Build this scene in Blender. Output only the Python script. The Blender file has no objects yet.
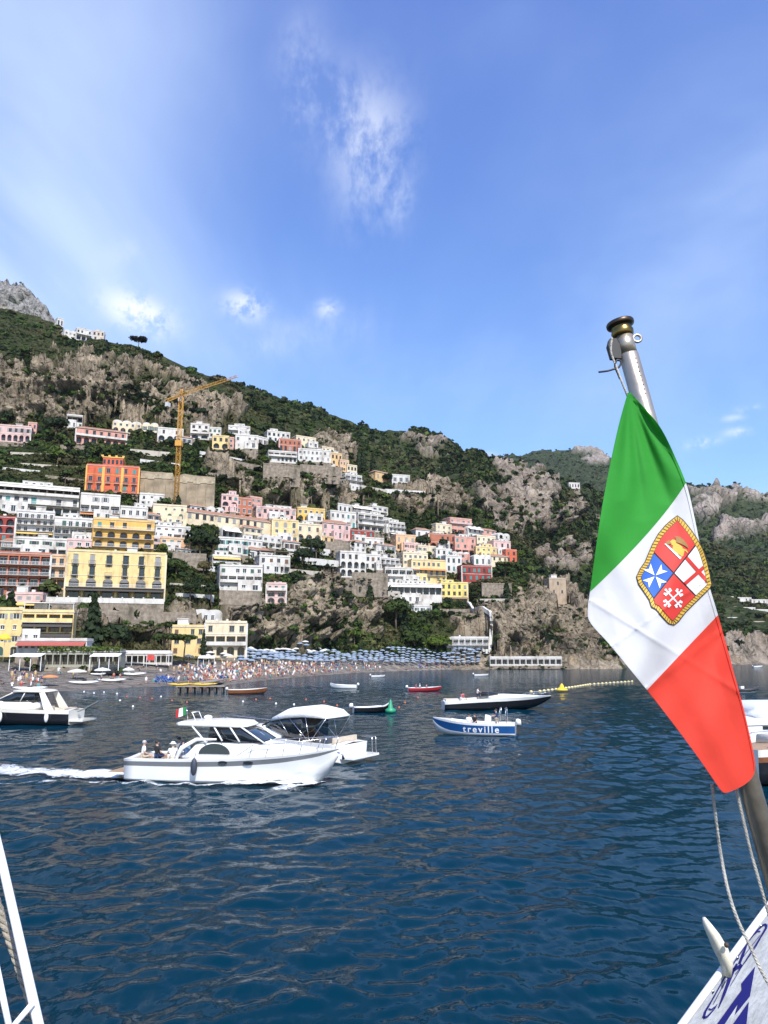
# Harbour town on a steep coast seen from a ferry's stern.
import bpy, bmesh, math, random
import numpy as np
from mathutils import Vector, Matrix
random.seed(11)
RNG = np.random.default_rng(5)
S = bpy.context.scene
COL = S.collection
R = math.radians
PI = math.pi

# ------------------------------------------------------------------ camera
F = 769.0
CX, CY = 384.0, 512.0
PITCH = math.atan(143.0 / F)
CP, SP = math.cos(PITCH), math.sin(PITCH)
EYE = 6.5
cam_d = bpy.data.cameras.new('camera')
cam = bpy.data.objects.new('camera', cam_d)
COL.objects.link(cam)
cam.location = (0, 0, EYE)
cam.rotation_euler = (PI / 2 + PITCH, 0, 0)
cam_d.sensor_fit = 'VERTICAL'
cam_d.sensor_height = 36.0
cam_d.lens = F / 1024 * 36.0
cam_d.clip_start = 0.05
cam_d.clip_end = 20000
S.camera = cam


def at(px, py, D):
    """world point seen at pixel px,py standing D metres ahead"""
    xc = (px - CX) / F
    yc = (CY - py) / F
    Y = CP - yc * SP
    Z = SP + yc * CP
    return Vector((xc / Y * D, D, EYE + Z / Y * D))


def at_np(px, py, D):
    xc = (px - CX) / F
    yc = (CY - py) / F
    Y = CP - yc * SP
    Z = SP + yc * CP
    return np.stack([xc / Y * D, D + 0 * px, EYE + Z / Y * D], -1)


def on_level(px, py, z=0.0):
    xc = (px - CX) / F
    yc = (CY - py) / F
    Y = CP - yc * SP
    Z = SP + yc * CP
    D = (z - EYE) * Y / Z
    return Vector((xc / Y * D, D, z))


def project_np(P):
    X, Y, Z = P[..., 0], P[..., 1], P[..., 2] - EYE
    zc = Y * CP + Z * SP
    yc = -Y * SP + Z * CP
    return CX + F * X / zc, CY - F * yc / zc


# ------------------------------------------------------------------ numpy noise
def _hash(ix, iy, iz, seed):
    h = (ix.astype(np.int64) * 374761393 + iy.astype(np.int64) * 668265263 + iz.astype(np.int64) * 2147483647 + seed * 1274126177) & 0xFFFFFFFF
    h = ((h ^ (h >> 13)) * 1274126177) & 0xFFFFFFFF
    h = (h ^ (h >> 16)) & 0xFFFFFFFF
    return h.astype(np.float64) / 4294967295.0 * 2 - 1


def vnoise(P, seed=0):
    i = np.floor(P)
    f = P - i
    u = f * f * f * (f * (f * 6 - 15) + 10)
    ix, iy, iz = i[..., 0], i[..., 1], i[..., 2]
    r = 0
    for dx in (0, 1):
        wx = u[..., 0] if dx else 1 - u[..., 0]
        for dy in (0, 1):
            wy = u[..., 1] if dy else 1 - u[..., 1]
            for dz in (0, 1):
                wz = u[..., 2] if dz else 1 - u[..., 2]
                r = r + wx * wy * wz * _hash(ix + dx, iy + dy, iz + dz, seed)
    return r


def fbm(P, octv=4, seed=0, gain=0.5, ridged=False):
    a, s, tot = 1.0, 0.0, 0.0
    P = P.copy()
    for k in range(octv):
        n = vnoise(P, seed + k)
        if ridged:
            n = 1 - 2 * np.abs(n)
        s = s + a * n
        tot += a
        a *= gain
        P = P * 2.03 + 17.3
    return s / tot


def smooth(a, b, x):
    t = np.clip((x - a) / (b - a), 0, 1)
    return t * t * (3 - 2 * t)


# ------------------------------------------------------------------ materials
def nd(nt, typ, **kw):
    n = nt.nodes.new(typ)
    for k, v in kw.items():
        if k in ('operation', 'blend_type', 'data_type', 'noise_dimensions', 'feature', 'attribute_name', 'sky_type', 'vector_type', 'normalize', 'distance', 'wave_type', 'bands_direction', 'noise_type', 'interpolation_type', 'clamp_factor', 'use_clamp'):
            setattr(n, k, v)
        else:
            n.inputs[k].default_value = v
    return n


_mats = {}


def mat(name, col, rough=0.6, metal=0.0, vary=0.12, scale=2.0, bump=0.0, bscale=None, spec=None, coat=0.0, trans=None, dirt=None):
    """plain procedural material: base colour broken up by object-space noise"""
    if name in _mats:
        return _mats[name]
    m = bpy.data.materials.new(name)
    m.use_nodes = True
    nt = m.node_tree
    b = nt.nodes['Principled BSDF']
    b.inputs['Roughness'].default_value = rough
    b.inputs['Metallic'].default_value = metal
    if spec is not None:
        b.inputs['Specular IOR Level'].default_value = spec
    if coat:
        b.inputs['Coat Weight'].default_value = coat
        b.inputs['Coat Roughness'].default_value = 0.08
    tc = nd(nt, 'ShaderNodeTexCoord')
    if vary or dirt:
        no = nd(nt, 'ShaderNodeTexNoise', Scale=scale, Detail=5.0, Roughness=0.6)
        nt.links.new(tc.outputs['Object'], no.inputs['Vector'])
        mr = nd(nt, 'ShaderNodeMapRange')
        mr.inputs[1].default_value, mr.inputs[2].default_value = 0.3, 0.7
        nt.links.new(no.outputs['Fac'], mr.inputs[0])
        mx = nd(nt, 'ShaderNodeMix', data_type='RGBA')
        mx.inputs[6].default_value = (*[c * (1 - vary) for c in col], 1)
        mx.inputs[7].default_value = (*[min(1, c * (1 + vary * 0.6)) for c in col], 1)
        nt.links.new(mr.outputs[0], mx.inputs[0])
        out = mx.outputs[2]
        if dirt:
            n2 = nd(nt, 'ShaderNodeTexNoise', Scale=dirt[1], Detail=6.0, Roughness=0.65)
            mp = nd(nt, 'ShaderNodeMapping')
            mp.inputs['Scale'].default_value = (1, 1, 0.35)
            nt.links.new(tc.outputs['Object'], mp.inputs['Vector'])
            nt.links.new(mp.outputs[0], n2.inputs['Vector'])
            m2 = nd(nt, 'ShaderNodeMapRange')
            m2.inputs[1].default_value, m2.inputs[2].default_value = 0.5, 0.72
            m2.inputs[4].default_value = dirt[2]
            nt.links.new(n2.outputs['Fac'], m2.inputs[0])
            m3 = nd(nt, 'ShaderNodeMix', data_type='RGBA')
            m3.inputs[7].default_value = (*dirt[0], 1)
            nt.links.new(m2.outputs[0], m3.inputs[0])
            nt.links.new(out, m3.inputs[6])
            out = m3.outputs[2]
        nt.links.new(out, b.inputs['Base Color'])
    else:
        b.inputs['Base Color'].default_value = (*col, 1)
    if bump:
        nb = nd(nt, 'ShaderNodeTexNoise', Scale=bscale or scale * 4, Detail=4.0)
        nt.links.new(tc.outputs['Object'], nb.inputs['Vector'])
        bp = nd(nt, 'ShaderNodeBump', Strength=bump)
        bp.inputs['Distance'].default_value = 0.1
        nt.links.new(nb.outputs['Fac'], bp.inputs['Height'])
        nt.links.new(bp.outputs[0], b.inputs['Normal'])
    if trans:
        tr = nd(nt, 'ShaderNodeBsdfTranslucent')
        tr.inputs['Color'].default_value = (*trans[1], 1)
        ms = nd(nt, 'ShaderNodeMixShader')
        ms.inputs[0].default_value = trans[0]
        nt.links.new(b.outputs[0], ms.inputs[1])
        nt.links.new(tr.outputs[0], ms.inputs[2])
        nt.links.new(ms.outputs[0], nt.nodes['Material Output'].inputs['Surface'])
    _mats[name] = m
    return m


def plaster(col):
    return mat('plaster_%02d_%02d_%02d' % tuple(int(c * 99) for c in col), col, 0.9, vary=0.14, scale=0.35, bump=0.25, bscale=3.0,
               dirt=((col[0] * 0.45, col[1] * 0.41, col[2] * 0.37), 0.35, 0.95), spec=0.2)


# ------------------------------------------------------------------ mesh builder
class MB:
    def __init__(s):
        s.v, s.f, s.m, s.sm = [], [], [], []

    def add(s, vs, fs, mi=0, smooth=False):
        o = len(s.v)
        s.v.extend([tuple(p) for p in vs])
        for f in fs:
            s.f.append([o + i for i in f])
            s.m.append(mi)
            s.sm.append(smooth)

    def box(s, x0, y0, z0, x1, y1, z1, mi=0):
        s.add([(x0, y0, z0), (x1, y0, z0), (x1, y1, z0), (x0, y1, z0), (x0, y0, z1), (x1, y0, z1), (x1, y1, z1), (x0, y1, z1)],
              [(0, 3, 2, 1), (4, 5, 6, 7), (0, 1, 5, 4), (1, 2, 6, 5), (2, 3, 7, 6), (3, 0, 4, 7)], mi)

    def quad(s, a, b, c, d, mi=0):
        s.add([a, b, c, d], [(0, 1, 2, 3)], mi)

    def prism(s, poly, axis, a, b, mi=0, cap=True):
        """poly: 2-D outline; axis 'y' -> points (u,.,w); 'x' -> (.,u,w); 'z' -> (u,w,.)"""
        def P(u, w, t):
            return (u, t, w) if axis == 'y' else ((t, u, w) if axis == 'x' else (u, w, t))
        n = len(poly)
        vs = [P(u, w, a) for u, w in poly] + [P(u, w, b) for u, w in poly]
        fs = [(i, (i + 1) % n, n + (i + 1) % n, n + i) for i in range(n)]
        if cap:
            fs += [tuple(range(n))[::-1], tuple(range(n, 2 * n))]
        s.add(vs, fs, mi)

    def tube(s, pts, r, n=8, mi=0, caps=True, closed=False):
        pts = [Vector(p) for p in pts]
        rs = r if isinstance(r, (list, tuple)) else [r] * len(pts)
        vs, fs = [], []
        up = None
        K = len(pts)
        for i, p in enumerate(pts):
            t = (pts[min(i + 1, K - 1)] - pts[max(i - 1, 0)])
            if closed:
                t = pts[(i + 1) % K] - pts[i - 1]
            t = t.normalized() if t.length > 1e-9 else Vector((0, 0, 1))
            if up is None:
                up = Vector((0, 0, 1)) if abs(t.z) < 0.9 else Vector((1, 0, 0))
            a = t.cross(up).normalized()
            b = a.cross(t).normalized()
            up = b
            for k in range(n):
                w = 2 * PI * k / n
                vs.append(p + (a * math.cos(w) + b * math.sin(w)) * rs[i])
        for i in range(K - (0 if closed else 1)):
            j = (i + 1) % K
            for k in range(n):
                k2 = (k + 1) % n
                fs.append((i * n + k, i * n + k2, j * n + k2, j * n + k))
        if caps and not closed:
            fs.append(tuple(range(n))[::-1])
            fs.append(tuple(range((K - 1) * n, K * n)))
        s.add(vs, fs, mi, True)

    def lathe(s, prof, n=16, mi=0, c=(0, 0, 0), M=None):
        vs, fs = [], []
        for r, z in prof:
            for k in range(n):
                a = 2 * PI * k / n
                p = Vector((r * math.cos(a), r * math.sin(a), z))
                if M is not None:
                    p = M @ p
                vs.append(p + Vector(c))
        for i in range(len(prof) - 1):
            for k in range(n):
                k2 = (k + 1) % n
                fs.append((i * n + k, i * n + k2, (i + 1) * n + k2, (i + 1) * n + k))
        s.add(vs, fs, mi, True)

    def ell(s, c, r, n=12, m=8, mi=0):
        prof = [(max(1e-4, math.cos(t)), math.sin(t)) for t in [(-PI / 2 + PI * i / m) for i in range(m + 1)]]
        M = Matrix.Diagonal(Vector((r[0], r[1], r[2])))
        s.lathe(prof, n, mi, c, M)

    def loft(s, rings, mi=0, closed=False, caps=False, smooth=True):
        n = len(rings[0])
        vs = [p for r in rings for p in r]
        fs = []
        for i in range(len(rings) - 1):
            for k in range(n if closed else n - 1):
                k2 = (k + 1) % n
                fs.append((i * n + k, i * n + k2, (i + 1) * n + k2, (i + 1) * n + k))
        if caps:
            fs.append(tuple(range(n))[::-1])
            fs.append(tuple(range((len(rings) - 1) * n, len(rings) * n)))
        s.add(vs, fs, mi, smooth)

    def mesh(s, name, mats):
        me = bpy.data.meshes.new(name)
        me.from_pydata(s.v, [], s.f)
        for m in (mats if isinstance(mats, (list, tuple)) else [mats]):
            me.materials.append(m)
        me.polygons.foreach_set('material_index', s.m)
        me.polygons.foreach_set('use_smooth', s.sm)
        me.update()
        return me

    def build(s, name, mats, parent=None, fix=True):
        me = s.mesh(name, mats)
        if fix:
            bm = bmesh.new()
            bm.from_mesh(me)
            bmesh.ops.recalc_face_normals(bm, faces=bm.faces)
            bm.to_mesh(me)
            bm.free()
        return link(name, me, parent)


def link(name, me, parent=None):
    o = bpy.data.objects.new(name, me)
    COL.objects.link(o)
    if parent is not None:
        o.parent = parent
    return o


def tag(o, label=None, cat=None, group=None, kind=None):
    if label:
        o['label'] = label
    if cat:
        o['category'] = cat
    if group:
        o['group'] = group
    if kind:
        o['kind'] = kind
    return o


def empty(name, loc, rz=0.0):
    o = bpy.data.objects.new(name, None)
    COL.objects.link(o)
    o.location = loc
    o.rotation_euler = (0, 0, rz)
    o.empty_display_size = 0.2
    return o


KIDS = {}


def copy_tree(o, parent=None):
    c = o.copy()
    COL.objects.link(c)
    c.parent = parent
    for ch in [x for x in COL.objects if x.parent == o]:
        copy_tree(ch, c)
    return c


def np_mesh(name, V, Fq, mats, attrs=None, smooth_=True, mi=None):
    me = bpy.data.meshes.new(name)
    V = np.asarray(V, np.float32)
    Fq = np.asarray(Fq, np.int32)
    k = Fq.shape[1]
    me.vertices.add(len(V))
    me.vertices.foreach_set('co', V.ravel())
    me.loops.add(Fq.size)
    me.loops.foreach_set('vertex_index', Fq.ravel())
    me.polygons.add(len(Fq))
    me.polygons.foreach_set('loop_start', np.arange(0, Fq.size, k, dtype=np.int32))
    me.polygons.foreach_set('loop_total', np.full(len(Fq), k, np.int32))
    me.polygons.foreach_set('use_smooth', np.full(len(Fq), smooth_, bool))
    if mi is not None:
        me.polygons.foreach_set('material_index', np.asarray(mi, np.int32))
    for m in (mats if isinstance(mats, (list, tuple)) else [mats]):
        me.materials.append(m)
    for an, arr in (attrs or {}).items():
        if arr.ndim == 1:
            a = me.attributes.new(an, 'FLOAT', 'POINT')
            a.data.foreach_set('value', arr.astype(np.float32))
        else:
            a = me.attributes.new(an, 'FLOAT_COLOR', 'POINT')
            a.data.foreach_set('color', np.concatenate([arr, np.ones((len(arr), 1))], 1).astype(np.float32).ravel())
    me.update()
    me.validate()
    return me


def grid_faces(nr, nc):
    i = np.arange(nr - 1)[:, None] * nc + np.arange(nc - 1)[None, :]
    i = i.ravel()
    return np.stack([i, i + 1, i + nc + 1, i + nc], 1)


# ------------------------------------------------------------------ world and sun
SUN_EL, SUN_AZ = R(48), R(163)      # azimuth: clockwise from +Y (ahead); 180 is straight behind the camera
sun_dir = Vector((math.sin(SUN_AZ) * math.cos(SUN_EL), math.cos(SUN_AZ) * math.cos(SUN_EL), math.sin(SUN_EL)))
ld = bpy.data.lights.new('sun', 'SUN')
ld.energy = 4.8
ld.angle = R(0.53)
ld.color = (1.0, 0.955, 0.88)
lo = bpy.data.objects.new('sun', ld)
COL.objects.link(lo)
lo.location = (0, 0, 60)
lo.rotation_euler = sun_dir.to_track_quat('Z', 'Y').to_euler()

W = bpy.data.worlds.new('World')
S.world = W
W.use_nodes = True
nt = W.node_tree
bg = nt.nodes['Background']
bg.inputs['Strength'].default_value = 0.115
sky = nd(nt, 'ShaderNodeTexSky', sky_type='NISHITA')
sky.sun_disc = False
sky.sun_elevation = SUN_EL
sky.sun_rotation = SUN_AZ
sky.altitude = 10
sky.air_density = 1.0
sky.dust_density = 0.35
sky.ozone_density = 2.2
tc = nd(nt, 'ShaderNodeTexCoord')
DIR = tc.outputs['Generated']


def math_n(op, a, b=None, c=None, clamp=False):
    n = nt.nodes.new('ShaderNodeMath')
    n.operation = op
    n.use_clamp = clamp
    for k, x in enumerate((a, b, c)):
        if x is None:
            continue
        if hasattr(x, 'is_linked'):
            nt.links.new(x, n.inputs[k])
        else:
            n.inputs[k].default_value = x
    return n.outputs[0]


hs = nd(nt, 'ShaderNodeHueSaturation', Hue=0.517, Saturation=1.22, Value=1.0)
nt.links.new(sky.outputs[0], hs.inputs['Color'])
# the cloud layer: direction projected on a level sheet far overhead
sep = nd(nt, 'ShaderNodeSeparateXYZ')
nt.links.new(DIR, sep.inputs[0])
nt.links.new(math_n('ADD', math_n('MULTIPLY', math_n('MAXIMUM', sep.outputs[2], 0.0), 0.92), 1.22), hs.inputs['Value'])
nt.links.new(math_n('ADD', math_n('MULTIPLY', math_n('MAXIMUM', sep.outputs[2], 0.0), 0.022), 0.503), hs.inputs['Hue'])
zz = math_n('MAXIMUM', math_n('ADD', sep.outputs[2], 0.12), 0.05)
comb = nd(nt, 'ShaderNodeCombineXYZ')
nt.links.new(math_n('DIVIDE', sep.outputs[0], zz), comb.inputs[0])
nt.links.new(math_n('DIVIDE', sep.outputs[1], zz), comb.inputs[1])
PLANE = comb.outputs[0]


def wnoise(scale, detail, rough, dist=0.0, stretch=(1, 1, 1), rot=0.0, src=None):
    mp = nd(nt, 'ShaderNodeMapping')
    mp.inputs['Scale'].default_value = stretch
    mp.inputs['Rotation'].default_value = (0, 0, rot)
    nt.links.new(src or PLANE, mp.inputs['Vector'])
    n = nd(nt, 'ShaderNodeTexNoise', Scale=scale, Detail=detail, Roughness=rough, Distortion=dist)
    nt.links.new(mp.outputs[0], n.inputs['Vector'])
    return n.outputs['Fac']


def ramp01(x, a, b):
    m = nt.nodes.new('ShaderNodeMapRange')
    m.interpolation_type = 'SMOOTHSTEP'
    m.inputs[1].default_value = a
    m.inputs[2].default_value = b
    nt.links.new(x, m.inputs[0])
    return m.outputs[0]


def sky_dir(px, py):
    return (at(px, py, 1.0) - Vector((0, 0, EYE))).normalized()


def blob(px, py, rx, ry, ang=0.0):
    """soft elliptical patch of the sky round a direction; rx, ry in pixels of the photograph"""
    d = sky_dir(px, py)
    ex = Vector((d.y, -d.x, 0)).normalized()
    ey = ex.cross(d).normalized()
    a = R(ang)
    e1 = (ex * math.cos(a) + ey * math.sin(a)) / (rx / F)
    e2 = (-ex * math.sin(a) + ey * math.cos(a)) / (ry / F)
    outs = []
    for e in (e1, e2):
        n = nt.nodes.new('ShaderNodeVectorMath')
        n.operation = 'DOT_PRODUCT'
        nt.links.new(DIR, n.inputs[0])
        n.inputs[1].default_value = e
        outs.append(math_n('SUBTRACT', n.outputs['Value'], d.dot(e)))
    q = math_n('ADD', math_n('MULTIPLY', outs[0], outs[0]), math_n('MULTIPLY', outs[1], outs[1]))
    front = nt.nodes.new('ShaderNodeVectorMath')
    front.operation = 'DOT_PRODUCT'
    nt.links.new(DIR, front.inputs[0])
    front.inputs[1].default_value = d
    return math_n('MULTIPLY', math_n('POWER', 2.718, math_n('MULTIPLY', q, -1.0)), math_n('GREATER_THAN', front.outputs['Value'], 0.3))


def add_all(xs):
    r = xs[0]
    for x in xs[1:]:
        r = math_n('ADD', r, x)
    return r


veil = wnoise(1.1, 5, 0.55, 0.4, (1.0, 0.55, 1), 0.5)
wisp = math_n('ADD', math_n('MULTIPLY', wnoise(11, 5, 0.55, 0.3, src=DIR), 0.62), math_n('MULTIPLY', wnoise(42, 9, 0.68, 0.2, stretch=(1.5, 1, 0.8), rot=0.6, src=DIR), 0.38))
puff = math_n('ADD', math_n('MULTIPLY', wnoise(26, 6, 0.6, 0.2, src=DIR), 0.6), math_n('MULTIPLY', wnoise(80, 8, 0.66, 0.2, src=DIR), 0.4))
# thin veil: broad
vb = add_all([math_n('MULTIPLY', blob(40, 160, 130, 260), 0.42), math_n('MULTIPLY', blob(0, 300, 130, 90), 0.36),
              math_n('MULTIPLY', blob(760, 240, 150, 130, 20), 0.36), math_n('MULTIPLY', blob(470, 20, 60, 40), 0.16),
              math_n('MULTIPLY', blob(330, 350, 330, 70, -8), 0.22), math_n('MULTIPLY', blob(150, 40, 170, 90), 0.16)])
veil_f = math_n('MULTIPLY', vb, ramp01(veil, 0.28, 0.72))
veil_b = math_n('ADD', math_n('MULTIPLY', ramp01(veil, 0.42, 0.8), 0.10), 0.02)
# wispy streaks
wb = add_all([math_n('MULTIPLY', blob(374, 162, 30, 50, -14), 0.8), math_n('MULTIPLY', blob(350, 118, 34, 40, 30), 0.62),
              math_n('MULTIPLY', blob(303, 85, 14, 38, -12), 0.60), math_n('MULTIPLY', blob(290, 45, 12, 26, -20), 0.28),
              math_n('MULTIPLY', blob(310, 332, 60, 18, 10), 0.40), math_n('MULTIPLY', blob(125, 255, 26, 12, 25), 0.40),
              math_n('MULTIPLY', blob(262, 348, 20, 9, 0), 0.35), math_n('MULTIPLY', blob(400, 205, 12, 26, 0), 0.45)])
wisp_f = math_n('MULTIPLY', wb, ramp01(wisp, 0.40, 0.62))
# small cumulus
pb = add_all([math_n('MULTIPLY', blob(138, 313, 30, 15, -14), 1.0), math_n('MULTIPLY', blob(245, 306, 19, 12, -10), 0.72),
              math_n('MULTIPLY', blob(328, 309, 11, 8, 0), 0.45), math_n('MULTIPLY', blob(702, 443, 13, 4.5, 0), 0.62),
              math_n('MULTIPLY', blob(737, 432, 10, 4, 0), 0.5), math_n('MULTIPLY', blob(733, 418, 9, 3, 0), 0.36),
              math_n('MULTIPLY', blob(748, 408, 8, 3, 0), 0.45), math_n('MULTIPLY', blob(470, 457, 18, 4.5, 0), 1.0)])
puff_f = math_n('MULTIPLY', pb, ramp01(puff, 0.40, 0.56))
cl = math_n('ADD', veil_f, veil_b, clamp=True)
cl2 = math_n('ADD', puff_f, math_n('MULTIPLY', wisp_f, 0.5), clamp=True)
cmix = nd(nt, 'ShaderNodeMix', data_type='RGBA')
cmix.inputs[7].default_value = (5.6, 6.8, 8.8, 1)
nt.links.new(cl, cmix.inputs[0])
nt.links.new(hs.outputs[0], cmix.inputs[6])
cmix2 = nd(nt, 'ShaderNodeMix', data_type='RGBA')
cmix2.inputs[7].default_value = (7.3, 7.6, 8.1, 1)
nt.links.new(cl2, cmix2.inputs[0])
nt.links.new(cmix.outputs[2], cmix2.inputs[6])
nt.links.new(cmix2.outputs[2], bg.inputs['Color'])

S.view_settings.view_transform = 'Standard'
S.view_settings.look = 'None'
S.view_settings.exposure = 0.45
S.view_settings.gamma = 1.0
S.view_settings.use_curve_mapping = False
# ------------------------------------------------------------------ terrain sheets
class Sheet:
    """a slope given by control columns: at pixel column x the ground met at pixel row y is D metres ahead"""

    def __init__(s, tab, ridge, sx=14, sy=5):
        s.x0, s.x1 = min(tab), max(tab)
        s.y0, s.y1 = 200, 740
        xs = sorted(tab)
        gx = np.arange(s.x0, s.x1 + 1)
        gy = np.arange(s.y0, s.y1 + 1)
        cols = []
        for x in xs:
            p = sorted(tab[x])
            y = np.array([q[0] for q in p], float)
            d = np.array([q[1] for q in p], float)
            c = np.interp(gy, y, d)
            sl = (d[0] - d[1]) / (y[1] - y[0])
            c = np.where(gy < y[0], d[0] + sl * (y[0] - gy), c)
            sl2 = (d[-2] - d[-1]) / (y[-1] - y[-2])
            c = np.where(gy > y[-1], np.maximum(d[-1] - sl2 * (gy - y[-1]), d[-1] * 0.8), c)
            cols.append(c)
        cols = np.array(cols)
        G = np.empty((len(gx), len(gy)))
        for j in range(len(gy)):
            G[:, j] = np.interp(gx, xs, cols[:, j])

        def blur(A, sg, ax):
            k = np.arange(-int(3 * sg), int(3 * sg) + 1)
            w = np.exp(-k * k / (2 * sg * sg))
            w /= w.sum()
            A = np.pad(A, [(len(k) // 2,) * 2 if i == ax else (0, 0) for i in (0, 1)], mode='edge')
            return np.apply_along_axis(lambda v: np.convolve(v, w, 'valid'), ax, A)
        s.G = blur(blur(G, sx, 0), sy, 1) if sy else blur(G, sx, 0)
        s.rx = np.array(sorted(ridge), float)
        s.ry = np.array([ridge[k] for k in sorted(ridge)], float)

    def D(s, x, y):
        x = np.clip(np.asarray(x, float) - s.x0, 0, s.G.shape[0] - 1.001)
        y = np.clip(np.asarray(y, float) - s.y0, 0, s.G.shape[1] - 1.001)
        i, j = x.astype(int), y.astype(int)
        u, v = x - i, y - j
        G = s.G
        return (G[i, j] * (1 - u) + G[i + 1, j] * u) * (1 - v) + (G[i, j + 1] * (1 - u) + G[i + 1, j + 1] * u) * v

    def ridge(s, x):
        return np.interp(x, s.rx, s.ry)


near = Sheet({
    -220: [(720, 100), (655, 165), (600, 205), (545, 232), (500, 260), (470, 285), (440, 335), (428, 350), (360, 366), (330, 420), (255, 560)],
    0: [(700, 126), (690, 143), (655, 190), (612, 232), (600, 244), (550, 262), (510, 285), (480, 318), (470, 340), (440, 398), (424, 415), (362, 430), (340, 480), (308, 600)],
    80: [(688, 152), (655, 215), (614, 238), (604, 246), (550, 272), (515, 300), (490, 332), (470, 352), (440, 398), (424, 418), (368, 434), (350, 500), (336, 570)],
    160: [(684, 172), (655, 235), (648, 240), (607, 250), (590, 266), (550, 296), (520, 328), (506, 345), (470, 356), (440, 406), (424, 422), (380, 440), (365, 490), (345, 545)],
    230: [(683, 178), (655, 262), (650, 266), (594, 279), (562, 318), (530, 345), (510, 362), (475, 385), (445, 420), (425, 434), (402, 470), (380, 570)],
    300: [(676, 238), (655, 300), (648, 306), (582, 322), (560, 350), (540, 372), (520, 392), (506, 402), (472, 416), (448, 450), (430, 490), (405, 590)],
    380: [(671, 312), (655, 350), (640, 358), (600, 380), (570, 402), (540, 435), (510, 465), (490, 490), (465, 540), (435, 680)],
    450: [(669, 357), (657, 372), (640, 380), (605, 404), (580, 422), (555, 442), (530, 468), (515, 482), (488, 495), (440, 640)],
    520: [(668.5, 366), (660, 374), (630, 383), (598, 402), (570, 440), (545, 480), (520, 540)],
    590: [(668.3, 372), (655, 380), (630, 392), (610, 410), (580, 470), (560, 530)],
    660: [(668, 380), (655, 392), (640, 420), (600, 520)]},
    {-220: 246, -60: 292, -20: 303, 0: 308, 40: 318, 62: 331, 80: 338, 110: 342, 140: 348, 170: 360, 200: 373, 240: 386, 270: 398, 300: 411, 330: 424, 360: 441, 385: 458,
     400: 470, 420: 480, 440: 486, 458: 497, 480: 514, 500: 532, 530: 556, 555: 578, 580: 600, 600: 630, 615: 655, 626: 668, 640: 676, 660: 680})
mid = Sheet({
    180: [(560, 560), (390, 820)],
    380: [(560, 580), (500, 660), (432, 830)],
    470: [(600, 540), (548, 650), (475, 690), (458, 820)],
    560: [(640, 500), (600, 560), (552, 690), (490, 735), (478, 880)],
    620: [(664.5, 525), (640, 565), (600, 680), (560, 780), (500, 980)],
    700: [(664.5, 525), (650, 552), (600, 720), (545, 1000)],
    780: [(664, 555), (650, 578), (600, 760), (562, 1000)],
    960: [(664, 560), (650, 590), (600, 850), (580, 1000)]},
    {180: 386, 240: 389, 270: 396, 300: 404, 340: 419, 360: 426, 380: 432, 400: 431.5, 425: 431, 440: 433, 448: 441, 455: 450, 462: 457, 480: 460, 500: 463, 520: 467, 545: 473, 575: 483, 600: 493,
     640: 515, 690: 543, 720: 549, 768: 563, 830: 582, 890: 608, 940: 640, 965: 668}, sx=12, sy=5)
far = Sheet({
    300: [(640, 1250), (540, 1500), (470, 2100)],
    480: [(640, 1250), (540, 1500), (480, 1900), (462, 2300)],
    600: [(640, 1250), (540, 1500), (490, 1850), (455, 2500)],
    700: [(640, 1250), (560, 1400), (530, 1620), (492, 1750), (486, 2100)],
    770: [(640, 1250), (560, 1400), (545, 1560), (526, 1620), (497, 2000)],
    1000: [(640, 1250), (540, 1700), (500, 2100)]},
    {300: 480, 430: 470, 465: 463, 480: 461.5, 500: 457, 520: 454.5, 540: 453.5, 570: 452, 590: 453, 606: 458, 630: 468, 660: 478, 690: 485, 720: 489, 745: 492, 768: 497, 850: 514, 950: 545, 1040: 590, 1120: 642}, sx=10, sy=4)
peak = Sheet({
    -220: [(420, 900), (340, 1250), (290, 1330), (230, 1500)],
    30: [(420, 900), (340, 1250), (292, 1320), (285, 1500)],
    140: [(420, 900), (340, 1250), (300, 1320), (285, 1500)]},
    {-220: 252, -100: 266, -30: 280, 0: 284, 12: 288, 22: 293.5, 34: 300, 42: 306, 48: 313, 60: 330, 90: 360, 140: 390}, sx=10, sy=4)


def poly_mask(x, y, poly, soft):
    """1 inside the outline, falling off over soft pixels outside it"""
    inside = np.zeros(x.shape, bool)
    dist = np.full(x.shape, 1e9)
    n = len(poly)
    for i in range(n):
        (x0, y0), (x1, y1) = poly[i], poly[(i + 1) % n]
        c = ((y0 > y) != (y1 > y)) & (x < (x1 - x0) * (y - y0) / ((y1 - y0) + 1e-9) + x0)
        inside ^= c
        t = np.clip(((x - x0) * (x1 - x0) + (y - y0) * (y1 - y0)) / ((x1 - x0) ** 2 + (y1 - y0) ** 2 + 1e-9), 0, 1)
        dist = np.minimum(dist, np.hypot(x - x0 - t * (x1 - x0), y - y0 - t * (y1 - y0)))
    return np.where(inside, np.clip(0.5 + dist / soft * 0.5, 0, 1), np.clip(0.5 - dist / soft * 0.5, 0, 1))


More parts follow.
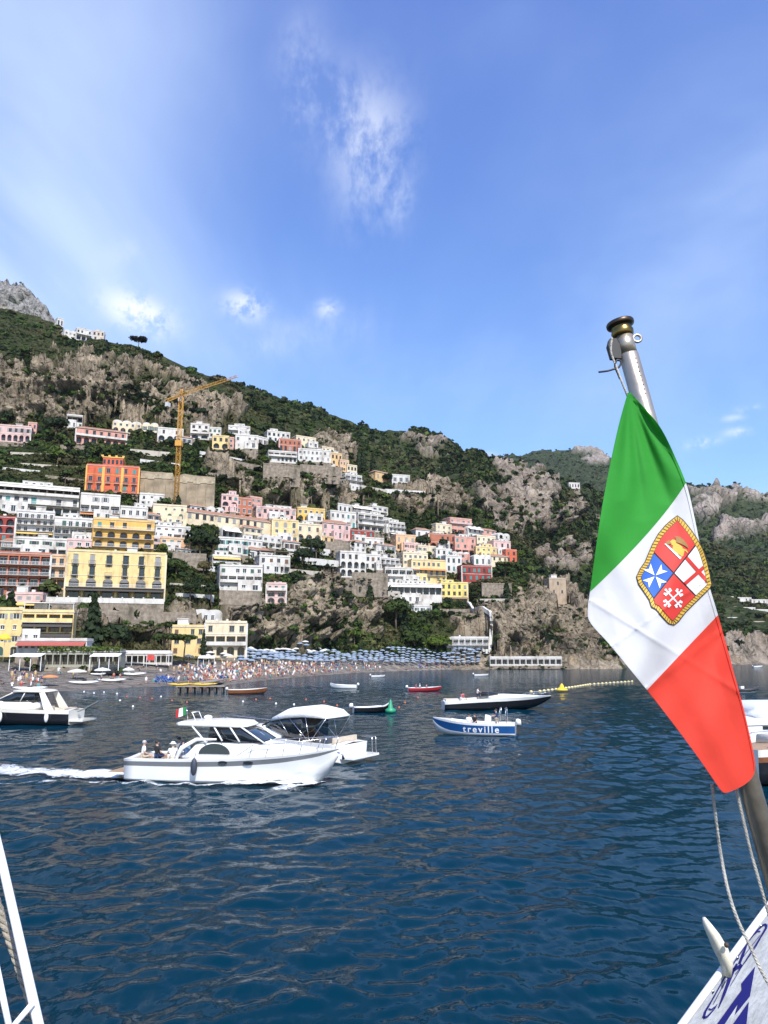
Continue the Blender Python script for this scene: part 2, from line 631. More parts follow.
ROCK_NEAR = [
    ([(-220, 345), (-40, 360), (20, 372), (60, 360), (110, 366), (150, 374), (200, 394), (232, 402), (236, 420), (190, 424), (140, 424), (80, 420), (-220, 424)], 16, 0.76),
    ([(145, 608), (240, 592), (288, 588), (330, 572), (342, 600), (338, 648), (300, 652), (150, 646)], 9, 0.70),
    ([(338, 596), (380, 600), (378, 640), (345, 650)], 10, 0.55),
    ([(250, 492), (290, 486), (318, 474), (345, 480), (360, 500), (330, 510), (262, 508)], 7, 0.72),
    ([(310, 432), (345, 438), (360, 460), (340, 474), (318, 458)], 8, 0.65),
    ([(396, 488), (440, 484), (472, 500), (465, 516), (420, 514), (396, 508)], 8, 0.9),
    ([(452, 640), (470, 612), (520, 594), (560, 590), (600, 628), (626, 668), (630, 680), (440, 676)], 9, 0.84),
    ([(0, 604), (60, 612), (150, 608), (150, 640), (60, 640)], 6, 0.6),
    ([(205, 462), (240, 470), (262, 500), (238, 498), (215, 480)], 8, 0.6)]
ROCK_MID = [
    ([(470, 488), (500, 472), (530, 470), (552, 482), (585, 510), (580, 522), (540, 540), (505, 534), (480, 526)], 9, 0.74),
    ([(530, 546), (560, 540), (585, 552), (575, 574), (545, 572)], 8, 0.85),
    ([(405, 442), (440, 432), (452, 448), (450, 458), (420, 456)], 8, 0.85),
    ([(600, 668), (630, 652), (700, 650), (960, 648), (960, 668)], 4, 0.95),
    ([(360, 460), (400, 470), (395, 486), (365, 482)], 8, 0.5)]
ROCK_FAR = [
    ([(688, 494), (715, 490), (736, 494), (730, 512), (708, 524), (690, 516)], 5, 0.78),
    ([(712, 536), (740, 526), (775, 522), (775, 536), (740, 548), (715, 546)], 5, 0.68),
    ([(570, 452), (605, 458), (604, 470), (585, 466)], 5, 0.7),
    ([(735, 496), (775, 503), (775, 512), (740, 506)], 5, 0.5)]
ROCK_PEAK = [([(-220, 200), (200, 250), (200, 420), (-220, 420)], 10, 0.9)]

footprints = []     # (origin, yaw, length, depth, z0, pixel box, D)


def make_sheet(name, sh, rocks, dx, nrows, xr, ybot, amp, nscale, back, seed, soilamp):
    xs = np.arange(xr[0], xr[1] + dx, dx)
    rid = sh.ridge(xs)
    t = np.linspace(0, 1, nrows)
    Y = ybot(xs)[None, :] * (1 - t[:, None]) + rid[None, :] * t[:, None]
    X = np.broadcast_to(xs[None, :], Y.shape)
    Dm = sh.D(X, Y)
    P = at_np(X, Y, Dm)
    # the far side, falling away behind the ridge
    bx = []
    last = P[-1]
    for k in range(1, 9):
        q = last.copy()
        s_ = 1 + back * k * k / last[:, 1] * 0.6
        q[:, 0] *= s_
        q[:, 1] *= s_
        q[:, 2] -= back * k * k * 0.35
        bx.append(q)
    P = np.concatenate([P, np.array(bx)], 0)
    Xf = np.concatenate([X, np.repeat(X[-1:], 8, 0)], 0)
    Yf = np.concatenate([Y, np.repeat(Y[-1:], 8, 0)], 0)
    wob = vnoise(P / (nscale * 1.2), seed + 40)
    wob2 = vnoise(P / (nscale * 0.35), seed + 41)
    rock = np.zeros(Xf.shape)
    for poly, soft, wgt in rocks:
        rock = np.maximum(rock, poly_mask(Xf + wob * soft * 0.9 + wob2 * soft * 0.5, Yf + wob * soft * 0.8 + wob2 * soft * 0.45, poly, soft) * wgt)
    # normals from the grid
    du = np.gradient(P, axis=1)
    dv = np.gradient(P, axis=0)
    N = np.cross(du, dv)
    N /= np.linalg.norm(N, axis=-1, keepdims=True) + 1e-9
    slope = np.clip(1 - np.abs(N[..., 2]), 0, 1)
    fine = fbm(P / (nscale * 0.55), 4, seed + 3)
    fine2 = fbm(P / (nscale * 0.2), 3, seed + 5)
    rk = np.clip(smooth(0.34, 0.66, rock * 1.0 + (fine * 0.85 + fine2 * 0.5) * smooth(0.02, 0.4, rock)) + np.maximum(0, fine - 0.2) * 1.8 * smooth(0.2, 0.55, slope), 0, 1)
    shore = smooth(1.0, 7.0, P[..., 2])
    Pv = P * np.array([1, 1, 0.42]) / nscale            # fluted, upright rock faces
    h1 = fbm(Pv, 5, seed, 0.55, ridged=True)
    h2 = fbm(P / (nscale * 0.3), 4, seed + 9, 0.6, ridged=True)
    st = fbm(P * np.array([0.25, 0.25, 1.6]) / nscale, 3, seed + 21, 0.5, ridged=True)
    soil = fbm(P / (nscale * 1.6), 4, seed + 30, 0.5)
    h3 = fbm(P * np.array([1, 1, 0.7]) / (nscale * 0.11), 3, seed + 15, 0.6, ridged=True)
    gul = fbm(P * np.array([1, 0.35, 0.35]) / (nscale * 0.9), 4, seed + 50, 0.5, ridged=True) - 0.2
    disp = rk * (h1 * 1.15 + h2 * 0.6 + st * 0.6 + h3 * 0.26) * amp + (1 - rk) * (soil * 0.55 + gul * soilamp) * amp
    disp *= shore * np.concatenate([np.ones(nrows), np.linspace(1, 0, 8)])[:, None]
    flat = np.sign((N * (np.array([0, 0, EYE]) - P)).sum(-1))[..., None]
    P = P + N * flat * disp[..., None]
    return dict(P=P, N=N * flat, rock=rk, X=Xf, Y=Yf, nr=P.shape[0], nc=P.shape[1], name=name, slope=slope, nfront=nrows)


def carve(T):
    """cut level beds for the buildings into the slope"""
    P = T['P']
    for (o, th, L, dep, z0, box, D) in footprints:
        dx_, dy_ = P[..., 0] - o[0], P[..., 1] - o[1]
        lx = dx_ * math.cos(th) + dy_ * math.sin(th)
        ly = -dx_ * math.sin(th) + dy_ * math.cos(th)
        m = (lx > -2.6) & (lx < L + 2.6) & (ly > -3.0) & (ly < dep + 0.6)
        P[..., 2] = np.where(m, np.minimum(P[..., 2], z0 - 0.25), P[..., 2])
        m2 = (lx > -1.2) & (lx < L + 1.2) & (ly > -14.0) & (ly <= -3.0)
        P[..., 2] = np.where(m2, np.minimum(P[..., 2], z0 - 0.25 + 0.30 * (ly + 3.0)), P[..., 2])


def ground_material(name, veg1, veg2, rock1, rock2, sc, sand=None):
    m = bpy.data.materials.new(name)
    m.use_nodes = True
    nt = m.node_tree
    b = nt.nodes['Principled BSDF']
    b.inputs['Roughness'].default_value = 0.95
    b.inputs['Specular IOR Level'].default_value = 0.1
    tc = nd(nt, 'ShaderNodeTexCoord')
    L = nt.links.new

    def noise(scale, det=6.0, ro=0.62, stretch=None, dist=0.0):
        n = nd(nt, 'ShaderNodeTexNoise', Scale=scale, Detail=det, Roughness=ro, Distortion=dist)
        if stretch:
            mp = nd(nt, 'ShaderNodeMapping')
            mp.inputs['Scale'].default_value = stretch
            L(tc.outputs['Object'], mp.inputs[0])
            L(mp.outputs[0], n.inputs['Vector'])
        else:
            L(tc.outputs['Object'], n.inputs['Vector'])
        return n.outputs['Fac']

    def rng(x, a, b, lo=0.0, hi=1.0):
        r = nd(nt, 'ShaderNodeMapRange')
        r.inputs[1].default_value, r.inputs[2].default_value, r.inputs[3].default_value, r.inputs[4].default_value = a, b, lo, hi
        L(x, r.inputs[0])
        return r.outputs[0]

    def mix(f, a, b):
        n = nd(nt, 'ShaderNodeMix', data_type='RGBA')
        for k, x in ((0, f), (6, a), (7, b)):
            if hasattr(x, 'is_linked'):
                L(x, n.inputs[k])
            else:
                n.inputs[k].default_value = x if k == 0 else (*x, 1)
        return n.outputs[2]
    at_ = nd(nt, 'ShaderNodeAttribute', attribute_name='rock')
    veg = mix(rng(noise(0.35 / sc), 0.35, 0.65), veg1, veg2)
    veg = mix(rng(noise(0.08 / sc), 0.5, 0.68, 0, 0.6), veg, tuple(c * 1.5 for c in veg2))
    ro = mix(rng(noise(0.05 / sc, 5), 0.32, 0.68), rock1, rock2)
    ro = mix(rng(noise(0.3 / sc, 8, 0.7, (1, 1, 0.4), 0.9), 0.46, 0.66, 0, 0.6), ro, tuple(c * 0.30 for c in rock1))      # dark run-off streaks
    ro = mix(rng(noise(0.12 / sc, 7, 0.7), 0.56, 0.7, 0, 0.65), ro, (0.36, 0.26, 0.155))                                       # ochre stain
    ro = mix(rng(noise(0.9 / sc, 6, 0.7), 0.54, 0.66, 0, 0.5), ro, tuple(c * 1.0 for c in veg2))                              # tufts in the cracks
    c = mix(at_.outputs['Fac'], veg, ro)
    if sand:
        sa = nd(nt, 'ShaderNodeAttribute', attribute_name='sand')
        c = mix(sa.outputs['Fac'], c, mix(rng(noise(0.25), 0.35, 0.65), sand, tuple(k * 0.75 for k in sand)))
    L(c, b.inputs['Base Color'])
    bp = nd(nt, 'ShaderNodeBump', Strength=0.9)
    bp.inputs['Distance'].default_value = 1.6 * sc
    L(noise(0.45 / sc, 9, 0.74, (1, 1, 0.6)), bp.inputs['Height'])
    vo = nd(nt, 'ShaderNodeTexVoronoi', Scale=0.22 / sc, feature='DISTANCE_TO_EDGE')
    mpv = nd(nt, 'ShaderNodeMapping')
    mpv.inputs['Scale'].default_value = (1, 1, 0.45)
    wv = nd(nt, 'ShaderNodeTexNoise', Scale=0.3 / sc, Detail=4.0)
    L(tc.outputs['Object'], wv.inputs['Vector'])
    va = nt.nodes.new('ShaderNodeVectorMath')
    va.operation = 'MULTIPLY_ADD'
    L(wv.outputs['Color'], va.inputs[0])
    va.inputs[1].default_value = (5 * sc, 5 * sc, 5 * sc)
    L(tc.outputs['Object'], va.inputs[2])
    L(va.outputs[0], mpv.inputs[0])
    L(mpv.outputs[0], vo.inputs['Vector'])
    bp2 = nd(nt, 'ShaderNodeBump', Strength=0.8)
    bp2.inputs['Distance'].default_value = 1.4 * sc
    L(rng(vo.outputs['Distance'], 0.0, 0.16), bp2.inputs['Height'])
    L(bp.outputs[0], bp2.inputs['Normal'])
    L(bp2.outputs[0], b.inputs['Normal'])
    return m


def finish_sheet(T, material, extra=None, kind_name='terrain'):
    me = np_mesh(T['name'], T['P'].reshape(-1, 3), grid_faces(T['nr'], T['nc']), material, dict(rock=T['rock'].ravel(), **(extra or {})))
    o = link(T['name'], me)
    tag(o, kind='structure')
    return o


# ------------------------------------------------------------------ foliage
def leaf_mat(name):
    m = bpy.data.materials.new(name)
    m.use_nodes = True
    nt = m.node_tree
    b = nt.nodes['Principled BSDF']
    b.inputs['Roughness'].default_value = 0.7
    b.inputs['Specular IOR Level'].default_value = 0.15
    a = nd(nt, 'ShaderNodeAttribute', attribute_name='tint')
    nt.links.new(a.outputs['Color'], b.inputs['Base Color'])
    tr = nd(nt, 'ShaderNodeBsdfTranslucent')
    nt.links.new(a.outputs['Color'], tr.inputs['Color'])
    ms = nd(nt, 'ShaderNodeMixShader')
    ms.inputs[0].default_value = 0.25
    nt.links.new(b.outputs[0], ms.inputs[1])
    nt.links.new(tr.outputs[0], ms.inputs[2])
    nt.links.new(ms.outputs[0], nt.nodes['Material Output'].inputs['Surface'])
    return m


LEAF = leaf_mat('foliage')
BARK = mat('bark', (0.12, 0.085, 0.06), 0.95, scale=3, bump=0.5)


def clump(rng, n, rad, leaf, lumps=5, squash=0.75):
    """quads spread through a lumpy crown: returns V (n*4,3)"""
    cs = rng.normal(0, 1, (lumps, 3))
    cs /= np.linalg.norm(cs, axis=1, keepdims=True)
    cs *= rng.uniform(0.25, 0.62, (lumps, 1))
    cs[:, 2] = np.abs(cs[:, 2]) * 0.7
    rs = rng.uniform(0.38, 0.62, lumps)
    k = rng.integers(0, lumps, n)
    d = rng.normal(0, 1, (n, 3))
    d /= np.linalg.norm(d, axis=1, keepdims=True)
    d[:, 2] = np.where(d[:, 2] < -0.35, -d[:, 2], d[:, 2])
    p = cs[k] + d * (rs[k] * rng.uniform(0.72, 1.05, n))[:, None]
    p[:, 2] *= squash
    nrm = d + rng.normal(0, 0.38, (n, 3))
    nrm /= np.linalg.norm(nrm, axis=1, keepdims=True)
    a = np.cross(nrm, rng.normal(0, 1, (n, 3)))
    a /= np.linalg.norm(a, axis=1, keepdims=True)
    b = np.cross(nrm, a)
    s1 = (leaf * rng.uniform(0.6, 1.35, n) / 2)[:, None]
    s2 = (leaf * rng.uniform(0.6, 1.35, n) / 2)[:, None]
    p = p * rad
    V = np.stack([p - a * s1 - b * s2, p + a * s1 - b * s2 * 0.6, p + a * s1 * 0.7 + b * s2, p - a * s1 * 0.8 + b * s2 * 0.8], 1)
    return V.reshape(-1, 3)


GREENS = np.array([(0.020, 0.037, 0.010), (0.031, 0.056, 0.012), (0.047, 0.070, 0.017), (0.013, 0.025, 0.009), (0.074, 0.082, 0.028), (0.042, 0.074, 0.011), (0.066, 0.100, 0.015), (0.088, 0.072, 0.032)])
GW = np.array([0.22, 0.24, 0.18, 0.16, 0.08, 0.06, 0.04, 0.02])


def scrub(name, pts, sizes, nq, leaf_k, seed, tint_mul=1.0, patch_k=1.0):
    rng = np.random.default_rng(seed)
    protos = [clump(rng, nq, 1.0, leaf_k, lumps=rng.integers(3, 6)) for _ in range(14)]
    pr = np.array(protos)
    n = len(pts)
    k = rng.integers(0, 14, n)
    ang = rng.uniform(0, 2 * PI, n)
    V = pr[k] * sizes[:, None, None] * rng.uniform(0.8, 1.2, (n, 1, 3))
    c, s_ = np.cos(ang)[:, None], np.sin(ang)[:, None]
    V = np.stack([V[..., 0] * c - V[..., 1] * s_, V[..., 0] * s_ + V[..., 1] * c, V[..., 2]], -1) + pts[:, None, :]
    t = GREENS[rng.choice(len(GREENS), n, p=GW)] * rng.uniform(0.75, 1.3, (n, 1)) * tint_mul
    pa = fbm(pts / 38.0 / patch_k, 3, seed + 60)
    pb = fbm(pts / 21.0 / patch_k + 5, 3, seed + 61)
    t = t * (1 + 0.75 * pa)[:, None].clip(.45, 1.9)
    dry = np.clip(pb * 2.2 - 0.25, 0, 0.8)[:, None]
    t = t * (1 - dry) + np.array([0.105, 0.095, 0.042]) * dry * rng.uniform(.7, 1.2, (n, 1))
    t = t * np.where(rng.random((n, 1)) < .18, 0.55, 1.0)
    tint = np.repeat(t, nq * 4, 0) * np.repeat(rng.uniform(0.8, 1.2, n * nq), 4)[:, None]
    V = V.reshape(-1, 3)
    me = np_mesh(name, V, np.arange(len(V)).reshape(-1, 4), LEAF, dict(tint=tint), smooth_=False)
    o = link(name, me)
    tag(o, kind='stuff')
    return o


def sample_sheet(T, n, rng, keep):
    """n points on the front of a sheet, evenly spread over the picture, thinned by keep(rock, X, Y, P)"""
    nf, nc = T['nfront'], T['nc']
    ha = np.abs(T['Y'][1:nf, :] - T['Y'][:nf - 1, :])
    w = ha.ravel()
    idx = rng.choice(len(w), n, p=w / w.sum())
    i, j = idx // nc, idx % nc
    P = T['P'][i, j]
    kp = rng.random(n) < keep(T['rock'][i, j], T['X'][i, j], T['Y'][i, j], P)
    return P[kp], T['X'][i, j][kp], T['Y'][i, j][kp]


def clear_of_buildings(P, size):
    px, py = project_np(P)
    ok = np.ones(len(P), bool)
    szp = size / P[:, 1] * F
    for (o, th, L, dep, z0, box, D) in footprints:
        dx_, dy_ = P[:, 0] - o[0], P[:, 1] - o[1]
        lx = dx_ * math.cos(th) + dy_ * math.sin(th)
        ly = -dx_ * math.sin(th) + dy_ * math.cos(th)
        ok &= ~((lx > -0.5) & (lx < L + 0.5) & (ly > -1.0) & (ly < dep + 0.4))
        ok &= ~((px > box[0] - szp * 0.35) & (px < box[1] + szp * 0.35) & (py - szp * 0.9 < box[3] - 4.5) & (py > box[2]) & (ly < 1) & (ly > -60))
    return ok
# ------------------------------------------------------------------ buildings
GLASS = mat('dark_window_glass', (0.025, 0.032, 0.038), 0.12, vary=0.2, scale=0.6)
WFRAME = mat('white_window_frame', (0.70, 0.69, 0.65), 0.6)
SHUT = {'g': mat('green_shutter', (0.035, 0.09, 0.065), 0.6), 'b': mat('brown_shutter', (0.13, 0.07, 0.04), 0.6),
        'n': mat('grey_shutter', (0.25, 0.25, 0.24), 0.6), 't': mat('teal_shutter', (0.05, 0.20, 0.19), 0.6)}
RAIL = mat('dark_iron', (0.05, 0.05, 0.05), 0.5)
RAILW = mat('white_iron', (0.68, 0.68, 0.66), 0.5)
SLAB = mat('terrace_concrete', (0.42, 0.40, 0.37), 0.9, scale=0.6, vary=0.25)
TILE = mat('terracotta_roof', (0.30, 0.155, 0.095), 0.9, scale=1.2, vary=0.35, bump=0.6, bscale=5)
FLATROOF = mat('flat_roof_screed', (0.44, 0.42, 0.39), 0.95, scale=0.4, vary=0.3)
AWN = {'w': mat('white_awning', (0.74, 0.72, 0.67), 0.8), 'r': mat('red_awning', (0.34, 0.085, 0.065), 0.8), 'o': mat('orange_awning', (0.55, 0.22, 0.07), 0.8),
       'b': mat('brown_awning', (0.20, 0.14, 0.10), 0.8), 'g': mat('green_awning', (0.06, 0.14, 0.06), 0.8), 'y': mat('yellow_awning', (0.6, 0.42, 0.12), 0.8),
       'd': mat('dark_awning', (0.06, 0.055, 0.05), 0.8)}
WHITE = (0.56, 0.54, 0.50)
CREAM = (0.62, 0.53, 0.37)
PALEY = (0.64, 0.49, 0.23)
AMBER = (0.62, 0.38, 0.11)
ORANGE = (0.52, 0.125, 0.065)
TERRA = (0.38, 0.145, 0.09)
PINK = (0.52, 0.28, 0.225)
ROSE = (0.58, 0.40, 0.37)
RED = (0.26, 0.05, 0.042)
GREYW = (0.55, 0.54, 0.51)
PEACH = (0.60, 0.39, 0.23)
OCHRE = (0.58, 0.40, 0.20)


STONE = mat('retaining_stone', (0.25, 0.21, 0.165), 0.95, scale=0.7, vary=0.5, bump=1.0, bscale=1.6, dirt=((0.075, 0.07, 0.05), 0.22, 0.9), spec=0.1)
TANWALL = mat('sprayed_concrete', (0.30, 0.245, 0.17), 0.95, scale=0.16, vary=0.5, bump=1.0, bscale=0.5, dirt=((0.16, 0.15, 0.135), 0.10, 0.9), spec=0.1)


def arc_pts(x0, x1, zs, zt, n=7):
    """half-ellipse from (x0,zs) over (mid,zt) to (x1,zs)"""
    cx, rx, rz = (x0 + x1) / 2, (x1 - x0) / 2, zt - zs
    return [(cx - rx * math.cos(PI * i / n), zs + rz * math.sin(PI * i / n)) for i in range(n + 1)]


def face_with_openings(mb, L, z0, z1, ops, y, axis_pt, out_sign, mi=0, back_mi=1):
    """a wall plane cut by openings; ops: (x0,x1,za,zb,depth,arched). axis_pt(u, d, z) maps along-wall, inward, up -> xyz"""
    us = sorted({0.0, L, *[o[0] for o in ops], *[o[1] for o in ops]})
    zs = sorted({z0, z1, *[o[2] for o in ops], *[o[3] for o in ops]})
    for i in range(len(us) - 1):
        for j in range(len(zs) - 1):
            uc, zc = (us[i] + us[i + 1]) / 2, (zs[j] + zs[j + 1]) / 2
            if any(o[0] < uc < o[1] and o[2] < zc < o[3] for o in ops):
                continue
            mb.quad(axis_pt(us[i], 0, zs[j]), axis_pt(us[i + 1], 0, zs[j]), axis_pt(us[i + 1], 0, zs[j + 1]), axis_pt(us[i], 0, zs[j + 1]), mi)
    for (a, b, c, d, dep, arched) in ops:
        q = axis_pt
        if arched:
            spring = d - min((b - a) / 2, (d - c) * 0.6)
            arc = arc_pts(a, b, spring, d)
            n = len(arc)
            h = n // 2
            for k in range(h):
                mb.add([q(a, 0, d), q(arc[k][0], 0, arc[k][1]), q(arc[k + 1][0], 0, arc[k + 1][1])], [(0, 1, 2)], mi)
            for k in range(h, n - 1):
                mb.add([q(b, 0, d), q(arc[k][0], 0, arc[k][1]), q(arc[k + 1][0], 0, arc[k + 1][1])], [(0, 1, 2)], mi)
            mb.add([q(a, 0, d), q(arc[h][0], 0, arc[h][1]), q(b, 0, d)], [(0, 1, 2)], mi)
            for k in range(n - 1):
                mb.quad(q(arc[k][0], 0, arc[k][1]), q(arc[k + 1][0], 0, arc[k + 1][1]), q(arc[k + 1][0], dep, arc[k + 1][1]), q(arc[k][0], dep, arc[k][1]), mi)
            top = spring
        else:
            mb.quad(q(a, 0, d), q(b, 0, d), q(b, dep, d), q(a, dep, d), mi)
            top = d
        mb.quad(q(a, 0, c), q(a, 0, top), q(a, dep, top), q(a, dep, c), mi)
        mb.quad(q(b, 0, c), q(b, 0, top), q(b, dep, top), q(b, dep, c), mi)
        mb.quad(q(a, 0, c), q(b, 0, c), q(b, dep, c), q(a, dep, c), mi)
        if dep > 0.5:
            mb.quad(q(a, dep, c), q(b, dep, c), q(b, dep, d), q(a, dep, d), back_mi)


FRAMES = [WFRAME, WFRAME, mat('brown_window_frame', (0.12, 0.07, 0.04), 0.6), mat('grey_window_frame', (0.20, 0.20, 0.19), 0.6), mat('dark_green_window_frame', (0.03, 0.06, 0.045), 0.6)]


def window_mesh(w, h, kind, fm=None):
    fm = fm or WFRAME
    """origin at the lower middle of the opening, facing -y, set a hand's breadth back"""
    mb = MB()
    t = 0.09
    y = 0.12
    mb.box(-w / 2, y + 0.05, 0, w / 2, y + 0.07, h, 1)
    mb.box(-w / 2, y, 0, -w / 2 + t, y + 0.05, h, 0)
    mb.box(w / 2 - t, y, 0, w / 2, y + 0.05, h, 0)
    mb.box(-w / 2 + t, y, h - t, w / 2 - t, y + 0.05, h, 0)
    mb.box(-w / 2 + t, y, 0, w / 2 - t, y + 0.05, t, 0)
    mb.box(-0.04, y, t, 0.04, y + 0.048, h - t, 0)
    if kind.startswith('closed'):
        mb = MB()
        mb.box(-w / 2, .02, 0, -.02, .07, h, 2)
        mb.box(.02, .02, 0, w / 2, .07, h, 2)
        mb.box(-w / 2 - 0.08, -0.1, -0.1, w / 2 + 0.08, -0.003, -0.003, 0)
        return mb.mesh('window', [fm, GLASS, SHUT[kind[-1]]])
    if kind in SHUT:
        for s in (-1, 1):
            x = s * (w / 2 + w * 0.26)
            mb.box(x - w * 0.23, -0.07, 0, x + w * 0.23, -0.01, h, 2)
    else:
        mb.box(-w / 2 - 0.08, -0.1, -0.1, w / 2 + 0.08, -0.003, -0.003, 0)
        mb.box(-w / 2 - 0.08, -0.06, h + 0.003, w / 2 + 0.08, -0.003, h + 0.14, 0)
    return mb.mesh('window', [fm, GLASS, SHUT.get(kind, WFRAME)])


def balcony_obj(root, x0, x1, z, out, style):
    mb = MB()
    mb.box(x0, -out, z - 0.16, x1, -0.003, z, 0)
    o = mb.build('balcony', SLAB, root)
    rb = MB()
    h = 1.0
    if style == 'p':
        rb.box(x0, -out, z + .003, x1, -out + 0.12, z + h, 0)
        rb.box(x0, -out + .123, z + .003, x0 + 0.12, -0.003, z + h, 0)
        rb.box(x1 - 0.12, -out + .123, z + .003, x1, -0.003, z + h, 0)
        m = root['wallmat_white']
        m = bpy.data.materials[m]
    else:
        m = RAIL if style == 'b' or style == 'i' else RAILW
        rb.box(x0, -out, z + h - 0.07, x1, -out + 0.06, z + h, 0)
        rb.box(x0, -out + .063, z + h - 0.07, x0 + .06, -.003, z + h, 0)
        rb.box(x1 - .06, -out + .063, z + h - 0.07, x1, -.003, z + h, 0)
        n = max(3, int((x1 - x0) / 0.28))
        for k in range(n + 1):
            x = x0 + 0.02 + (x1 - x0 - 0.04) * k / n
            rb.box(x - 0.025, -out + .005, z + 0.003, x + 0.025, -out + 0.05, z + h - 0.073, 0)
    rb.build('railing', m, o)


def parse(code):
    k = code[0]
    num = ''
    i = 1
    while i < len(code) and code[i].isdigit():
        num += code[i]
        i += 1
    return k, int(num or 0), code[i:]


def house(name, x0, x1, yt, yb, col, label, floors, roof='flat', yaw=None, sh=None, D=None, dep=None, cat='house', sh_kind='x', found=7.0, side=2, trim=None, top=None, off=0.0, group=None, awn='w', clutter=True, annex=True):
    sh = sh or near
    D0 = D or float(sh.D(x0, yb)) - 1.0 + off
    D1 = float(sh.D(x1, yb)) - 1.0 + off
    P0 = at(x0, yb, D0)
    if yaw is None:
        P1 = at(x1, yb, D1)
        th = max(R(-12), min(R(42), math.atan2(P1.y - P0.y, P1.x - P0.x)))
    else:
        th = R(yaw)
    z0 = P0.z
    k = (x1 - CX) / F
    c, s = math.cos(th), math.sin(th)
    L = (k * (P0.y * CP + (z0 - EYE) * SP) - P0.x) / (c - k * s * CP)
    h = at(x0, yt, D0).z - z0
    dep = dep or max(5.0, min(11.0, L * 0.6))
    root = empty(name, P0 + Vector((c, s, 0)) * (L / 2), th)
    tag(root, label, cat, group)
    wm = plaster(col)
    pw = plaster(WHITE)
    root['wallmat_white'] = (wm if trim is None else trim).name
    hx = L / 2
    nf = len(floors)
    fh = h / nf
    jr = random.Random(label + 'j')
    if name == 'small_house' and roof == 'flat':
        roof = jr.choice(['flat', 'flat', 'tile', 'vault'])
    if annex:
        floors = [f + 'k' if (f[0] in 'dg' and 'k' not in f and jr.random() < .3) else f for f in floors]
        awn = jr.choice('wwbdoyg') if awn == 'w' else awn
    mb = MB()
    ops, wins, sops = [], [], []
    for r, code in enumerate(floors):
        zb = h - (r + 1) * fh
        for part in code.split('+'):
            kind, n, fl = parse(part)
            if kind == '-' or n == 0:
                continue
            bay = L / n
            for q in range(n):
                xc = bay * (q + 0.5)
                if kind == 'w':
                    w, a, b, d, ar = min(1.4, bay * 0.52), zb + fh * 0.22, zb + fh * 0.78, 0.28, False
                elif kind == 'd':
                    w, a, b, d, ar = min(1.7, bay * 0.58), zb + 0.06, zb + fh * 0.76, 0.28, False
                elif kind == 'a':
                    w, a, b, d, ar = bay * 0.70, zb + 0.06, zb + fh * 0.86, 1.3, True
                elif kind == 'q':
                    w, a, b, d, ar = bay * 0.60, zb + 0.06, zb + fh * 0.74, 1.1, True
                elif kind == 'r':
                    w, a, b, d, ar = min(1.7, bay * 0.55), zb + 0.06, zb + fh * 0.82, 0.3, True
                elif kind == 'o':
                    w, a, b, d, ar = min(1.0, bay * 0.4), zb + fh * 0.3, zb + fh * 0.72, 0.28, True
                else:
                    w, a, b, d, ar = bay * 0.86, zb + 0.06, zb + fh * 0.8, 1.5, False
                if kind in 'wdo':
                    if n > 3 and jr.random() < .09:
                        continue
                    xc += jr.uniform(-.1, .1) * min(2.0, bay - w)
                    w *= jr.uniform(.86, 1.1)
                    b -= jr.uniform(0, .12) * (b - a)
                ops.append((xc - w / 2, xc + w / 2, a, b, d, ar))
                if d > 1:
                    ww = min(w * 0.82, 3.2)
                    wins.append((xc, a, ww, (b - a) * 0.82, d - 0.2, 'x'))
                else:
                    wins.append((xc, a, w, b - a, 0.0, sh_kind if kind in 'wd' else 'x'))
            if kind in 'wdor' and r < nf:
                sops.append((zb + fh * 0.27, zb + fh * 0.76))
            if any(ch in fl for ch in 'bpr') and zb > 0.5:
                st = 'p' if 'p' in fl else ('b' if 'b' in fl else 'r')
                balcony_obj(root, -hx + 0.15, hx - 0.15, zb, 1.25, st)
            if 'i' in fl:
                for q in range(n):
                    xc = -hx + bay * (q + 0.5)
                    balcony_obj(root, xc - min(1.1, bay * .42), xc + min(1.1, bay * .42), zb, 0.8, 'i')
            if 'k' in fl:
                ab = MB()
                za = zb + fh * 0.9
                ab.quad((-hx + .2, -0.01, za), (hx - .2, -0.01, za), (hx - .2, -2.0, za - 0.7), (-hx + .2, -2.0, za - 0.7), 0)
                ab.quad((-hx + .2, -2.0, za - 0.7), (hx - .2, -2.0, za - 0.7), (hx - .2, -2.02, za - 1.0), (-hx + .2, -2.02, za - 1.0), 0)
                ab.quad((-hx + .2, -0.01, za - .06), (hx - .2, -0.01, za - .06), (hx - .2, -2.0, za - 0.76), (-hx + .2, -2.0, za - 0.76), 0)
                ab.build('awning', AWN[awn], root)
    face_with_openings(mb, L, -0.5, h, ops, 0, lambda u, d, z: (u - hx, d, z), -1)
    # side walls
    so = []
    for (a, b) in sops[:6]:
        for q in range(side):
            xc = dep * (q + 0.5) / side
            w = min(1.1, dep / side * 0.4)
            so.append((xc - w / 2, xc + w / 2, a, b, 0.28, False))
    face_with_openings(mb, dep, -0.5, h, so, 0, lambda u, d, z: (-hx + d, u, z), 1)
    face_with_openings(mb, dep, -0.5, h, so, 0, lambda u, d, z: (hx - d, u, z), 1)
    mb.quad((-hx, dep, -0.5), (hx, dep, -0.5), (hx, dep, h), (-hx, dep, h), 0)
    mb.quad((-hx, 0, h - .02), (hx, 0, h - .02), (hx, dep, h - .02), (-hx, dep, h - .02), 0)
    # string courses between the storeys, a cornice at the top
    if trim is not None:
        for r in range(1, nf):
            z = h - r * fh
            mb.box(-hx - 0.06, -0.09, z - 0.14, hx + 0.06, -0.004, z + 0.06, 2)
        for xx in (-hx, hx):
            mb.box(xx - 0.3, -0.07, -0.5, xx + 0.3, -0.005, h, 2)
    back = tuple(c_ * 0.8 for c_ in col)  # recess back walls: wall colour darkened, shade painted into the plaster
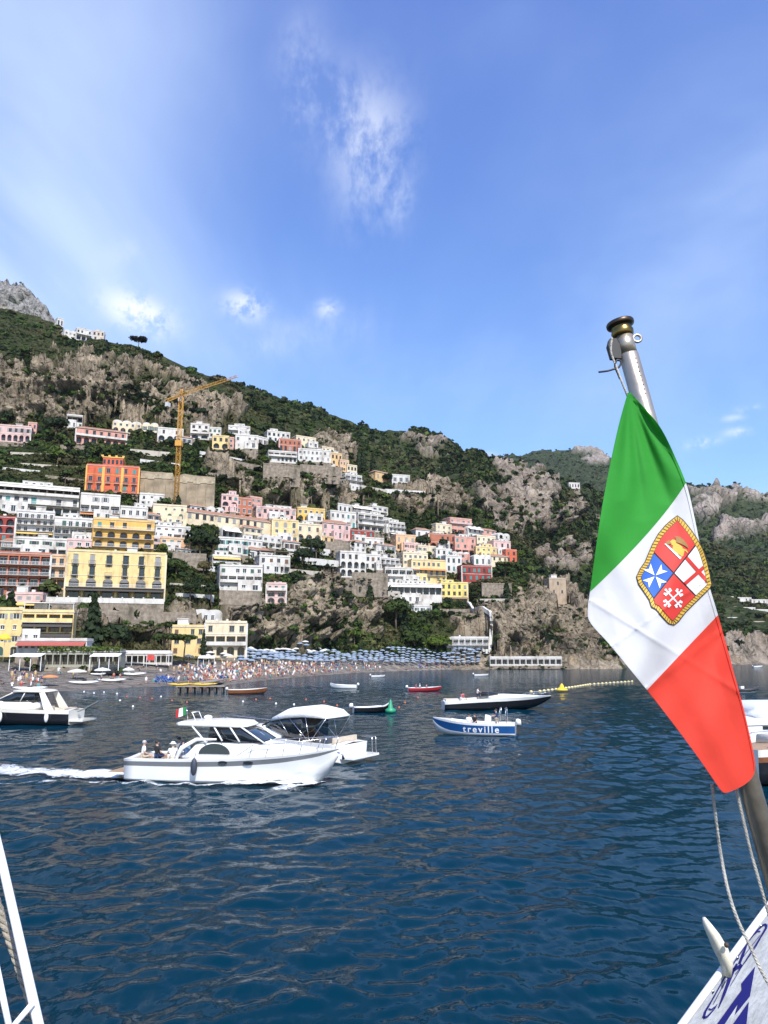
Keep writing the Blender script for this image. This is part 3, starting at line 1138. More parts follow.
    mb.build('wall', [wm, plaster(back), trim or pw], root, fix=False)
    fb = MB()
    fb.box(-hx - .12, -.15, -found, hx + .12, dep, -.503, 0)
    fb.build('foundation', STONE, root)
    rr = random.Random(label)
    if annex and L > 8 and nf > 1 and rr.random() < 0.6:
        # a one-storey front wing with a terrace on top
        aw = L * rr.uniform(.3, .55)
        a0 = -hx + rr.uniform(0, L - aw)
        ad, ah = rr.uniform(2.0, 3.4), fh * rr.uniform(.86, .97)
        ab = MB()
        na = max(2, int(aw / 3))
        aops = []
        for q in range(na):
            xc = aw / na * (q + .5)
            wq = aw / na * (.5 if q % 2 else .34)
            aops.append((xc - wq / 2, xc + wq / 2, .06 if q % 2 else ah * .3, ah * .76, .25, rr.random() < .3))
        face_with_openings(ab, aw, -0.6, ah, aops, 0, lambda u, d, z: (a0 + u, -ad + d, z), -1)
        ab.quad((a0, -ad, -.6), (a0, -.01, -.6), (a0, -.01, ah), (a0, -ad, ah))
        fb2 = MB()
        fb2.box(a0 - .05, -ad - .08, -found, a0 + aw + .05, -.16, -.603, 0)
        ab.quad((a0 + aw, -ad, -.6), (a0 + aw, -.01, -.6), (a0 + aw, -.01, ah), (a0 + aw, -ad, ah))
        ab.quad((a0, -ad, ah), (a0 + aw, -ad, ah), (a0 + aw, -.01, ah), (a0, -.01, ah), 0)
        ab.box(a0, -ad, ah + .003, a0 + aw, -ad + .15, ah + .9, 0)
        an = ab.build('front_wing', pw if rr.random() < .5 else wm, root, fix=False)
        fb2.build('foundation', STONE, an)
        for (a_, b_, c_, d_, _, _) in aops:
            wo = link('window', window_mesh(b_ - a_, d_ - c_, 'x'), an)
            wo.location = (a0 + (a_ + b_) / 2, -ad, c_)
    if annex and roof == 'flat' and L > 8 and rr.random() < 0.55:
        pwid = L * rr.uniform(.3, .5)
        p0 = -hx + .4 + rr.uniform(0, L - pwid - .8)
        py0, ph = dep * .25, rr.uniform(1.9, 2.5)
        pb = MB()
        npn = max(2, int(pwid / 2.4))
        pops = [(pwid / npn * (q + .3), pwid / npn * (q + .7), ph * .25 + h, ph * .8 + h, .2, False) for q in range(npn)]
        face_with_openings(pb, pwid, h + .21, h + ph, pops, 0, lambda u, d, z: (p0 + u, py0 + d, z), -1)
        pb.box(p0 - .1, py0 - .1, h + ph + .003, p0 + pwid + .1, dep + .05, h + ph + .18, 0)
        pb.quad((p0, py0, h + .21), (p0, dep, h + .21), (p0, dep, h + ph), (p0, py0, h + ph))
        pb.quad((p0 + pwid, py0, h + .21), (p0 + pwid, dep, h + .21), (p0 + pwid, dep, h + ph), (p0 + pwid, py0, h + ph))
        pb.quad((p0, dep, h + .21), (p0 + pwid, dep, h + .21), (p0 + pwid, dep, h + ph), (p0, dep, h + ph))
        pn = pb.build('penthouse', pw if rr.random() < .6 else wm, root, fix=False)
        for (a_, b_, c_, d_, _, _) in pops:
            wo = link('window', window_mesh(b_ - a_, d_ - c_, 'x'), pn)
            wo.location = (p0 + (a_ + b_) / 2, py0, c_)
    cache = {}
    shk = rr.choice('gbnnt')
    fmat = rr.choice(FRAMES)
    for (xc, z, w, hh, yy, kd) in wins:
        if yy == 0 and kd == 'x' and rr.random() < .22:
            kd = 'closed' + shk
        key = (round(w, 2), round(hh, 2), kd)
        if key not in cache:
            cache[key] = window_mesh(w, hh, kd, fmat)
        o = link('window', cache[key], root)
        o.location = (xc - hx, yy, z)
    for (a, b, c0, d0, _, _) in so:
        key = (round(b - a, 2), round(d0 - c0, 2), 'x')
        if key not in cache:
            cache[key] = window_mesh(b - a, d0 - c0, 'x')
        for sx in (-1, 1):
            o = link('window', cache[key], root)
            o.location = (sx * hx, (a + b) / 2, c0)
            o.rotation_euler = (0, 0, sx * PI / 2)
    # roof
    rb = MB()
    if roof == 'flat':
        e = 0.14
        rb.box(-hx - e, -e, h + .003, hx + e, dep + e, h + 0.2, 0)
        rb.box(-hx, 0, h + .203, hx, 0.22, h + 0.75, 1)
        rb.box(-hx, .223, h + .203, -hx + .22, dep, h + 0.75, 1)
        rb.box(hx - .22, .223, h + .203, hx, dep, h + 0.75, 1)
        ro = rb.build('roof', [FLATROOF, wm], root)
        rr = random.Random(name + label)
        if clutter and L > 6:
            for q in range(rr.randint(1, 3)):
                cb = MB()
                cx_, cy_ = rr.uniform(-hx * .7, hx * .7), rr.uniform(dep * .35, dep * .8)
                w_ = rr.uniform(.3, .55)
                cb.box(cx_ - w_, cy_ - .35, h + .203, cx_ + w_, cy_ + .35, h + rr.uniform(.9, 1.7), 0)
                cb.build('chimney', pw, ro)
            if rr.random() < 0.5 and L > 8:
                cb = MB()
                cx_ = rr.uniform(-hx * .4, hx * .4)
                cb.box(cx_ - 1.6, dep * .4, h + .203, cx_ + 1.6, dep * .85, h + 2.5, 0)
                cb.box(cx_ - 1.8, dep * .37, h + 2.503, cx_ + 1.8, dep * .88, h + 2.7, 0)
                cb.build('roof_room', pw, root)
    elif roof == 'tile':
        e = 0.45
        rz = min(2.4, dep * 0.26)
        rb.add([(-hx - e, -e, h), (hx + e, -e, h), (hx + e, dep + e, h), (-hx - e, dep + e, h), (-hx + dep * .3, dep / 2, h + rz), (hx - dep * .3, dep / 2, h + rz)],
               [(0, 1, 5, 4), (1, 2, 5), (2, 3, 4, 5), (3, 0, 4)], 0)
        rb.box(-hx - e, -e, h - 0.16, hx + e, dep + e, h - 0.004, 1)
        rb.build('roof', [TILE, pw], root)
    elif roof == 'vault':
        nv = max(1, round(L / 4.5))
        for q in range(nv):
            a, b = -hx + L * q / nv, -hx + L * (q + 1) / nv
            arc = arc_pts(a + .15, b - .15, h, h + 1.1, 8)
            rb.prism(arc, 'y', 0.05, dep, 0)
        rb.build('roof', pw, root)
    if top == 'pergola':
        pb = MB()
        for xx in np.linspace(-hx + .3, hx - .3, max(3, int(L / 3))):
            pb.box(xx - .09, .3, h + .76, xx + .09, .48, h + 2.9, 0)
            pb.box(xx - .07, .25, h + 2.903, xx + .07, dep * .55, h + 3.03, 0)
        pb.box(-hx + .2, .3, h + 3.033, hx - .2, .45, h + 3.15, 0)
        pb.box(-hx + .2, dep * .5, h + 3.033, hx - .2, dep * .5 + .15, h + 3.15, 0)
        pb.build('pergola', RAILW, root)
    if top and top.startswith('canopy'):
        pb = MB()
        for xx in np.linspace(-hx + .3, hx - .3, max(3, int(L / 4))):
            pb.box(xx - .06, .3, h + .76, xx + .06, .42, h + 2.4, 0)
        pb.box(-hx, .1, h + 2.403, hx, dep * .7, h + 2.55, 1)
        pb.build('roof_canopy', [RAILW, AWN[top[-1]]], root)
    bx = (min(x0, x1), max(x0, x1), yt - 2, yb)
    footprints.append((P0, th, L, dep, z0, bx, D0))
    root['hx'], root['hh'], root['dp'] = hx, h, dep
    return root




def wall_block(name, x0, x1, yt, yb, m, label, yaw=None, D=None, off=0.0, thick=1.2, cap=None, jag=None, found=5, sh=None):
    sh = sh or near
    D0 = D or float(sh.D(x0, yb)) - 1.5 + off
    P0 = at(x0, yb, D0)
    P1 = at(x1, yb, float(sh.D(x1, yb)) - 1.5 + off)
    th = max(R(-15), min(R(42), math.atan2(P1.y - P0.y, P1.x - P0.x))) if yaw is None else R(yaw)
    z0 = P0.z
    k = (x1 - CX) / F
    c, s = math.cos(th), math.sin(th)
    L = (k * (P0.y * CP + (z0 - EYE) * SP) - P0.x) / (c - k * s * CP)
    h = at(x0, yt, D0).z - z0
    mb = MB()
    n = max(2, int(L / 4))
    rr = random.Random(label)
    tops = [h + (rr.uniform(-jag, jag) if jag else 0) for _ in range(n + 1)]
    for i in range(n):
        a, b = L * i / n - L / 2, L * (i + 1) / n - L / 2
        mb.add([(a, 0, -found), (b, 0, -found), (b, thick, -found), (a, thick, -found), (a, 0, tops[i]), (b, 0, tops[i + 1]), (b, thick, tops[i + 1]), (a, thick, tops[i])],
               [(0, 1, 5, 4), (4, 5, 6, 7), (2, 3, 7, 6)] + ([(3, 0, 4, 7)] if i == 0 else []) + ([(1, 2, 6, 5)] if i == n - 1 else []), 0)
    root = empty(name, P0 + Vector((c, s, 0)) * (L / 2), th)
    mb.build('wall', m, root, fix=False)
    tag(root, label, 'wall', kind='thing')
    if cap:
        cb = MB()
        cb.box(-L / 2, -0.12, h + .003, L / 2, 0.25, h + cap[1], 0)
        nb = max(3, int(L / 3))
        for i in range(nb + 1):
            xx = -L / 2 + L * i / nb
            cb.box(xx - 0.22, -0.2, h + cap[1] + .003, xx + .22, 0.3, h + cap[1] + .35, 0)
        cb.build('parapet', cap[0], root)
    if m is TANWALL:
        cb = MB()
        rr = random.Random(label + 'x')
        xx = -L / 2 + 2
        while xx < L / 2 - 1:
            cb.box(xx - .16, -.14, -found, xx + .16, -.003, h * rr.uniform(.55, .8), 0)
            xx += rr.uniform(3.2, 5.5)
        cb.build('buttress_rib', STONE, root)
        cb = MB()
        k0 = -L / 2
        while k0 < L / 2 - .5:
            k1 = min(L / 2, k0 + rr.uniform(1.5, 4))
            cb.box(k0, -.22, h * rr.uniform(.74, .82), k1, -.145, h * rr.uniform(.93, 1.0), 0)
            k0 = k1 + .002
        cb.build('wall_face', mat('grey_shotcrete', (0.37, 0.315, 0.225), 0.95, scale=0.5, vary=0.4, bump=1.0, bscale=1.2, spec=0.1), root)
    footprints.append((P0, th, L, thick, z0, (x0, x1, yt, yb), D0))
    return root


H = house
# --- hamlet on the skyline
H('hill_house', 57, 63, 318, 326, GREYW, 'tiny pale house highest on the skyline slope', ['w2'], dep=6, clutter=False, annex=False)
H('hill_house', 64, 76, 330, 338, WHITE, 'white cottage at the downhill start of the skyline hamlet', ['w3', 'w2'], roof='vault', dep=7, annex=False)
H('hill_house', 76, 91, 328, 339, GREYW, 'grey flat-roofed villa in the middle of the skyline hamlet', ['w4p', 'g3'], dep=8, annex=False)
H('hill_house', 92, 104, 331, 340, (0.5, 0.44, 0.38), 'stone-coloured house at the umbrella pine end of the skyline hamlet', ['w3', 'w2'], dep=7, annex=False)
# --- row under the big cliff
H('villa', -6, 30, 425, 440, ROSE, 'rose-pink villa with white trim under the cliff at the picture edge', ['w6s', 'a6'], yaw=15, trim=plaster(WHITE), sh_kind='n', off=-2, annex=False)
H('villa', 27, 36, 423, 436, PINK, 'narrow brick-pink house beside the rose villa under the cliff', ['w2', 'w2'], yaw=15, annex=False)
H('house', 66, 82, 415, 428, GREYW, 'grey house with dark awning above the long salmon villa', ['g3k', 'w4'], yaw=20, awn='d')
H('villa', 75, 126, 427, 443, PINK, 'long salmon-pink villa with white arcade and terracotta parapet below the cliff', ['w7p', 'a7'], yaw=26, roof='tile', trim=plaster(WHITE), annex=False)
H('house', 112, 141, 421, 431, CREAM, 'cream house with low vaults tucked under the cliff face', ['w5', 'a4'], yaw=22, roof='vault')
H('house', 157, 183, 428, 440, WHITE, 'white cube house crossed by the crane mast', ['w2', 'a3+w0'], yaw=18)
H('villa', 190, 209, 424, 438, WHITE, 'tall white villa with two arched loggias beside the small yellow house', ['w3', 'a2p', 'a2'], yaw=12, annex=False)
H('house', 208, 221, 428, 437, GREYW, 'plain grey-white house joined to the twin-arch white villa', ['w3', 'w2'], yaw=12)
H('house', 212, 229, 436, 448, PALEY, 'small bright yellow house with dark arch among white houses', ['w3', 'a2'], yaw=14)
H('house', 228, 234, 438, 448, PINK, 'sliver of a pink house between yellow and white ones', ['w1', 'w1'], yaw=14, dep=6)
H('house', 228, 250, 426, 434, GREYW, 'white house with terrace behind the plain white box house', ['w4p', 'w3'], yaw=14)
H('house', 235, 258, 435, 448, WHITE, 'plain white box house with two small windows under the slope', ['w4', 'o3'], yaw=14)
# --- shoulder village
H('house', 267, 290, 431, 441, WHITE, 'white gabled house topping the shoulder village behind the red villa', ['w5', 'w4'], yaw=24)
H('villa', 279, 301, 439, 450, TERRA, 'brick-red villa with white framed windows on the shoulder', ['o5', 'r5'], yaw=18, trim=plaster(ROSE), annex=False)
H('house', 296, 316, 436, 446, CREAM, 'cream house stepping down beside the brick-red villa', ['w4', 'w3'], yaw=30)
H('terrace_house', 268, 297, 451, 461, GREYW, 'long grey-white terrace house above the crenellated wall', ['g5p', 'w7'], yaw=16)
H('house', 298, 331, 449, 460, WHITE, 'long white house with a row of small windows on the shoulder', ['w8', 'w6'], yaw=16)
for i, (a, b, t, bb, cc, lb) in enumerate([(322, 334, 447, 458, CREAM, 'uppermost cream house of the stepped lane on the shoulder'), (331, 342, 453, 465, OCHRE, 'ochre second house of the stepped lane'),
                                           (340, 349, 460, 471, PEACH, 'peach third house of the stepped lane'), (347, 357, 465, 476, CREAM, 'lowest cream house of the stepped lane beside the cypresses')]):
    H('lane_house', a, b, t, bb, cc, lb, ['w3', 'w2'], yaw=34, dep=7, annex=False)
H('terrace_house', 345, 362, 474, 490, GREYW, 'grey stepped terrace block hanging below the stepped lane', ['g3r', 'g3r', 'g3'], yaw=38)
# --- orange hotel and the wall site
hot = H('hotel', 85, 138, 465, 491, ORANGE, 'large orange-red hotel with yellow pilasters and raised central attic', ['w6', 'w6i', 'w6i'], yaw=14, trim=plaster(AMBER), cat='hotel', dep=14, annex=False)
H('white_hotel', -6, 78, 483, 511, WHITE, 'long white hotel of stacked terraces at the picture edge', ['g10p', 'd10r', 'g10p'], yaw=24, cat='hotel', dep=12, off=2)
H('white_villa', 79, 119, 494, 520, WHITE, 'white house with brown roof edge directly below the orange hotel', ['w4s', 'g4r', 'd5'], yaw=22, sh_kind='n', cat='house')
H('white_villa', 119, 147, 507, 526, WHITE, 'white house with a dark flat top beside the amber palazzo', ['w4', 'd5k'], yaw=24, awn='d')
H('house', 139, 164, 494, 506, WHITE, 'low white cubic house at the foot of the crane', ['o3', 'w3'], yaw=20)
H('house', 152, 186, 505, 524, CREAM, 'cream gable building with three arched windows ending the long cream range', ['o4', 'r3', 'o4'], yaw=20)
H('long_range', 185, 272, 511, 524, CREAM, 'very long cream range with low terracotta roof sloping along the road', ['d12', '-'], yaw=42, roof='tile', dep=9, cat='building', off=-3, annex=False)
H('house', 221, 238, 495, 511, ROSE, 'pale pink house with an arch beside the excavation wall', ['w3', 'a2', 'w3'], yaw=22)
H('house', 236, 252, 498, 514, TERRA, 'brick-pink house ending the group beside the excavation wall', ['w3', 'w3'], yaw=28)
# --- left slope
H('apartment_house', -8, 14, 517, 541, RED, 'dark red house with white arches at the picture edge', ['a2', 'a2', 'w3'], yaw=20, trim=plaster(WHITE), off=2)
H('apartment_house', 0, 31, 499, 510, RED, 'low dark red house front under the long white hotel', ['g4', 'w5'], yaw=22, off=4)
H('apartment_house', 15, 53, 511, 537, GREYW, 'grey-white apartment house with four rows of balconies', ['d6b', 'd6b', 'd6b', 'd6'], yaw=22)
H('apartment_house', 53, 92, 518, 541, GREYW, 'grey balcony block between apartments and the amber palazzo', ['d6b', 'g5b', 'd5'], yaw=22)
H('house', 12, 66, 538, 554, WHITE, 'white house with four pairs of green shutters', ['w4s', 'g6'], yaw=22, sh_kind='g')
H('house', 66, 91, 540, 554, ROSE, 'pale rose and white house squeezed against the amber palazzo', ['w3', 'w2'], yaw=22)
H('palazzo', 91, 153, 519, 555, AMBER, 'amber-yellow palazzo with arched loggias in three tiers', ['w5r', 'q5b', 'q5r', 'd6r'], yaw=22, cat='palazzo', annex=False)
H('loggia_block', -6, 48, 553, 596, TERRA, 'terracotta block with white framed loggias in four tiers', ['g5r', 'g5r', 'g5r', 'a5'], yaw=18, trim=plaster(WHITE), cat='apartments', off=2, annex=False)
H('loggia_house', 48, 64, 556, 588, PEACH, 'narrow peach house between loggia block and big yellow palazzo', ['w2r', 'd2r', 'g2'], yaw=18, annex=False)
H('yellow_palazzo', 64, 164, 551, 598, PALEY, 'big pale yellow palazzo with bracketed balconies and an arcade at its foot', ['d6i', 'd6i', 'q6r', 'g6k'], yaw=19, cat='palazzo', trim=plaster(CREAM), awn='d', dep=13, off=-2, annex=False)
H('pink_house', 5, 42, 594, 609, ROSE, 'low lilac-pink building above the yellow restaurant', ['w4', 'g3'], yaw=12, off=-4)
# --- beach front at the picture edge
H('restaurant_house', -8, 20, 610, 656, PALEY, 'tall yellow restaurant wing at the picture edge with small shuttered windows', ['w2', 'o2', 'w2', 'r2'], yaw=14, D=196, cat='restaurant', sh_kind='n', found=3)
H('restaurant_house', 20, 72, 612, 642, PALEY, 'yellow restaurant with deep terraces and planted balustrade by the beach', ['g4p', 'g4k', 'd5'], yaw=16, D=197, cat='restaurant', awn='w', found=10, top='canopyw')
H('glazed_restaurant', 16, 86, 641, 655, WHITE, 'glazed white dining room with red-striped awning in front of yellow restaurant', ['d11k', '-'], yaw=8, D=186, cat='restaurant', awn='r', found=3, dep=8, clutter=False, annex=False)
H('beach_bar', 37, 120, 652, 665, (0.30, 0.30, 0.24), 'low dark beach bar with green planted roof edge', ['g11'], yaw=8, D=181, cat='beach bar', dep=6, clutter=False, found=2, annex=False)
H('beach_bar', 120, 172, 654, 663, WHITE, 'long white awninged beach bar between pine and yellow villa', ['g9'], yaw=14, D=214, cat='beach bar', dep=7, clutter=False, found=2, annex=False)
H('villa', 204, 246, 623, 656, CREAM, 'cream beach villa with columned loggia and balustrade roof', ['w4+w0', 'g4p', 'a4'], yaw=12, D=238, trim=plaster(WHITE), cat='villa', found=3, annex=False)
H('villa', 171, 204, 627, 655, PALEY, 'plain pale yellow wing half hidden by the seafront pines', ['w4', 'w3', 'w4'], yaw=12, D=236, found=3, annex=False)
# --- middle slope
H('house', 155, 190, 526, 538, WHITE, 'white house with terraces under the long cream range', ['w5', 'g4'], yaw=24)
H('house', 160, 190, 538, 549, PEACH, 'low peach house behind the big dark tree', ['w4', 'd4'], yaw=24)
H('house', 218, 248, 538, 553, WHITE, 'white house with teal shutters beside the green terrace', ['w4s', 'd5'], yaw=24, sh_kind='t')
H('house', 212, 240, 556, 570, WHITE, 'white terraced upper house of the restaurant above the sea cliff', ['g4p', 'w4'], yaw=24)
H('cliff_restaurant', 219, 262, 566, 590, WHITE, 'white cliff-edge restaurant with arches in its base', ['w6', 'g5p', 'o7'], yaw=18, cat='restaurant')
H('house', 259, 290, 556, 572, WHITE, 'white house with long shaded terrace next to the pink cliff house', ['w4', 'g5r'], yaw=24, top='canopyb')
H('cliff_house', 266, 286, 584, 603, ROSE, 'candy pink little house perched over the sea cliff', ['w3p', 'a2', 'a2'], yaw=12, trim=plaster(WHITE), annex=False)
H('house', 242, 262, 540, 552, GREYW, 'grey house with flat roof terraces below the cream range', ['w4', 'g3'], yaw=28)
H('house', 272, 298, 520, 541, PALEY, 'warm yellow house with two arched upper windows', ['r3', 'w3', 'd4'], yaw=24, trim=plaster(CREAM))
H('house', 296, 322, 524, 541, CREAM, 'cream house with round arch next to the warm yellow house', ['w3', 'a3'], yaw=26)
H('house', 256, 296, 507, 517, ROSE, 'long pale pink house with dark doorway above the warm yellow house', ['d7', 'w5'], yaw=26)
H('house', 297, 325, 508, 520, (0.62, 0.42, 0.12), 'golden yellow house with arcade at the foot of the bare rock', ['w5', 'a4'], yaw=24)
H('house', 330, 356, 511, 526, WHITE, 'white house with dark balcony row under the rocky shoulder', ['w5', 'd5b'], yaw=30)
H('house', 322, 350, 522, 538, ROSE, 'dusky pink house with tiled top beside the dark red house', ['w4', 'w5'], yaw=30, roof='tile')
H('house', 350, 374, 530, 541, RED, 'dark red low house in the middle of the slope', ['w4', 'd4'], yaw=30)
H('house', 362, 384, 538, 547, WHITE, 'low white house directly under the dark red low house', ['w4'], yaw=24)
for i, (a, b, t, bb, lb) in enumerate([(352, 372, 506, 517, 'uppermost white terrace block on the stepped ridge'), (358, 384, 513, 529, 'widest white terrace block on the stepped ridge'),
                                       (380, 392, 518, 532, 'grey-white terrace block next below the widest one'), (389, 405, 522, 537, 'white terrace block at the downhill end of the stepped ridge')]):
    H('terrace_house', a, b, t, bb, WHITE if i != 2 else GREYW, lb, ['g4r', 'w4r', 'g4'][:2 + i % 2], yaw=34)
H('house', 396, 416, 535, 550, PEACH, 'apricot house with stepped flat roofs', ['w3', 'w4'], yaw=24)
H('arch_house', 340, 366, 552, 576, WHITE, 'white house with tall blue-shaded arches on a rocky spur', ['w4', 'a4', 'a4'], yaw=20, annex=False)
H('house', 365, 381, 555, 569, WHITE, 'small white house joined to the tall arch house', ['w3', 'w3'], yaw=24)
H('house', 429, 456, 534, 549, TERRA, 'faded terracotta house with cream corner among pines', ['w5', 'a3'], yaw=20, trim=plaster(CREAM))
H('house', 455, 476, 537, 554, PINK, 'salmon pink house beside the faded terracotta house', ['w4', 'w3', 'g3'], yaw=24)
H('house', 450, 472, 518, 533, PINK, 'highest pink house under the grey crags', ['w4r', 'w4', 'g3'], yaw=28)
H('house', 477, 496, 536, 547, CREAM, 'cream house in the upper row near the gorge', ['w4', 'w3'], yaw=26)
H('house', 476, 497, 547, 557, PALEY, 'yellow house with flat white roofline near the gorge', ['w4', 'd4'], yaw=22)
H('house', 494, 511, 541, 556, ROSE, 'dusty pink house second from the gorge end of the village', ['w3', 'w3'], yaw=28)
H('house', 506, 517, 550, 562, ORANGE, 'small orange house at the gorge end of the village', ['w2', 'w2'], yaw=24, dep=6)
H('house', 403, 428, 553, 571, CREAM, 'cream upper block with rows of small windows', ['w5', 'w5', 'w4'], yaw=22)
H('house', 412, 446, 560, 582, PALEY, 'wide straw-yellow block behind the white cliff hotel', ['w7', 'd6b', 'w7'], yaw=20, trim=plaster(CREAM))
H('house', 446, 462, 556, 572, GREYW, 'grey-white house between straw-yellow block and dark red hotel', ['w3', 'w3'], yaw=22)
H('red_hotel', 462, 492, 566, 581, RED, 'dark red hotel with white framed windows near the gorge', ['w6', 'w5'], yaw=16, trim=plaster(WHITE), cat='hotel', annex=False)
H('cliff_hotel', 385, 442, 584, 604, WHITE, 'wide white cliff hotel with a glazed gallery over the sea', ['g9k', '-'], yaw=12, cat='hotel', off=16, found=4.5)
H('cliff_hotel', 385, 420, 568, 584, WHITE, 'upper white terraces of the cliff hotel stepping uphill', ['g5p', 'w6p'], yaw=18, cat='hotel', off=8, found=4.5)
H('house', 441, 468, 583, 603, (0.66, 0.54, 0.17), 'lemon yellow house at the end of the white cliff hotel', ['w5', 'w5', 'd4'], yaw=14, trim=plaster(CREAM), off=5, found=5)
H('sea_house', 447, 489, 638, 652, GREYW, 'grey-white bathing house on stone base by the water', ['g7r', 'g7r'], yaw=12, cat='bathing house', found=6, off=-4, annex=False)
H('beach_club', 490, 562, 658, 664.5, WHITE, 'low white beach club along the rocky shore', ['g12'], yaw=4, cat='beach club', dep=4, clutter=False, found=2, off=-3, annex=False)
H('ruin_tower', 550, 567, 579, 604, (0.36, 0.28, 0.20), 'square brown stone watchtower on the headland', ['o1', 'o2', '-'], yaw=12, cat='tower', dep=7, annex=False)

# --- the smaller houses packed in between
for a, b, t, bb, cc, lb, fl, rf in [
    (0, 22, 541, 553, GREYW, 'grey-white house wedged above the loggia block at the picture edge', ['d4r', 'w4'], 'flat'),
    (92, 118, 511, 520, GREYW, 'low grey house with terrace right above the amber palazzo', ['g5'], 'flat'),
    (147, 160, 514, 526, WHITE, 'narrow white house between dark-topped house and cream gable building', ['w2', 'd2'], 'flat'),
    (30, 52, 496, 503, WHITE, 'thin white upper terrace in front of the long white hotel', ['g6'], 'flat'),
    (152, 172, 537, 548, ROSE, 'pale rose house beside the yellow-green tree', ['w3', 'd3'], 'flat'),
    (176, 196, 548, 557, WHITE, 'low white house above the grey viaduct wall', ['w4'], 'flat'),
    (190, 212, 505, 513, GREYW, 'grey shed-like house under the excavation wall', ['w4'], 'tile'),
    (207, 224, 508, 515, WHITE, 'small white house touching the pale pink arch house', ['w3'], 'flat'),
    (250, 262, 497, 508, PINK, 'dull pink house below the bare rock, end of the brick group', ['w2', 'w2'], 'flat'),
    (222, 240, 528, 538, GREYW, 'grey terrace house with awning under the long cream range', ['g3k'], 'flat'),
    (244, 262, 527, 538, CREAM, 'small cream house under the long cream range', ['w3', 'd3'], 'tile'),
    (250, 272, 549, 558, WHITE, 'white house half hidden behind the long shaded terrace', ['d4'], 'flat'),
    (262, 282, 536, 546, WHITE, 'white stepped house below the warm yellow house', ['w3', 'g3'], 'flat'),
    (284, 300, 541, 550, GREYW, 'small grey house among trees under the warm yellow house', ['w3'], 'tile'),
    (238, 262, 517, 526, GREYW, 'grey roadside house leaning on the long cream range', ['w4'], 'flat'),
    (270, 290, 511, 520, PEACH, 'peach house peeping over the warm yellow house', ['w3', 'w3'], 'flat'),
    (318, 334, 536, 546, OCHRE, 'ochre stone house under the dusky pink house', ['w3', 'a2'], 'flat'),
    (332, 352, 545, 554, CREAM, 'cream cottage above the tall arch house', ['w4'], 'tile'),
    (350, 366, 541, 552, WHITE, 'white cottage with two storeys right above the tall arch house', ['w3', 'w3'], 'flat'),
    (376, 396, 544, 555, WHITE, 'white house between low white house and the cream upper block', ['d4', 'w3'], 'flat'),
    (381, 400, 558, 569, GREYW, 'grey terraces beside the small white house of the spur', ['g4r', 'w3'], 'flat'),
    (404, 420, 543, 554, ROSE, 'rose house just under the apricot house', ['w3', 'w3'], 'flat'),
    (418, 436, 546, 557, CREAM, 'pale cream house between apricot house and straw-yellow block', ['w4', 'd3'], 'flat'),
    (436, 452, 549, 560, WHITE, 'white house below the faded terracotta house', ['w3', 'w3'], 'flat'),
    (452, 470, 553, 563, PINK, 'pink house behind the grey-white house near the red hotel', ['w4', 'w3'], 'flat'),
    (468, 482, 527, 538, WHITE, 'white house with awning below the highest pink house', ['w3k', 'w2'], 'flat'),
    (480, 496, 529, 538, PINK, 'pinkish house above the cream house of the upper row', ['w3', 'w2'], 'flat'),
    (498, 510, 534, 543, WHITE, 'white house at the upper end of the gorge row', ['w2', 'w2'], 'flat'),
    (492, 508, 556, 566, CREAM, 'cream house between yellow flat-roofed house and the red hotel', ['w3', 'w2'], 'flat'),
    (474, 492, 556, 566, GREYW, 'grey house peeping over the dark red hotel', ['w3'], 'flat'),
    (436, 452, 524, 534, CREAM, 'cream house left of no other above the terracotta house', ['w3', 'w3'], 'flat'),
    (416, 430, 529, 538, WHITE, 'white hut-like house above the apricot house trees', ['w2'], 'flat'),
    (372, 388, 506, 514, WHITE, 'white upper house behind the stepped white blocks', ['w3', 'g2'], 'flat'),
    (338, 352, 504, 512, GREYW, 'grey house tucked under the rocky shoulder', ['w3'], 'flat'),
    (306, 322, 514, 523, ROSE, 'small rose house between golden arcade and dusky pink house', ['w3'], 'flat'),
    (142, 158, 424, 432, CREAM, 'cream cottage between vaulted house and white cube house', ['w3'], 'flat'),
    (258, 268, 437, 445, GREYW, 'grey cottage before the shoulder village', ['w2'], 'flat'),
    (176, 192, 436, 443, WHITE, 'white annexe house beside the crane mast', ['w3'], 'flat'),
    (375, 392, 471, 480, OCHRE, 'ochre stone farmhouse on the slope past the cypresses', ['w3'], 'flat'),
    (392, 410, 475, 483, GREYW, 'pale stone terraced farmhouse above the crags', ['w3'], 'flat'),
    (196, 222, 612, 622, GREYW, 'low grey sheds on the wall over the cream beach villa', ['w4'], 'flat'),
    (414, 432, 606, 612, GREYW, 'grey pump house below the white cliff hotel', ['w3'], 'flat'),
]:
    lb = lb.replace('left of no other ', 'standing alone ')
    H('small_house', a, b, t, bb, cc, lb, fl, roof=rf, annex=False, dep=6, cat='house', sh_kind=random.choice('xxgbn'))

# low terrace walls stepping along the contour between the houses
TW = [plaster(GREYW), STONE, plaster((0.45, 0.41, 0.35))]
for i, (a, b, y) in enumerate([(170, 215, 566), (196, 240, 560), (262, 300, 553), (296, 330, 549), (238, 270, 531), (290, 322, 572), (300, 340, 560), (322, 352, 562), (380, 410, 556), (400, 440, 544), (440, 470, 612), (480, 515, 602),
                               (455, 480, 572), (150, 190, 560), (170, 210, 586), (176, 214, 596), (60, 85, 448), (130, 170, 452), (200, 245, 454), (225, 262, 462), (10, 60, 455), (0, 40, 470), (45, 84, 478), (350, 388, 486), (385, 425, 492), (200, 236, 474), (365, 400, 592), (300, 335, 460),
                               (480, 512, 545), (20, 84, 466), (140, 180, 462)]):
    w_ = wall_block('terrace_wall', a, b, y - 3.2, y, TW[i % 3], 'low pale terrace wall stepping along the green hillside', found=1.5, thick=.5)
    w_['group'] = 'terrace walls on the hillside'
    w_['category'] = 'wall'

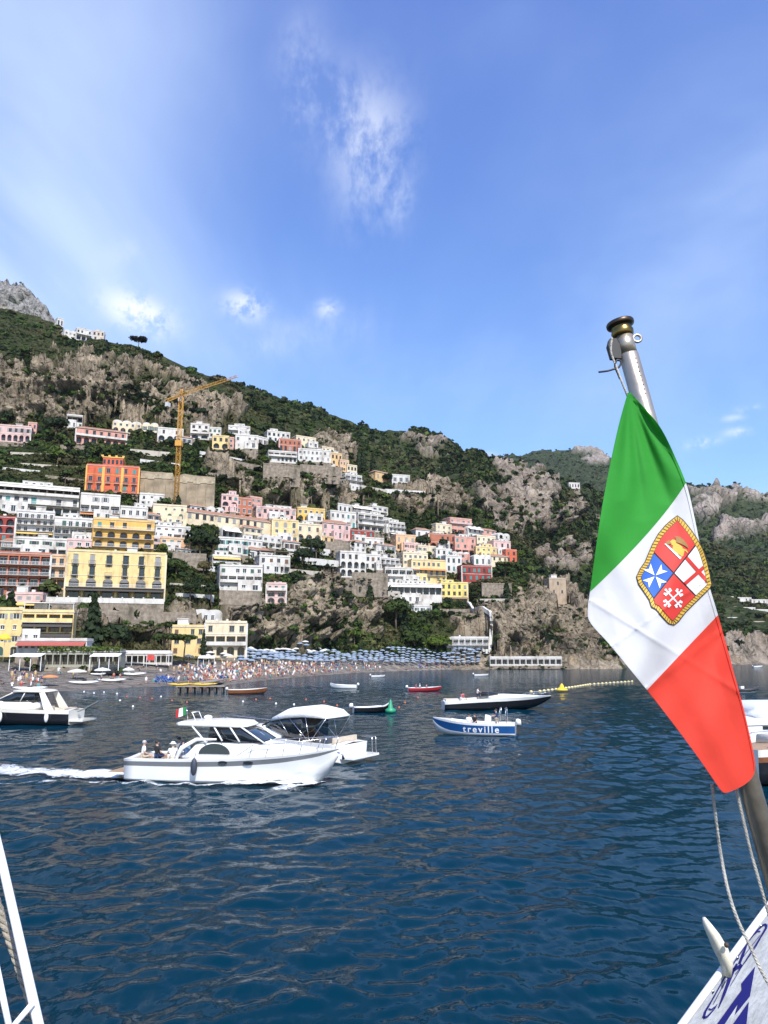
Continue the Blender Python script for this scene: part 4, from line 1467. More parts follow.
# --- far shore beside the flag
fr = [(722, 734, 597, 603, WHITE, 'white far house nearest the flag edge on the far slope'), (738, 752, 598, 604, GREYW, 'grey far house up the far slope'), (752, 772, 600, 606, WHITE, 'long white far house at the slope edge'),
      (724, 738, 607, 613, CREAM, 'cream far house below the upper far row'), (742, 756, 608, 615, WHITE, 'square white far house in the middle of the far slope'), (757, 772, 610, 616, GREYW, 'grey far house beside the square white one'),
      (728, 746, 618, 625, WHITE, 'wide white far house above the dark trees'), (752, 770, 622, 630, (0.42, 0.35, 0.27), 'tall brown stone far house above the shore'), (729, 742, 633, 640, WHITE, 'lowest white far house by the shore trees'),
      (744, 768, 641, 647, GREYW, 'long pale far house right above the shore rocks')]
for a, b, t, bb, cc, lb in fr:
    H('far_house', a, b, t, bb, cc, lb, ['w4', 'w3'], sh=mid, yaw=8, dep=9, clutter=False, side=1, annex=False)
for a, b, t, bb, lb in [(497, 507, 466, 471, 'tiny white hill house on the far ridge top'), (508, 520, 468, 473, 'longer tiny white hill house on the far ridge'), (569, 580, 483, 488, 'lone white hill house beside the flag on the ridge')]:
    H('far_house', a, b, t, bb, WHITE, lb, ['w4'], sh=mid, yaw=8, dep=9, clutter=False, side=1, annex=False)

# canvas hoods in the arcade and brackets under the small balconies of the big yellow palazzo
for o_ in list(COL.objects):
    if o_.get('label', '').startswith('big pale yellow palazzo'):
        pal = o_
fh_ = pal['hh'] / 4
bay_ = pal['hx'] * 2 / 6
HOOD = mat('grey_canvas_hood', (0.13, 0.125, 0.12), 0.85)
for q in range(6):
    xc = -pal['hx'] + bay_ * (q + .5)
    w_ = bay_ * .30
    zt, zs = fh_ * 1.74, fh_ * 1.38
    mb = MB()
    rings = []
    for k in range(6):
        a = PI / 2 * k / 5
        rings.append([(xc - w_ * math.cos(PI * j / 10), -0.02 - 1.0 * math.sin(a) * math.sin(PI * j / 10), zs + (zt - zs) * math.cos(a) * math.sin(PI * j / 10)) for j in range(11)])
    mb.loft(rings, 0)
    mb.build('canvas_hood', HOOD, pal, fix=False)
    for r_ in (1, 2):
        z = pal['hh'] - r_ * fh_
        mb = MB()
        mb.prism([(-.75, z - .165), (-.003, z - .165), (-.003, z - .95)], 'x', xc - .5, xc + .5)
        mb.build('balcony_bracket', HOOD, pal)
        mb = MB()
        mb.prism([(xc - .8, z + fh_ * .8), (xc + .8, z + fh_ * .8), (xc, z + fh_ * .95)], 'y', -.22, -.004)
        mb.build('pediment', plaster(CREAM), pal)

# attic block and pilasters of the orange hotel
hx_, hh_, dp_ = hot['hx'], hot['hh'], hot['dp']
mb = MB()
for xx in (-hx_ * 0.36, hx_ * 0.36):
    mb = MB()
    mb.box(xx - .55, -.16, 0, xx + .55, -.1, hh_ * .97, 0)
    mb.build('pilaster', plaster(AMBER), hot)
mb = MB()
mb.box(-hx_ * .42, 1.2, hh_ + .76, hx_ * .34, dp_ * .75, hh_ + 4.2, 0)
mb.box(-hx_ * .45, 1.0, hh_ + 4.203, hx_ * .37, dp_ * .77, hh_ + 4.7, 1)
for k in range(5):
    xx = -hx_ * .36 + hx_ * .64 * k / 4
    mb.box(xx - .5, 1.12, hh_ + 1.4, xx + .5, 1.19, hh_ + 3.3, 2)
for k in range(4):
    xx = -hx_ * .45 + hx_ * .8 * k / 3
    mb.box(xx - .5, 1.0, hh_ + 4.703, xx + .5, 2, hh_ + 5.4, 1)
mb.build('attic', [plaster(ORANGE), plaster(AMBER), GLASS], hot)
del mb

# --- retaining walls
wall_block('retaining_wall', 139, 172, 472, 503, TANWALL, 'tan sprayed-concrete excavation wall between orange hotel and crane', yaw=8, D=345, jag=1.2, thick=4)
wall_block('retaining_wall', 172, 214, 475, 506, TANWALL, 'tan excavation wall with grey top behind the crane mast', yaw=16, D=347, jag=1.2, thick=4)
wall_block('retaining_wall', 263, 300, 464, 476, STONE, 'grey crenellated castle-like wall above the bare rock', yaw=16, cap=(STONE, 0.5))
wall_block('retaining_wall', 300, 342, 464, 473, STONE, 'brown stone terrace wall continuing past the crenellated wall', yaw=18)
wall_block('retaining_wall', 44, 163, 602, 622, STONE, 'long grey stone wall with white parapet below the yellow palazzo', yaw=16, D=236, cap=(plaster(WHITE), 1.6))
wall_block('retaining_wall', 163, 196, 612, 622, STONE, 'rough stone garden wall beside the end of the white parapet', yaw=18)
wall_block('retaining_wall', 482, 512, 584, 597, STONE, 'grey stone terrace wall under the dark red hotel', yaw=12, cap=(STONE, .6))
wall_block('retaining_wall', 219, 262, 590, 604, STONE, 'stone base wall under the white cliff-edge restaurant', yaw=18, off=1)
wall_block('retaining_wall', 322, 350, 541, 553, STONE, 'brown stone wall under the dusky pink house', yaw=26)
wall_block('retaining_wall', 172, 206, 552, 566, STONE, 'grey arched viaduct wall below the big dark tree', yaw=24)
wall_block('retaining_wall', 352, 388, 572, 586, STONE, 'stone wall holding the ground beside the tall arch house', yaw=20)

# planted hedge along the roof edge of the dark beach bar
for o_ in list(COL.objects):
    if o_.get('label', '').startswith('low dark beach bar'):
        bar = o_
# ------------------------------------------------------------------ build the terrain
G_NEAR = ground_material('hillside', (0.021, 0.030, 0.010), (0.052, 0.058, 0.021), (0.155, 0.128, 0.095), (0.40, 0.33, 0.24), 1.0, sand=(0.27, 0.24, 0.205))
G_MID = ground_material('ridge_ground', (0.022, 0.034, 0.013), (0.054, 0.064, 0.026), (0.185, 0.148, 0.117), (0.395, 0.335, 0.27), 2.0)
G_FAR = ground_material('mountain_ground', (0.026, 0.041, 0.017), (0.056, 0.070, 0.031), (0.28, 0.235, 0.20), (0.39, 0.345, 0.30), 3.6)
G_PEAK = ground_material('peak_rock', (0.07, 0.09, 0.045), (0.11, 0.12, 0.07), (0.25, 0.245, 0.235), (0.34, 0.33, 0.31), 3.0)


def near_bottom(x):
    wl = np.interp(x, [-220, 0, 80, 160, 230, 300, 380, 450, 520, 590, 660], [702, 692, 687, 684.5, 683, 676, 671, 669, 668.5, 668.3, 668])
    return wl + 7


TN = make_sheet('hill_terrain', near, ROCK_NEAR, 0.9, 420, (-215, 655), near_bottom, 6.6, 22.0, 14, 3, 0.35)
TM = make_sheet('ridge_terrain', mid, ROCK_MID, 1.4, 190, (185, 955), lambda x: np.interp(x, [185, 560, 620, 955], [560, 640, 667, 667]), 11.0, 60.0, 26, 13, 1.1)
TF = make_sheet('mountain_terrain', far, ROCK_FAR, 2.0, 120, (300, 1120), lambda x: 0 * x + 652, 22.0, 130.0, 50, 23, 1.3)
TP = make_sheet('peak_terrain', peak, ROCK_PEAK, 1.2, 110, (-215, 138), lambda x: 0 * x + 415, 16.0, 70.0, 40, 33, 0.5)
carve(TN)
P = TN['P']
sandf = smooth(5.6, 3.4, P[..., 2]) * smooth(470, 440, TN['X'])
# the beach is smooth shingle
TN['rock'] = TN['rock'] * (1 - sandf)
hill = finish_sheet(TN, G_NEAR, dict(sand=sandf.ravel()))
ridge = finish_sheet(TM, G_MID)
mount = finish_sheet(TF, G_FAR)
pk = finish_sheet(TP, G_PEAK)


# ------------------------------------------------------------------ vegetation
def kd_veg(r, X, Y, P):
    gap = smooth(-0.42, 0.02, fbm(P / 24.0, 3, 91))
    return np.where(P[:, 2] < 7.0, 0, np.clip(1.0 - r * 1.25, 0.19, 1) * (0.5 + 0.5 * gap))


rng = np.random.default_rng(77)
pts, X_, Y_ = sample_sheet(TN, 62000, rng, kd_veg)
sz = rng.gamma(4.0, 0.36, len(pts)).clip(0.45, 3.6) * (0.7 + pts[:, 1] / 900) * (1 + 0.8 * fbm(pts / 30.0, 2, 93)).clip(.5, 1.7)
ok = clear_of_buildings(pts, sz)
pts, sz = pts[ok], sz[ok]
pts[:, 2] -= sz * 0.12
scrub('hillside_scrub', pts, sz, 30, 0.5, 1)
pts, X_, Y_ = sample_sheet(TM, 36000, rng, lambda r, X, Y, P: np.where((P[:, 2] < 8), 0, np.clip(1.0 - r * 1.3, 0.13, 1) * (0.5 + 0.5 * smooth(-0.42, 0.02, fbm(P / 60.0, 3, 91)))))
sz = rng.gamma(5.0, 0.62, len(pts)).clip(1.2, 6.0)
ok = clear_of_buildings(pts, sz)
scrub('ridge_scrub', pts[ok], sz[ok], 18, 0.6, 2, 1.0, 2.0)
pts, X_, Y_ = sample_sheet(TF, 16000, rng, lambda r, X, Y, P: np.clip(1.0 - r * 1.3, 0.05, 0.9))
sz = rng.gamma(5.0, 1.15, len(pts)).clip(2.5, 11)
scrub('mountain_scrub', pts, sz, 12, 0.6, 3, 1.15, 4.0)
pts, X_, Y_ = sample_sheet(TP, 900, rng, lambda r, X, Y, P: 0 * r + 0.5)
scrub('peak_scrub', pts, rng.gamma(4.0, 0.7, len(pts)).clip(1, 5), 12, 0.6, 4, 1.2)


# garden shrubs and hanging plants at the feet, sides and terraces of the buildings
gp, gs = [], []
for (o, th, L, dep, z0, box, D) in footprints:
    c, s_ = math.cos(th), math.sin(th)
    for k in range(int(3 + L * 0.75)):
        lx = rng.uniform(-1.5, L + 1.5)
        ly = rng.uniform(-2.6, -0.9) if rng.random() < .75 else rng.uniform(0, dep)
        if ly > -0.5:
            lx = -rng.uniform(.3, 1.5) if rng.random() < .5 else L + rng.uniform(.3, 1.5)
        sz_ = rng.uniform(.5, 1.5)
        gp.append((o[0] + lx * c - ly * s_, o[1] + lx * s_ + ly * c, z0 - rng.uniform(0.3, 2.6) - sz_ * .3 + (1.5 if ly > 0 else 0)))
        gs.append(sz_)
scrub('garden_shrubs', np.array(gp), np.array(gs), 34, 0.42, 8, 1.15)


def tree_mesh(rng, kind, nq):
    """unit-height tree (1 m tall), trunk and crown returned apart"""
    tb = MB()
    if kind == 'bushy':
        tb.tube([(0, 0, -.15), (0.01, 0, .12), (-.01, .01, .3), (0.02, 0, .55)], [.035, .028, .022, .01], 6)
        for k in range(4):
            a = k * 1.6 + rng.uniform(0, 1)
            tb.tube([(0, 0, .22 + .05 * k), (.1 * math.cos(a), .1 * math.sin(a), .38 + .05 * k), (.22 * math.cos(a), .22 * math.sin(a), .5 + .05 * k)], [.018, .013, .006], 5)
        V = clump(rng, nq, 0.42, 0.10, lumps=8, squash=1.0)
        V[:, 2] += .45
    elif kind == 'pine':
        tb.tube([(0, 0, -.15), (.015, 0, .2), (-.01, .02, .45), (.02, 0, .72)], [.03, .024, .02, .012], 6)
        for k in range(5):
            a = k * 1.26
            tb.tube([(0, 0, .5 + .03 * k), (.15 * math.cos(a), .15 * math.sin(a), .66 + .02 * k), (.3 * math.cos(a), .3 * math.sin(a), .76)], [.014, .01, .005], 5)
        V = clump(rng, nq, 0.5, 0.09, lumps=9, squash=0.48)
        V[:, 2] += .72
    elif kind == 'tall':
        tb.tube([(0, 0, -.15), (.01, 0, .3), (0, .01, .7), (0, 0, .92)], [.03, .022, .012, .004], 6)
        for k in range(6):
            a = k * 2.1
            z = .18 + .1 * k
            tb.tube([(0, 0, z), (.16 * math.cos(a) * (1 - z), .16 * math.sin(a) * (1 - z), z + .05), (.3 * math.cos(a) * (1 - z), .3 * math.sin(a) * (1 - z), z + .09)], [.012, .009, .004], 5)
        n = nq
        z = rng.uniform(0.1, 1.0, n) ** 1.15
        a = rng.uniform(0, 2 * PI, n)
        lay = 0.75 + 0.25 * np.sin(z * 42 + a * 2)
        r = (0.34 * (1 - z) ** 0.75 + .02) * lay * rng.uniform(.55, 1.05, n)
        c = np.stack([r * np.cos(a), r * np.sin(a), z], 1)
        nr = np.stack([np.cos(a), np.sin(a), 0.5 + 0 * a], 1) + rng.normal(0, .35, (n, 3))
        nr /= np.linalg.norm(nr, axis=1, keepdims=True)
        t = np.cross(nr, rng.normal(0, 1, (n, 3)))
        t /= np.linalg.norm(t, axis=1, keepdims=True)
        b = np.cross(nr, t)
        s_ = (.085 * rng.uniform(.6, 1.3, n) / 2)[:, None]
        V = np.stack([c - t * s_ - b * s_, c + t * s_ - b * s_ * .6, c + t * s_ * .7 + b * s_, c - t * s_ * .8 + b * s_], 1).reshape(-1, 3)
    else:  # cypress
        tb.tube([(0, 0, -.12), (0, 0, .15), (0, 0, .6), (0, 0, .9)], [.022, .02, .012, .003], 6)
        n = nq
        z = rng.uniform(0.05, 1.0, n)
        a = rng.uniform(0, 2 * PI, n)
        r = 0.105 * np.sin(np.clip(z, 0.02, 1) ** 0.6 * PI) ** 0.7 * rng.uniform(.7, 1.1, n) + .008
        c = np.stack([r * np.cos(a), r * np.sin(a), z], 1)
        nr = np.stack([np.cos(a), np.sin(a), 0.3 + 0 * a], 1) + rng.normal(0, .3, (n, 3))
        nr /= np.linalg.norm(nr, axis=1, keepdims=True)
        t = np.cross(nr, np.array([0, 0, 1.0]) + rng.normal(0, .4, (n, 3)))
        t /= np.linalg.norm(t, axis=1, keepdims=True)
        b = np.cross(nr, t)
        s_ = (.05 * rng.uniform(.6, 1.3, n) / 2)[:, None]
        V = np.stack([c - t * s_ - b * s_ * 1.6, c + t * s_ - b * s_, c + t * s_ * .7 + b * s_ * 1.6, c - t * s_ * .8 + b * s_ * 1.6], 1).reshape(-1, 3)
    return tb, V


def crown_mesh(V, base, rng):
    nq = len(V) // 4
    tint = np.repeat(np.array(base)[None, :] * rng.uniform(.7, 1.35, (nq, 1)), 4, 0)
    return np_mesh('crown', V, np.arange(len(V)).reshape(-1, 4), LEAF, dict(tint=tint), smooth_=False)


TREE_KINDS = {}
for kk, kind in enumerate(['bushy', 'pine', 'tall', 'cypress']):
    r2 = np.random.default_rng(100 + kk)
    tb, V = tree_mesh(r2, kind, {'bushy': 620, 'pine': 800, 'tall': 900, 'cypress': 420}[kind])
    TREE_KINDS[kind] = (tb.mesh('trunk', BARK), V, r2)
_crowns = {}


def big_tree(name, kind, px, py_base, py_top, label, green, D=None, off=-2.0, wide=1.0, cat='tree', group=None):
    Dd = D or float(near.D(px, py_base)) + off
    p = at(px, py_base, Dd)
    h = at(px, py_top, Dd).z - p.z
    root = empty(name, p, random.uniform(0, 6))
    root.scale = (h * wide, h * wide, h)
    tm, V, r2 = TREE_KINDS[kind]
    link('trunk', tm, root)
    key = (kind, green)
    if key not in _crowns:
        _crowns[key] = crown_mesh(V, green, r2)
    link('crown', _crowns[key], root)
    tag(root, label, cat, group)
    return root


DK, MD, OL, BR = (0.022, 0.036, 0.014), (0.040, 0.062, 0.016), (0.062, 0.080, 0.022), (0.075, 0.11, 0.018)
big_tree('umbrella_pine', 'pine', 138.5, 349, 335.5, 'lone umbrella pine standing on the skyline', (0.022, 0.026, 0.014), off=-1, wide=1.25)
big_tree('dark_tree', 'bushy', 56, 436, 411, 'dark round tree between rose villa and salmon villa under the cliff', DK, off=-6, wide=1.1)
big_tree('dark_tree', 'bushy', 8, 424, 408, 'dark tree at the cliff foot above the rose villa', DK, wide=0.9)
big_tree('seafront_pine', 'tall', 91, 655, 596, 'tallest dark conifer by the beach beside the yellow restaurant', DK, D=197, wide=0.75)
big_tree('seafront_pine', 'bushy', 113, 655, 614, 'wide dark tree spreading beside the tall beach conifer', DK, D=201, wide=1.15)
big_tree('seafront_pine', 'pine', 164, 657, 631, 'low spreading pine on the seafront nearest the beach bar', MD, D=222, wide=1.15)
big_tree('seafront_pine', 'pine', 184, 657, 632, 'low spreading pine in front of the pale yellow wing', MD, D=224, wide=1.15)
big_tree('seafront_pine', 'tall', 203, 656, 630, 'narrow dark tree growing against the cream beach villa', DK, D=232, wide=0.5)
big_tree('broad_tree', 'bushy', 200, 557, 522, 'big dark broad tree below the long cream range', DK, off=-8, wide=1.0)
big_tree('broad_tree', 'bushy', 213, 552, 530, 'smaller dark tree touching the big broad tree', DK, off=-8)
big_tree('bright_tree', 'bushy', 163, 556, 540, 'yellow-green tree beside the amber palazzo', BR, off=-6)
big_tree('broad_tree', 'bushy', 176, 578, 552, 'bushy green tree beside the big yellow palazzo', MD, off=-5, wide=1.1)
big_tree('broad_tree', 'bushy', 190, 598, 574, 'green tree in the garden under the bushy palazzo tree', DK, off=-4)
big_tree('broad_tree', 'bushy', 211, 600, 578, 'dark tree in front of the cliff-edge restaurant', DK, off=-4)
big_tree('broad_tree', 'bushy', 203, 576, 556, 'brown-tinged tree in the hillside garden', (0.10, 0.085, 0.035), off=-4)
big_tree('broad_tree', 'bushy', 302, 484, 468, 'round dark tree in front of the crenellated wall', DK, off=-5, wide=1.1)
big_tree('broad_tree', 'bushy', 331, 482, 464, 'round dark tree at the end of the stone terrace wall', DK, off=-5, wide=1.1)
big_tree('broad_tree', 'bushy', 302, 566, 542, 'large dark tree in the middle of the slope under the cream house', DK, off=-5, wide=1.1)
big_tree('broad_tree', 'bushy', 316, 558, 532, 'taller dark tree beside the house with the round arch', DK, off=-5, wide=.9)
big_tree('cypress_tree', 'cypress', 358.5, 472, 452, 'slim dark cypress nearest the stepped lane', DK, off=-3, wide=1.2)
big_tree('cypress_tree', 'cypress', 363, 472, 449, 'taller slim cypress next to the lane cypress', DK, off=-3, wide=1.2)
big_tree('cypress_tree', 'cypress', 373, 474, 455, 'third cypress standing apart on the slope', DK, off=-3, wide=1.3)
big_tree('broad_tree', 'bushy', 423, 550, 531, 'dark pine clump between apricot and terracotta houses', DK, off=-5, wide=1.1)
big_tree('broad_tree', 'bushy', 443, 549, 536, 'small dark tree in front of the faded terracotta house', DK, off=-5)
big_tree('broad_tree', 'pine', 505, 577, 560, 'olive green pine beside the dark red hotel', OL, off=-4, wide=1.3)
big_tree('broad_tree', 'bushy', 396, 625, 590, 'big dark tree on the slope under the white cliff hotel', MD, off=-5, wide=1.0)
big_tree('broad_tree', 'bushy', 436, 655, 628, 'bright green tree behind the bathing house', BR, off=-4, wide=1.3)
big_tree('broad_tree', 'bushy', 415, 652, 625, 'rounded green tree next to the bright tree by the bathing house', MD, off=-4, wide=1.3)
big_tree('cypress_tree', 'cypress', 370, 617, 586, 'narrow dark cypress on the sea cliff below the tall arch house', DK, off=-4, wide=1.5)
big_tree('cypress_tree', 'cypress', 290, 646, 618, 'narrow dark cypress at the foot of the sea cliff', DK, off=-5, wide=1.6)

# countless-looking but countable: the larger trees scattered over the slope
small_protos = []
for k in range(7):
    r2 = np.random.default_rng(300 + k)
    kind = ['bushy', 'bushy', 'bushy', 'pine', 'bushy', 'tall', 'bushy'][k]
    tb, V = tree_mesh(r2, kind, 170)
    g = [DK, MD, (0.05, 0.08, 0.02), MD, OL, DK, (0.075, 0.115, 0.022)][k]
    base = tb.mesh('tmp', BARK)
    nv0 = len(base.vertices)
    co = np.empty(nv0 * 3)
    base.vertices.foreach_get('co', co)
    m = MB()
    m.v = [tuple(v) for v in co.reshape(-1, 3)]
    m.f = [list(p.vertices) for p in base.polygons]
    # bigger leaves: the crown is only a few pixels wide
    c0 = V.reshape(-1, 4, 3).mean(1, keepdims=True)
    V = (c0 + (V.reshape(-1, 4, 3) - c0) * 1.9).reshape(-1, 3)
    m.m = [0] * len(m.f)
    m.sm = [True] * len(m.f)
    n0 = len(m.v)
    m.v += [tuple(v) for v in V]
    m.f += [[n0 + 4 * i, n0 + 4 * i + 1, n0 + 4 * i + 2, n0 + 4 * i + 3] for i in range(len(V) // 4)]
    m.m += [1] * (len(V) // 4)
    m.sm += [False] * (len(V) // 4)
    me = m.mesh('tree', [BARK, LEAF])
    a = me.attributes.new('tint', 'FLOAT_COLOR', 'POINT')
    tint = np.ones((len(m.v), 4))
    tint[:, :3] = np.array(g)
    tint[n0:, :3] *= np.repeat(r2.uniform(.7, 1.35, (len(V) // 4, 1)), 4, 0)
    a.data.foreach_set('color', tint.astype(np.float32).ravel())
    small_protos.append(me)
pts, X_, Y_ = sample_sheet(TN, 1500, rng, lambda r, X, Y, P: np.where((P[:, 2] < 8) | (P[:, 1] > 520), 0, np.clip(1.0 - r * 2.0, 0.0, 1)))
ok = clear_of_buildings(pts, np.full(len(pts), 3.4))
pts = pts[ok][:230]
first = None
for i, p in enumerate(pts):
    me = small_protos[i % 7]
    if first is None:
        first = link('hillside_tree', me)
        o = first
    else:
        o = first.copy()
        o.data = me
        COL.objects.link(o)
    h = rng.uniform(4.5, 9.5)
    o.location = p
    o.scale = (h, h, h)
    o.rotation_euler = (0, 0, rng.uniform(0, 6.28))
    tag(o, 'green leafy tree among the dense trees and scrub on the hillside', 'tree', 'trees on the hillside')

rh = np.random.default_rng(41)
n = 900
hp_ = np.stack([rh.uniform(-bar['hx'], bar['hx'], n), rh.uniform(-.5, 1.2, n), bar['hh'] + rh.uniform(.1, 1.15, n)], 1)
a_ = rh.normal(0, 1, (n, 3))
a_ /= np.linalg.norm(a_, axis=1, keepdims=True)
b_ = np.cross(a_, rh.normal(0, 1, (n, 3)))
b_ /= np.linalg.norm(b_, axis=1, keepdims=True)
V = np.stack([hp_ - a_ * .2 - b_ * .2, hp_ + a_ * .2 - b_ * .2, hp_ + a_ * .2 + b_ * .2, hp_ - a_ * .2 + b_ * .2], 1).reshape(-1, 3)
link('hedge', crown_mesh(V, BR, rh), bar)

# ------------------------------------------------------------------ tower crane
CR = mat('crane_yellow', (0.52, 0.27, 0.04), 0.55, vary=0.2, scale=1.5)
GREY = mat('light_grey_paint', (0.5, 0.5, 0.49), 0.6)


def lattice(mb, a, b, w, n, r, up=Vector((0, 1, 0)), tri=False):
    a, b = Vector(a), Vector(b)
    t = (b - a).normalized()
    u = t.cross(up).normalized()
    v = u.cross(t).normalized()
    offs = [(u * w / 2 + v * w / 2), (u * w / 2 - v * w / 2), (-u * w / 2 - v * w / 2), (-u * w / 2 + v * w / 2)] if not tri else [u * w / 2, -u * w / 2, v * w]
    k = len(offs)
    for o in offs:
        mb.tube([a + o, b + o], r, 5)
    for i in range(n):
        p, q = a.lerp(b, i / n), a.lerp(b, (i + 1) / n)
        for j in range(k):
            o1, o2 = offs[j], offs[(j + 1) % k]
            if i % 2:
                o1, o2 = o2, o1
            mb.tube([p + o1, q + o2], r * .65, 4)
            mb.tube([p + offs[j], p + offs[(j + 1) % k]], r * .6, 4)


cD = 344.0
b0 = at(176.0, 503, cD)
t0_ = at(183.5, 397, cD)
height = t0_.z - b0.z
lean = Vector((0, 0, 1))
root = empty('tower_crane', b0, 0)
tag(root, 'yellow lattice tower crane rising in front of the tan excavation wall', 'crane')
mb = MB()
lattice(mb, (0, 0, -4), (0, 0, height), 1.7, 26, 0.12)
mb.build('mast', CR, root)
jt = at(238, 377, cD + 46) - b0
jb = at(166, 403, cD - 9) - b0
pivot = Vector((0, 0, height + .6))
jd = Vector((jt.x, jt.y, 0)).normalized()
tip = pivot + jd * Vector((jt.x, jt.y, 0)).length
tip.z = jt.z
mb = MB()
lattice(mb, pivot, tip, 1.2, 24, 0.10, up=Vector((0, 0, 1)), tri=True)
mb.build('jib', CR, root)
ct = pivot - jd * 11
ct.z = jb.z
mb = MB()
lattice(mb, pivot, ct, 1.1, 6, 0.12, up=Vector((0, 0, 1)), tri=True)
cj = mb.build('counter_jib', CR, root)
mb = MB()
sx = jd.cross(Vector((0, 0, 1))) * .7
c8 = [ct + jd * q + sx * e + Vector((0, 0, z)) for z in (-1.9, .1) for q, e in ((0, -1), (2.2, -1), (2.2, 1), (0, 1))]
mb.add(c8, [(0, 3, 2, 1), (4, 5, 6, 7), (0, 1, 5, 4), (1, 2, 6, 5), (2, 3, 7, 6), (3, 0, 4, 7)])
mb.build('counterweight', GREY, cj)
mb = MB()
apex = pivot + Vector((0, 0, 3.2))
lattice(mb, pivot, apex, 0.9, 3, 0.12)
mb.tube([apex, pivot.lerp(tip, .62)], .05, 4)
mb.tube([apex, ct], .05, 4)
mb.build('apex', CR, root)
mb = MB()
cb = pivot + jd * 1.3 - sx.normalized() * 1.5 + Vector((0, 0, -1.4))
mb.box(cb.x - .8, cb.y - .8, cb.z - 1, cb.x + .8, cb.y + .8, cb.z + 1, 0)
mb.build('cab', GREY, root)
mb = MB()
mb.box(-1.6, -1.4, -18, 1.6, 1.4, -17.5, 0)
zc = height * .555
mb = MB()
mb.box(-1.5, -1.5, zc - 1.4, 1.5, 1.5, zc + 1.2, 0)
mb.build('climbing_collar', CR, root)
footprints.append((b0 + Vector((-2, 0, 0)), 0, 4, 3, b0.z, (172, 181, 398, 503), cD))

def ground_at(px, py):
    j = int(np.clip(round((px + 215) / 0.9), 0, TN['nc'] - 1))
    i = int(np.argmin(np.abs(TN['Y'][:TN['nfront'], j] - py)))
    return Vector(TN['P'][i, j])



# zigzag stair path down to the shore
PATHM = mat('pale_concrete_path', (0.5, 0.48, 0.44), 0.9, vary=0.2)
mb = MB()
pp = [(467, 603), (474, 611), (481, 620), (490, 628), (491.5, 634), (486, 642), (478, 650)]
pq = []
for a, b in zip(pp, pp[1:]):
    for k in range(4):
        pq.append((a[0] + (b[0] - a[0]) * k / 4, a[1] + (b[1] - a[1]) * k / 4))
wp = [ground_at(x, y) + Vector((0, -1.2, 1.0)) for x, y in pq]
wp = [(wp[max(i - 1, 0)] + wp[i] * 2 + wp[min(i + 1, len(wp) - 1)]) / 4 for i in range(len(wp))]
for a, b in zip(wp, wp[1:]):
    d = (b - a)
    side_ = Vector((-d.y, d.x, 0)).normalized() * 0.7
    vs = [a - side_, b - side_, b + side_, a + side_]
    up_ = Vector((0, 0, 1.0))
    mb.add([v - up_ * 1.5 for v in vs] + [v + up_ * .6 for v in vs], [(4, 5, 6, 7), (0, 1, 5, 4), (1, 2, 6, 5), (2, 3, 7, 6), (3, 0, 4, 7)])
po = mb.build('zigzag_path', PATHM)
tag(po, kind='structure')
# ------------------------------------------------------------------ the sea
wr = np.random.default_rng(9)
NW = 54
lam = np.exp(wr.uniform(math.log(0.30), math.log(4.0), NW))
ang = np.where(wr.random(NW) < 0.7, wr.normal(R(-62), R(30), NW), wr.normal(R(-130), R(35), NW))
KX, KY = 2 * PI / lam * np.cos(ang), 2 * PI / lam * np.sin(ang)
AMP = 0.050 * lam / (2 * PI) * wr.uniform(0.6, 1.4, NW) * np.where(lam > 1.6, 0.5, np.where(lam < 0.9, 1.3, 1.0))
PH = wr.uniform(0, 2 * PI, NW)


def wave_h(x, y, sp):
    """height of the sea at x,y; waves too short for the local mesh spacing are left to the bump map"""
    h = np.zeros_like(x)
    P3 = np.stack([x / 9.0, y / 9.0, 0 * x], -1)
    gust = 0.75 + 0.5 * vnoise(P3 * 0.5, 71)
    wx = x + 0.35 * vnoise(P3 * 3.1, 72)
    wy = y + 0.35 * vnoise(P3 * 3.1 + 9, 73)
    for k in range(NW):
        f = np.clip((lam[k] / sp - 2.5) / 2.5, 0, 1)
        if f.max() <= 0:
            continue
        s = np.sin(KX[k] * wx + KY[k] * wy + PH[k])
        h += f * AMP[k] * (1 + 0.5 * np.clip((sp - .3) / .5, 0, 1)) * (s + 0.28 * (1 - 2 * np.abs(np.sin(0.5 * (KX[k] * wx + KY[k] * wy + PH[k])))) * 1.0)
    return h * gust


rows = [3.0]
while rows[-1] < 900:
    rows.append(rows[-1] + max(0.10, rows[-1] * 0.0055))
while rows[-1] < 4200:
    rows.append(rows[-1] * 1.25)
rows = np.array(rows)
az = np.concatenate([np.linspace(-85, -34, 26)[:-1], np.linspace(-34, 34, 660), np.linspace(34, 85, 26)[1:]])
A_, R_ = np.meshgrid(np.radians(az), rows)
xs_, ys_ = R_ * np.sin(A_), R_ * np.cos(A_)
sp_ = np.maximum(np.maximum(0.10, R_ * 0.0055), R_ * np.gradient(np.radians(az))[None, :])
zs_ = wave_h(xs_, ys_, sp_)
zs_ *= smooth(1200, 300, R_)


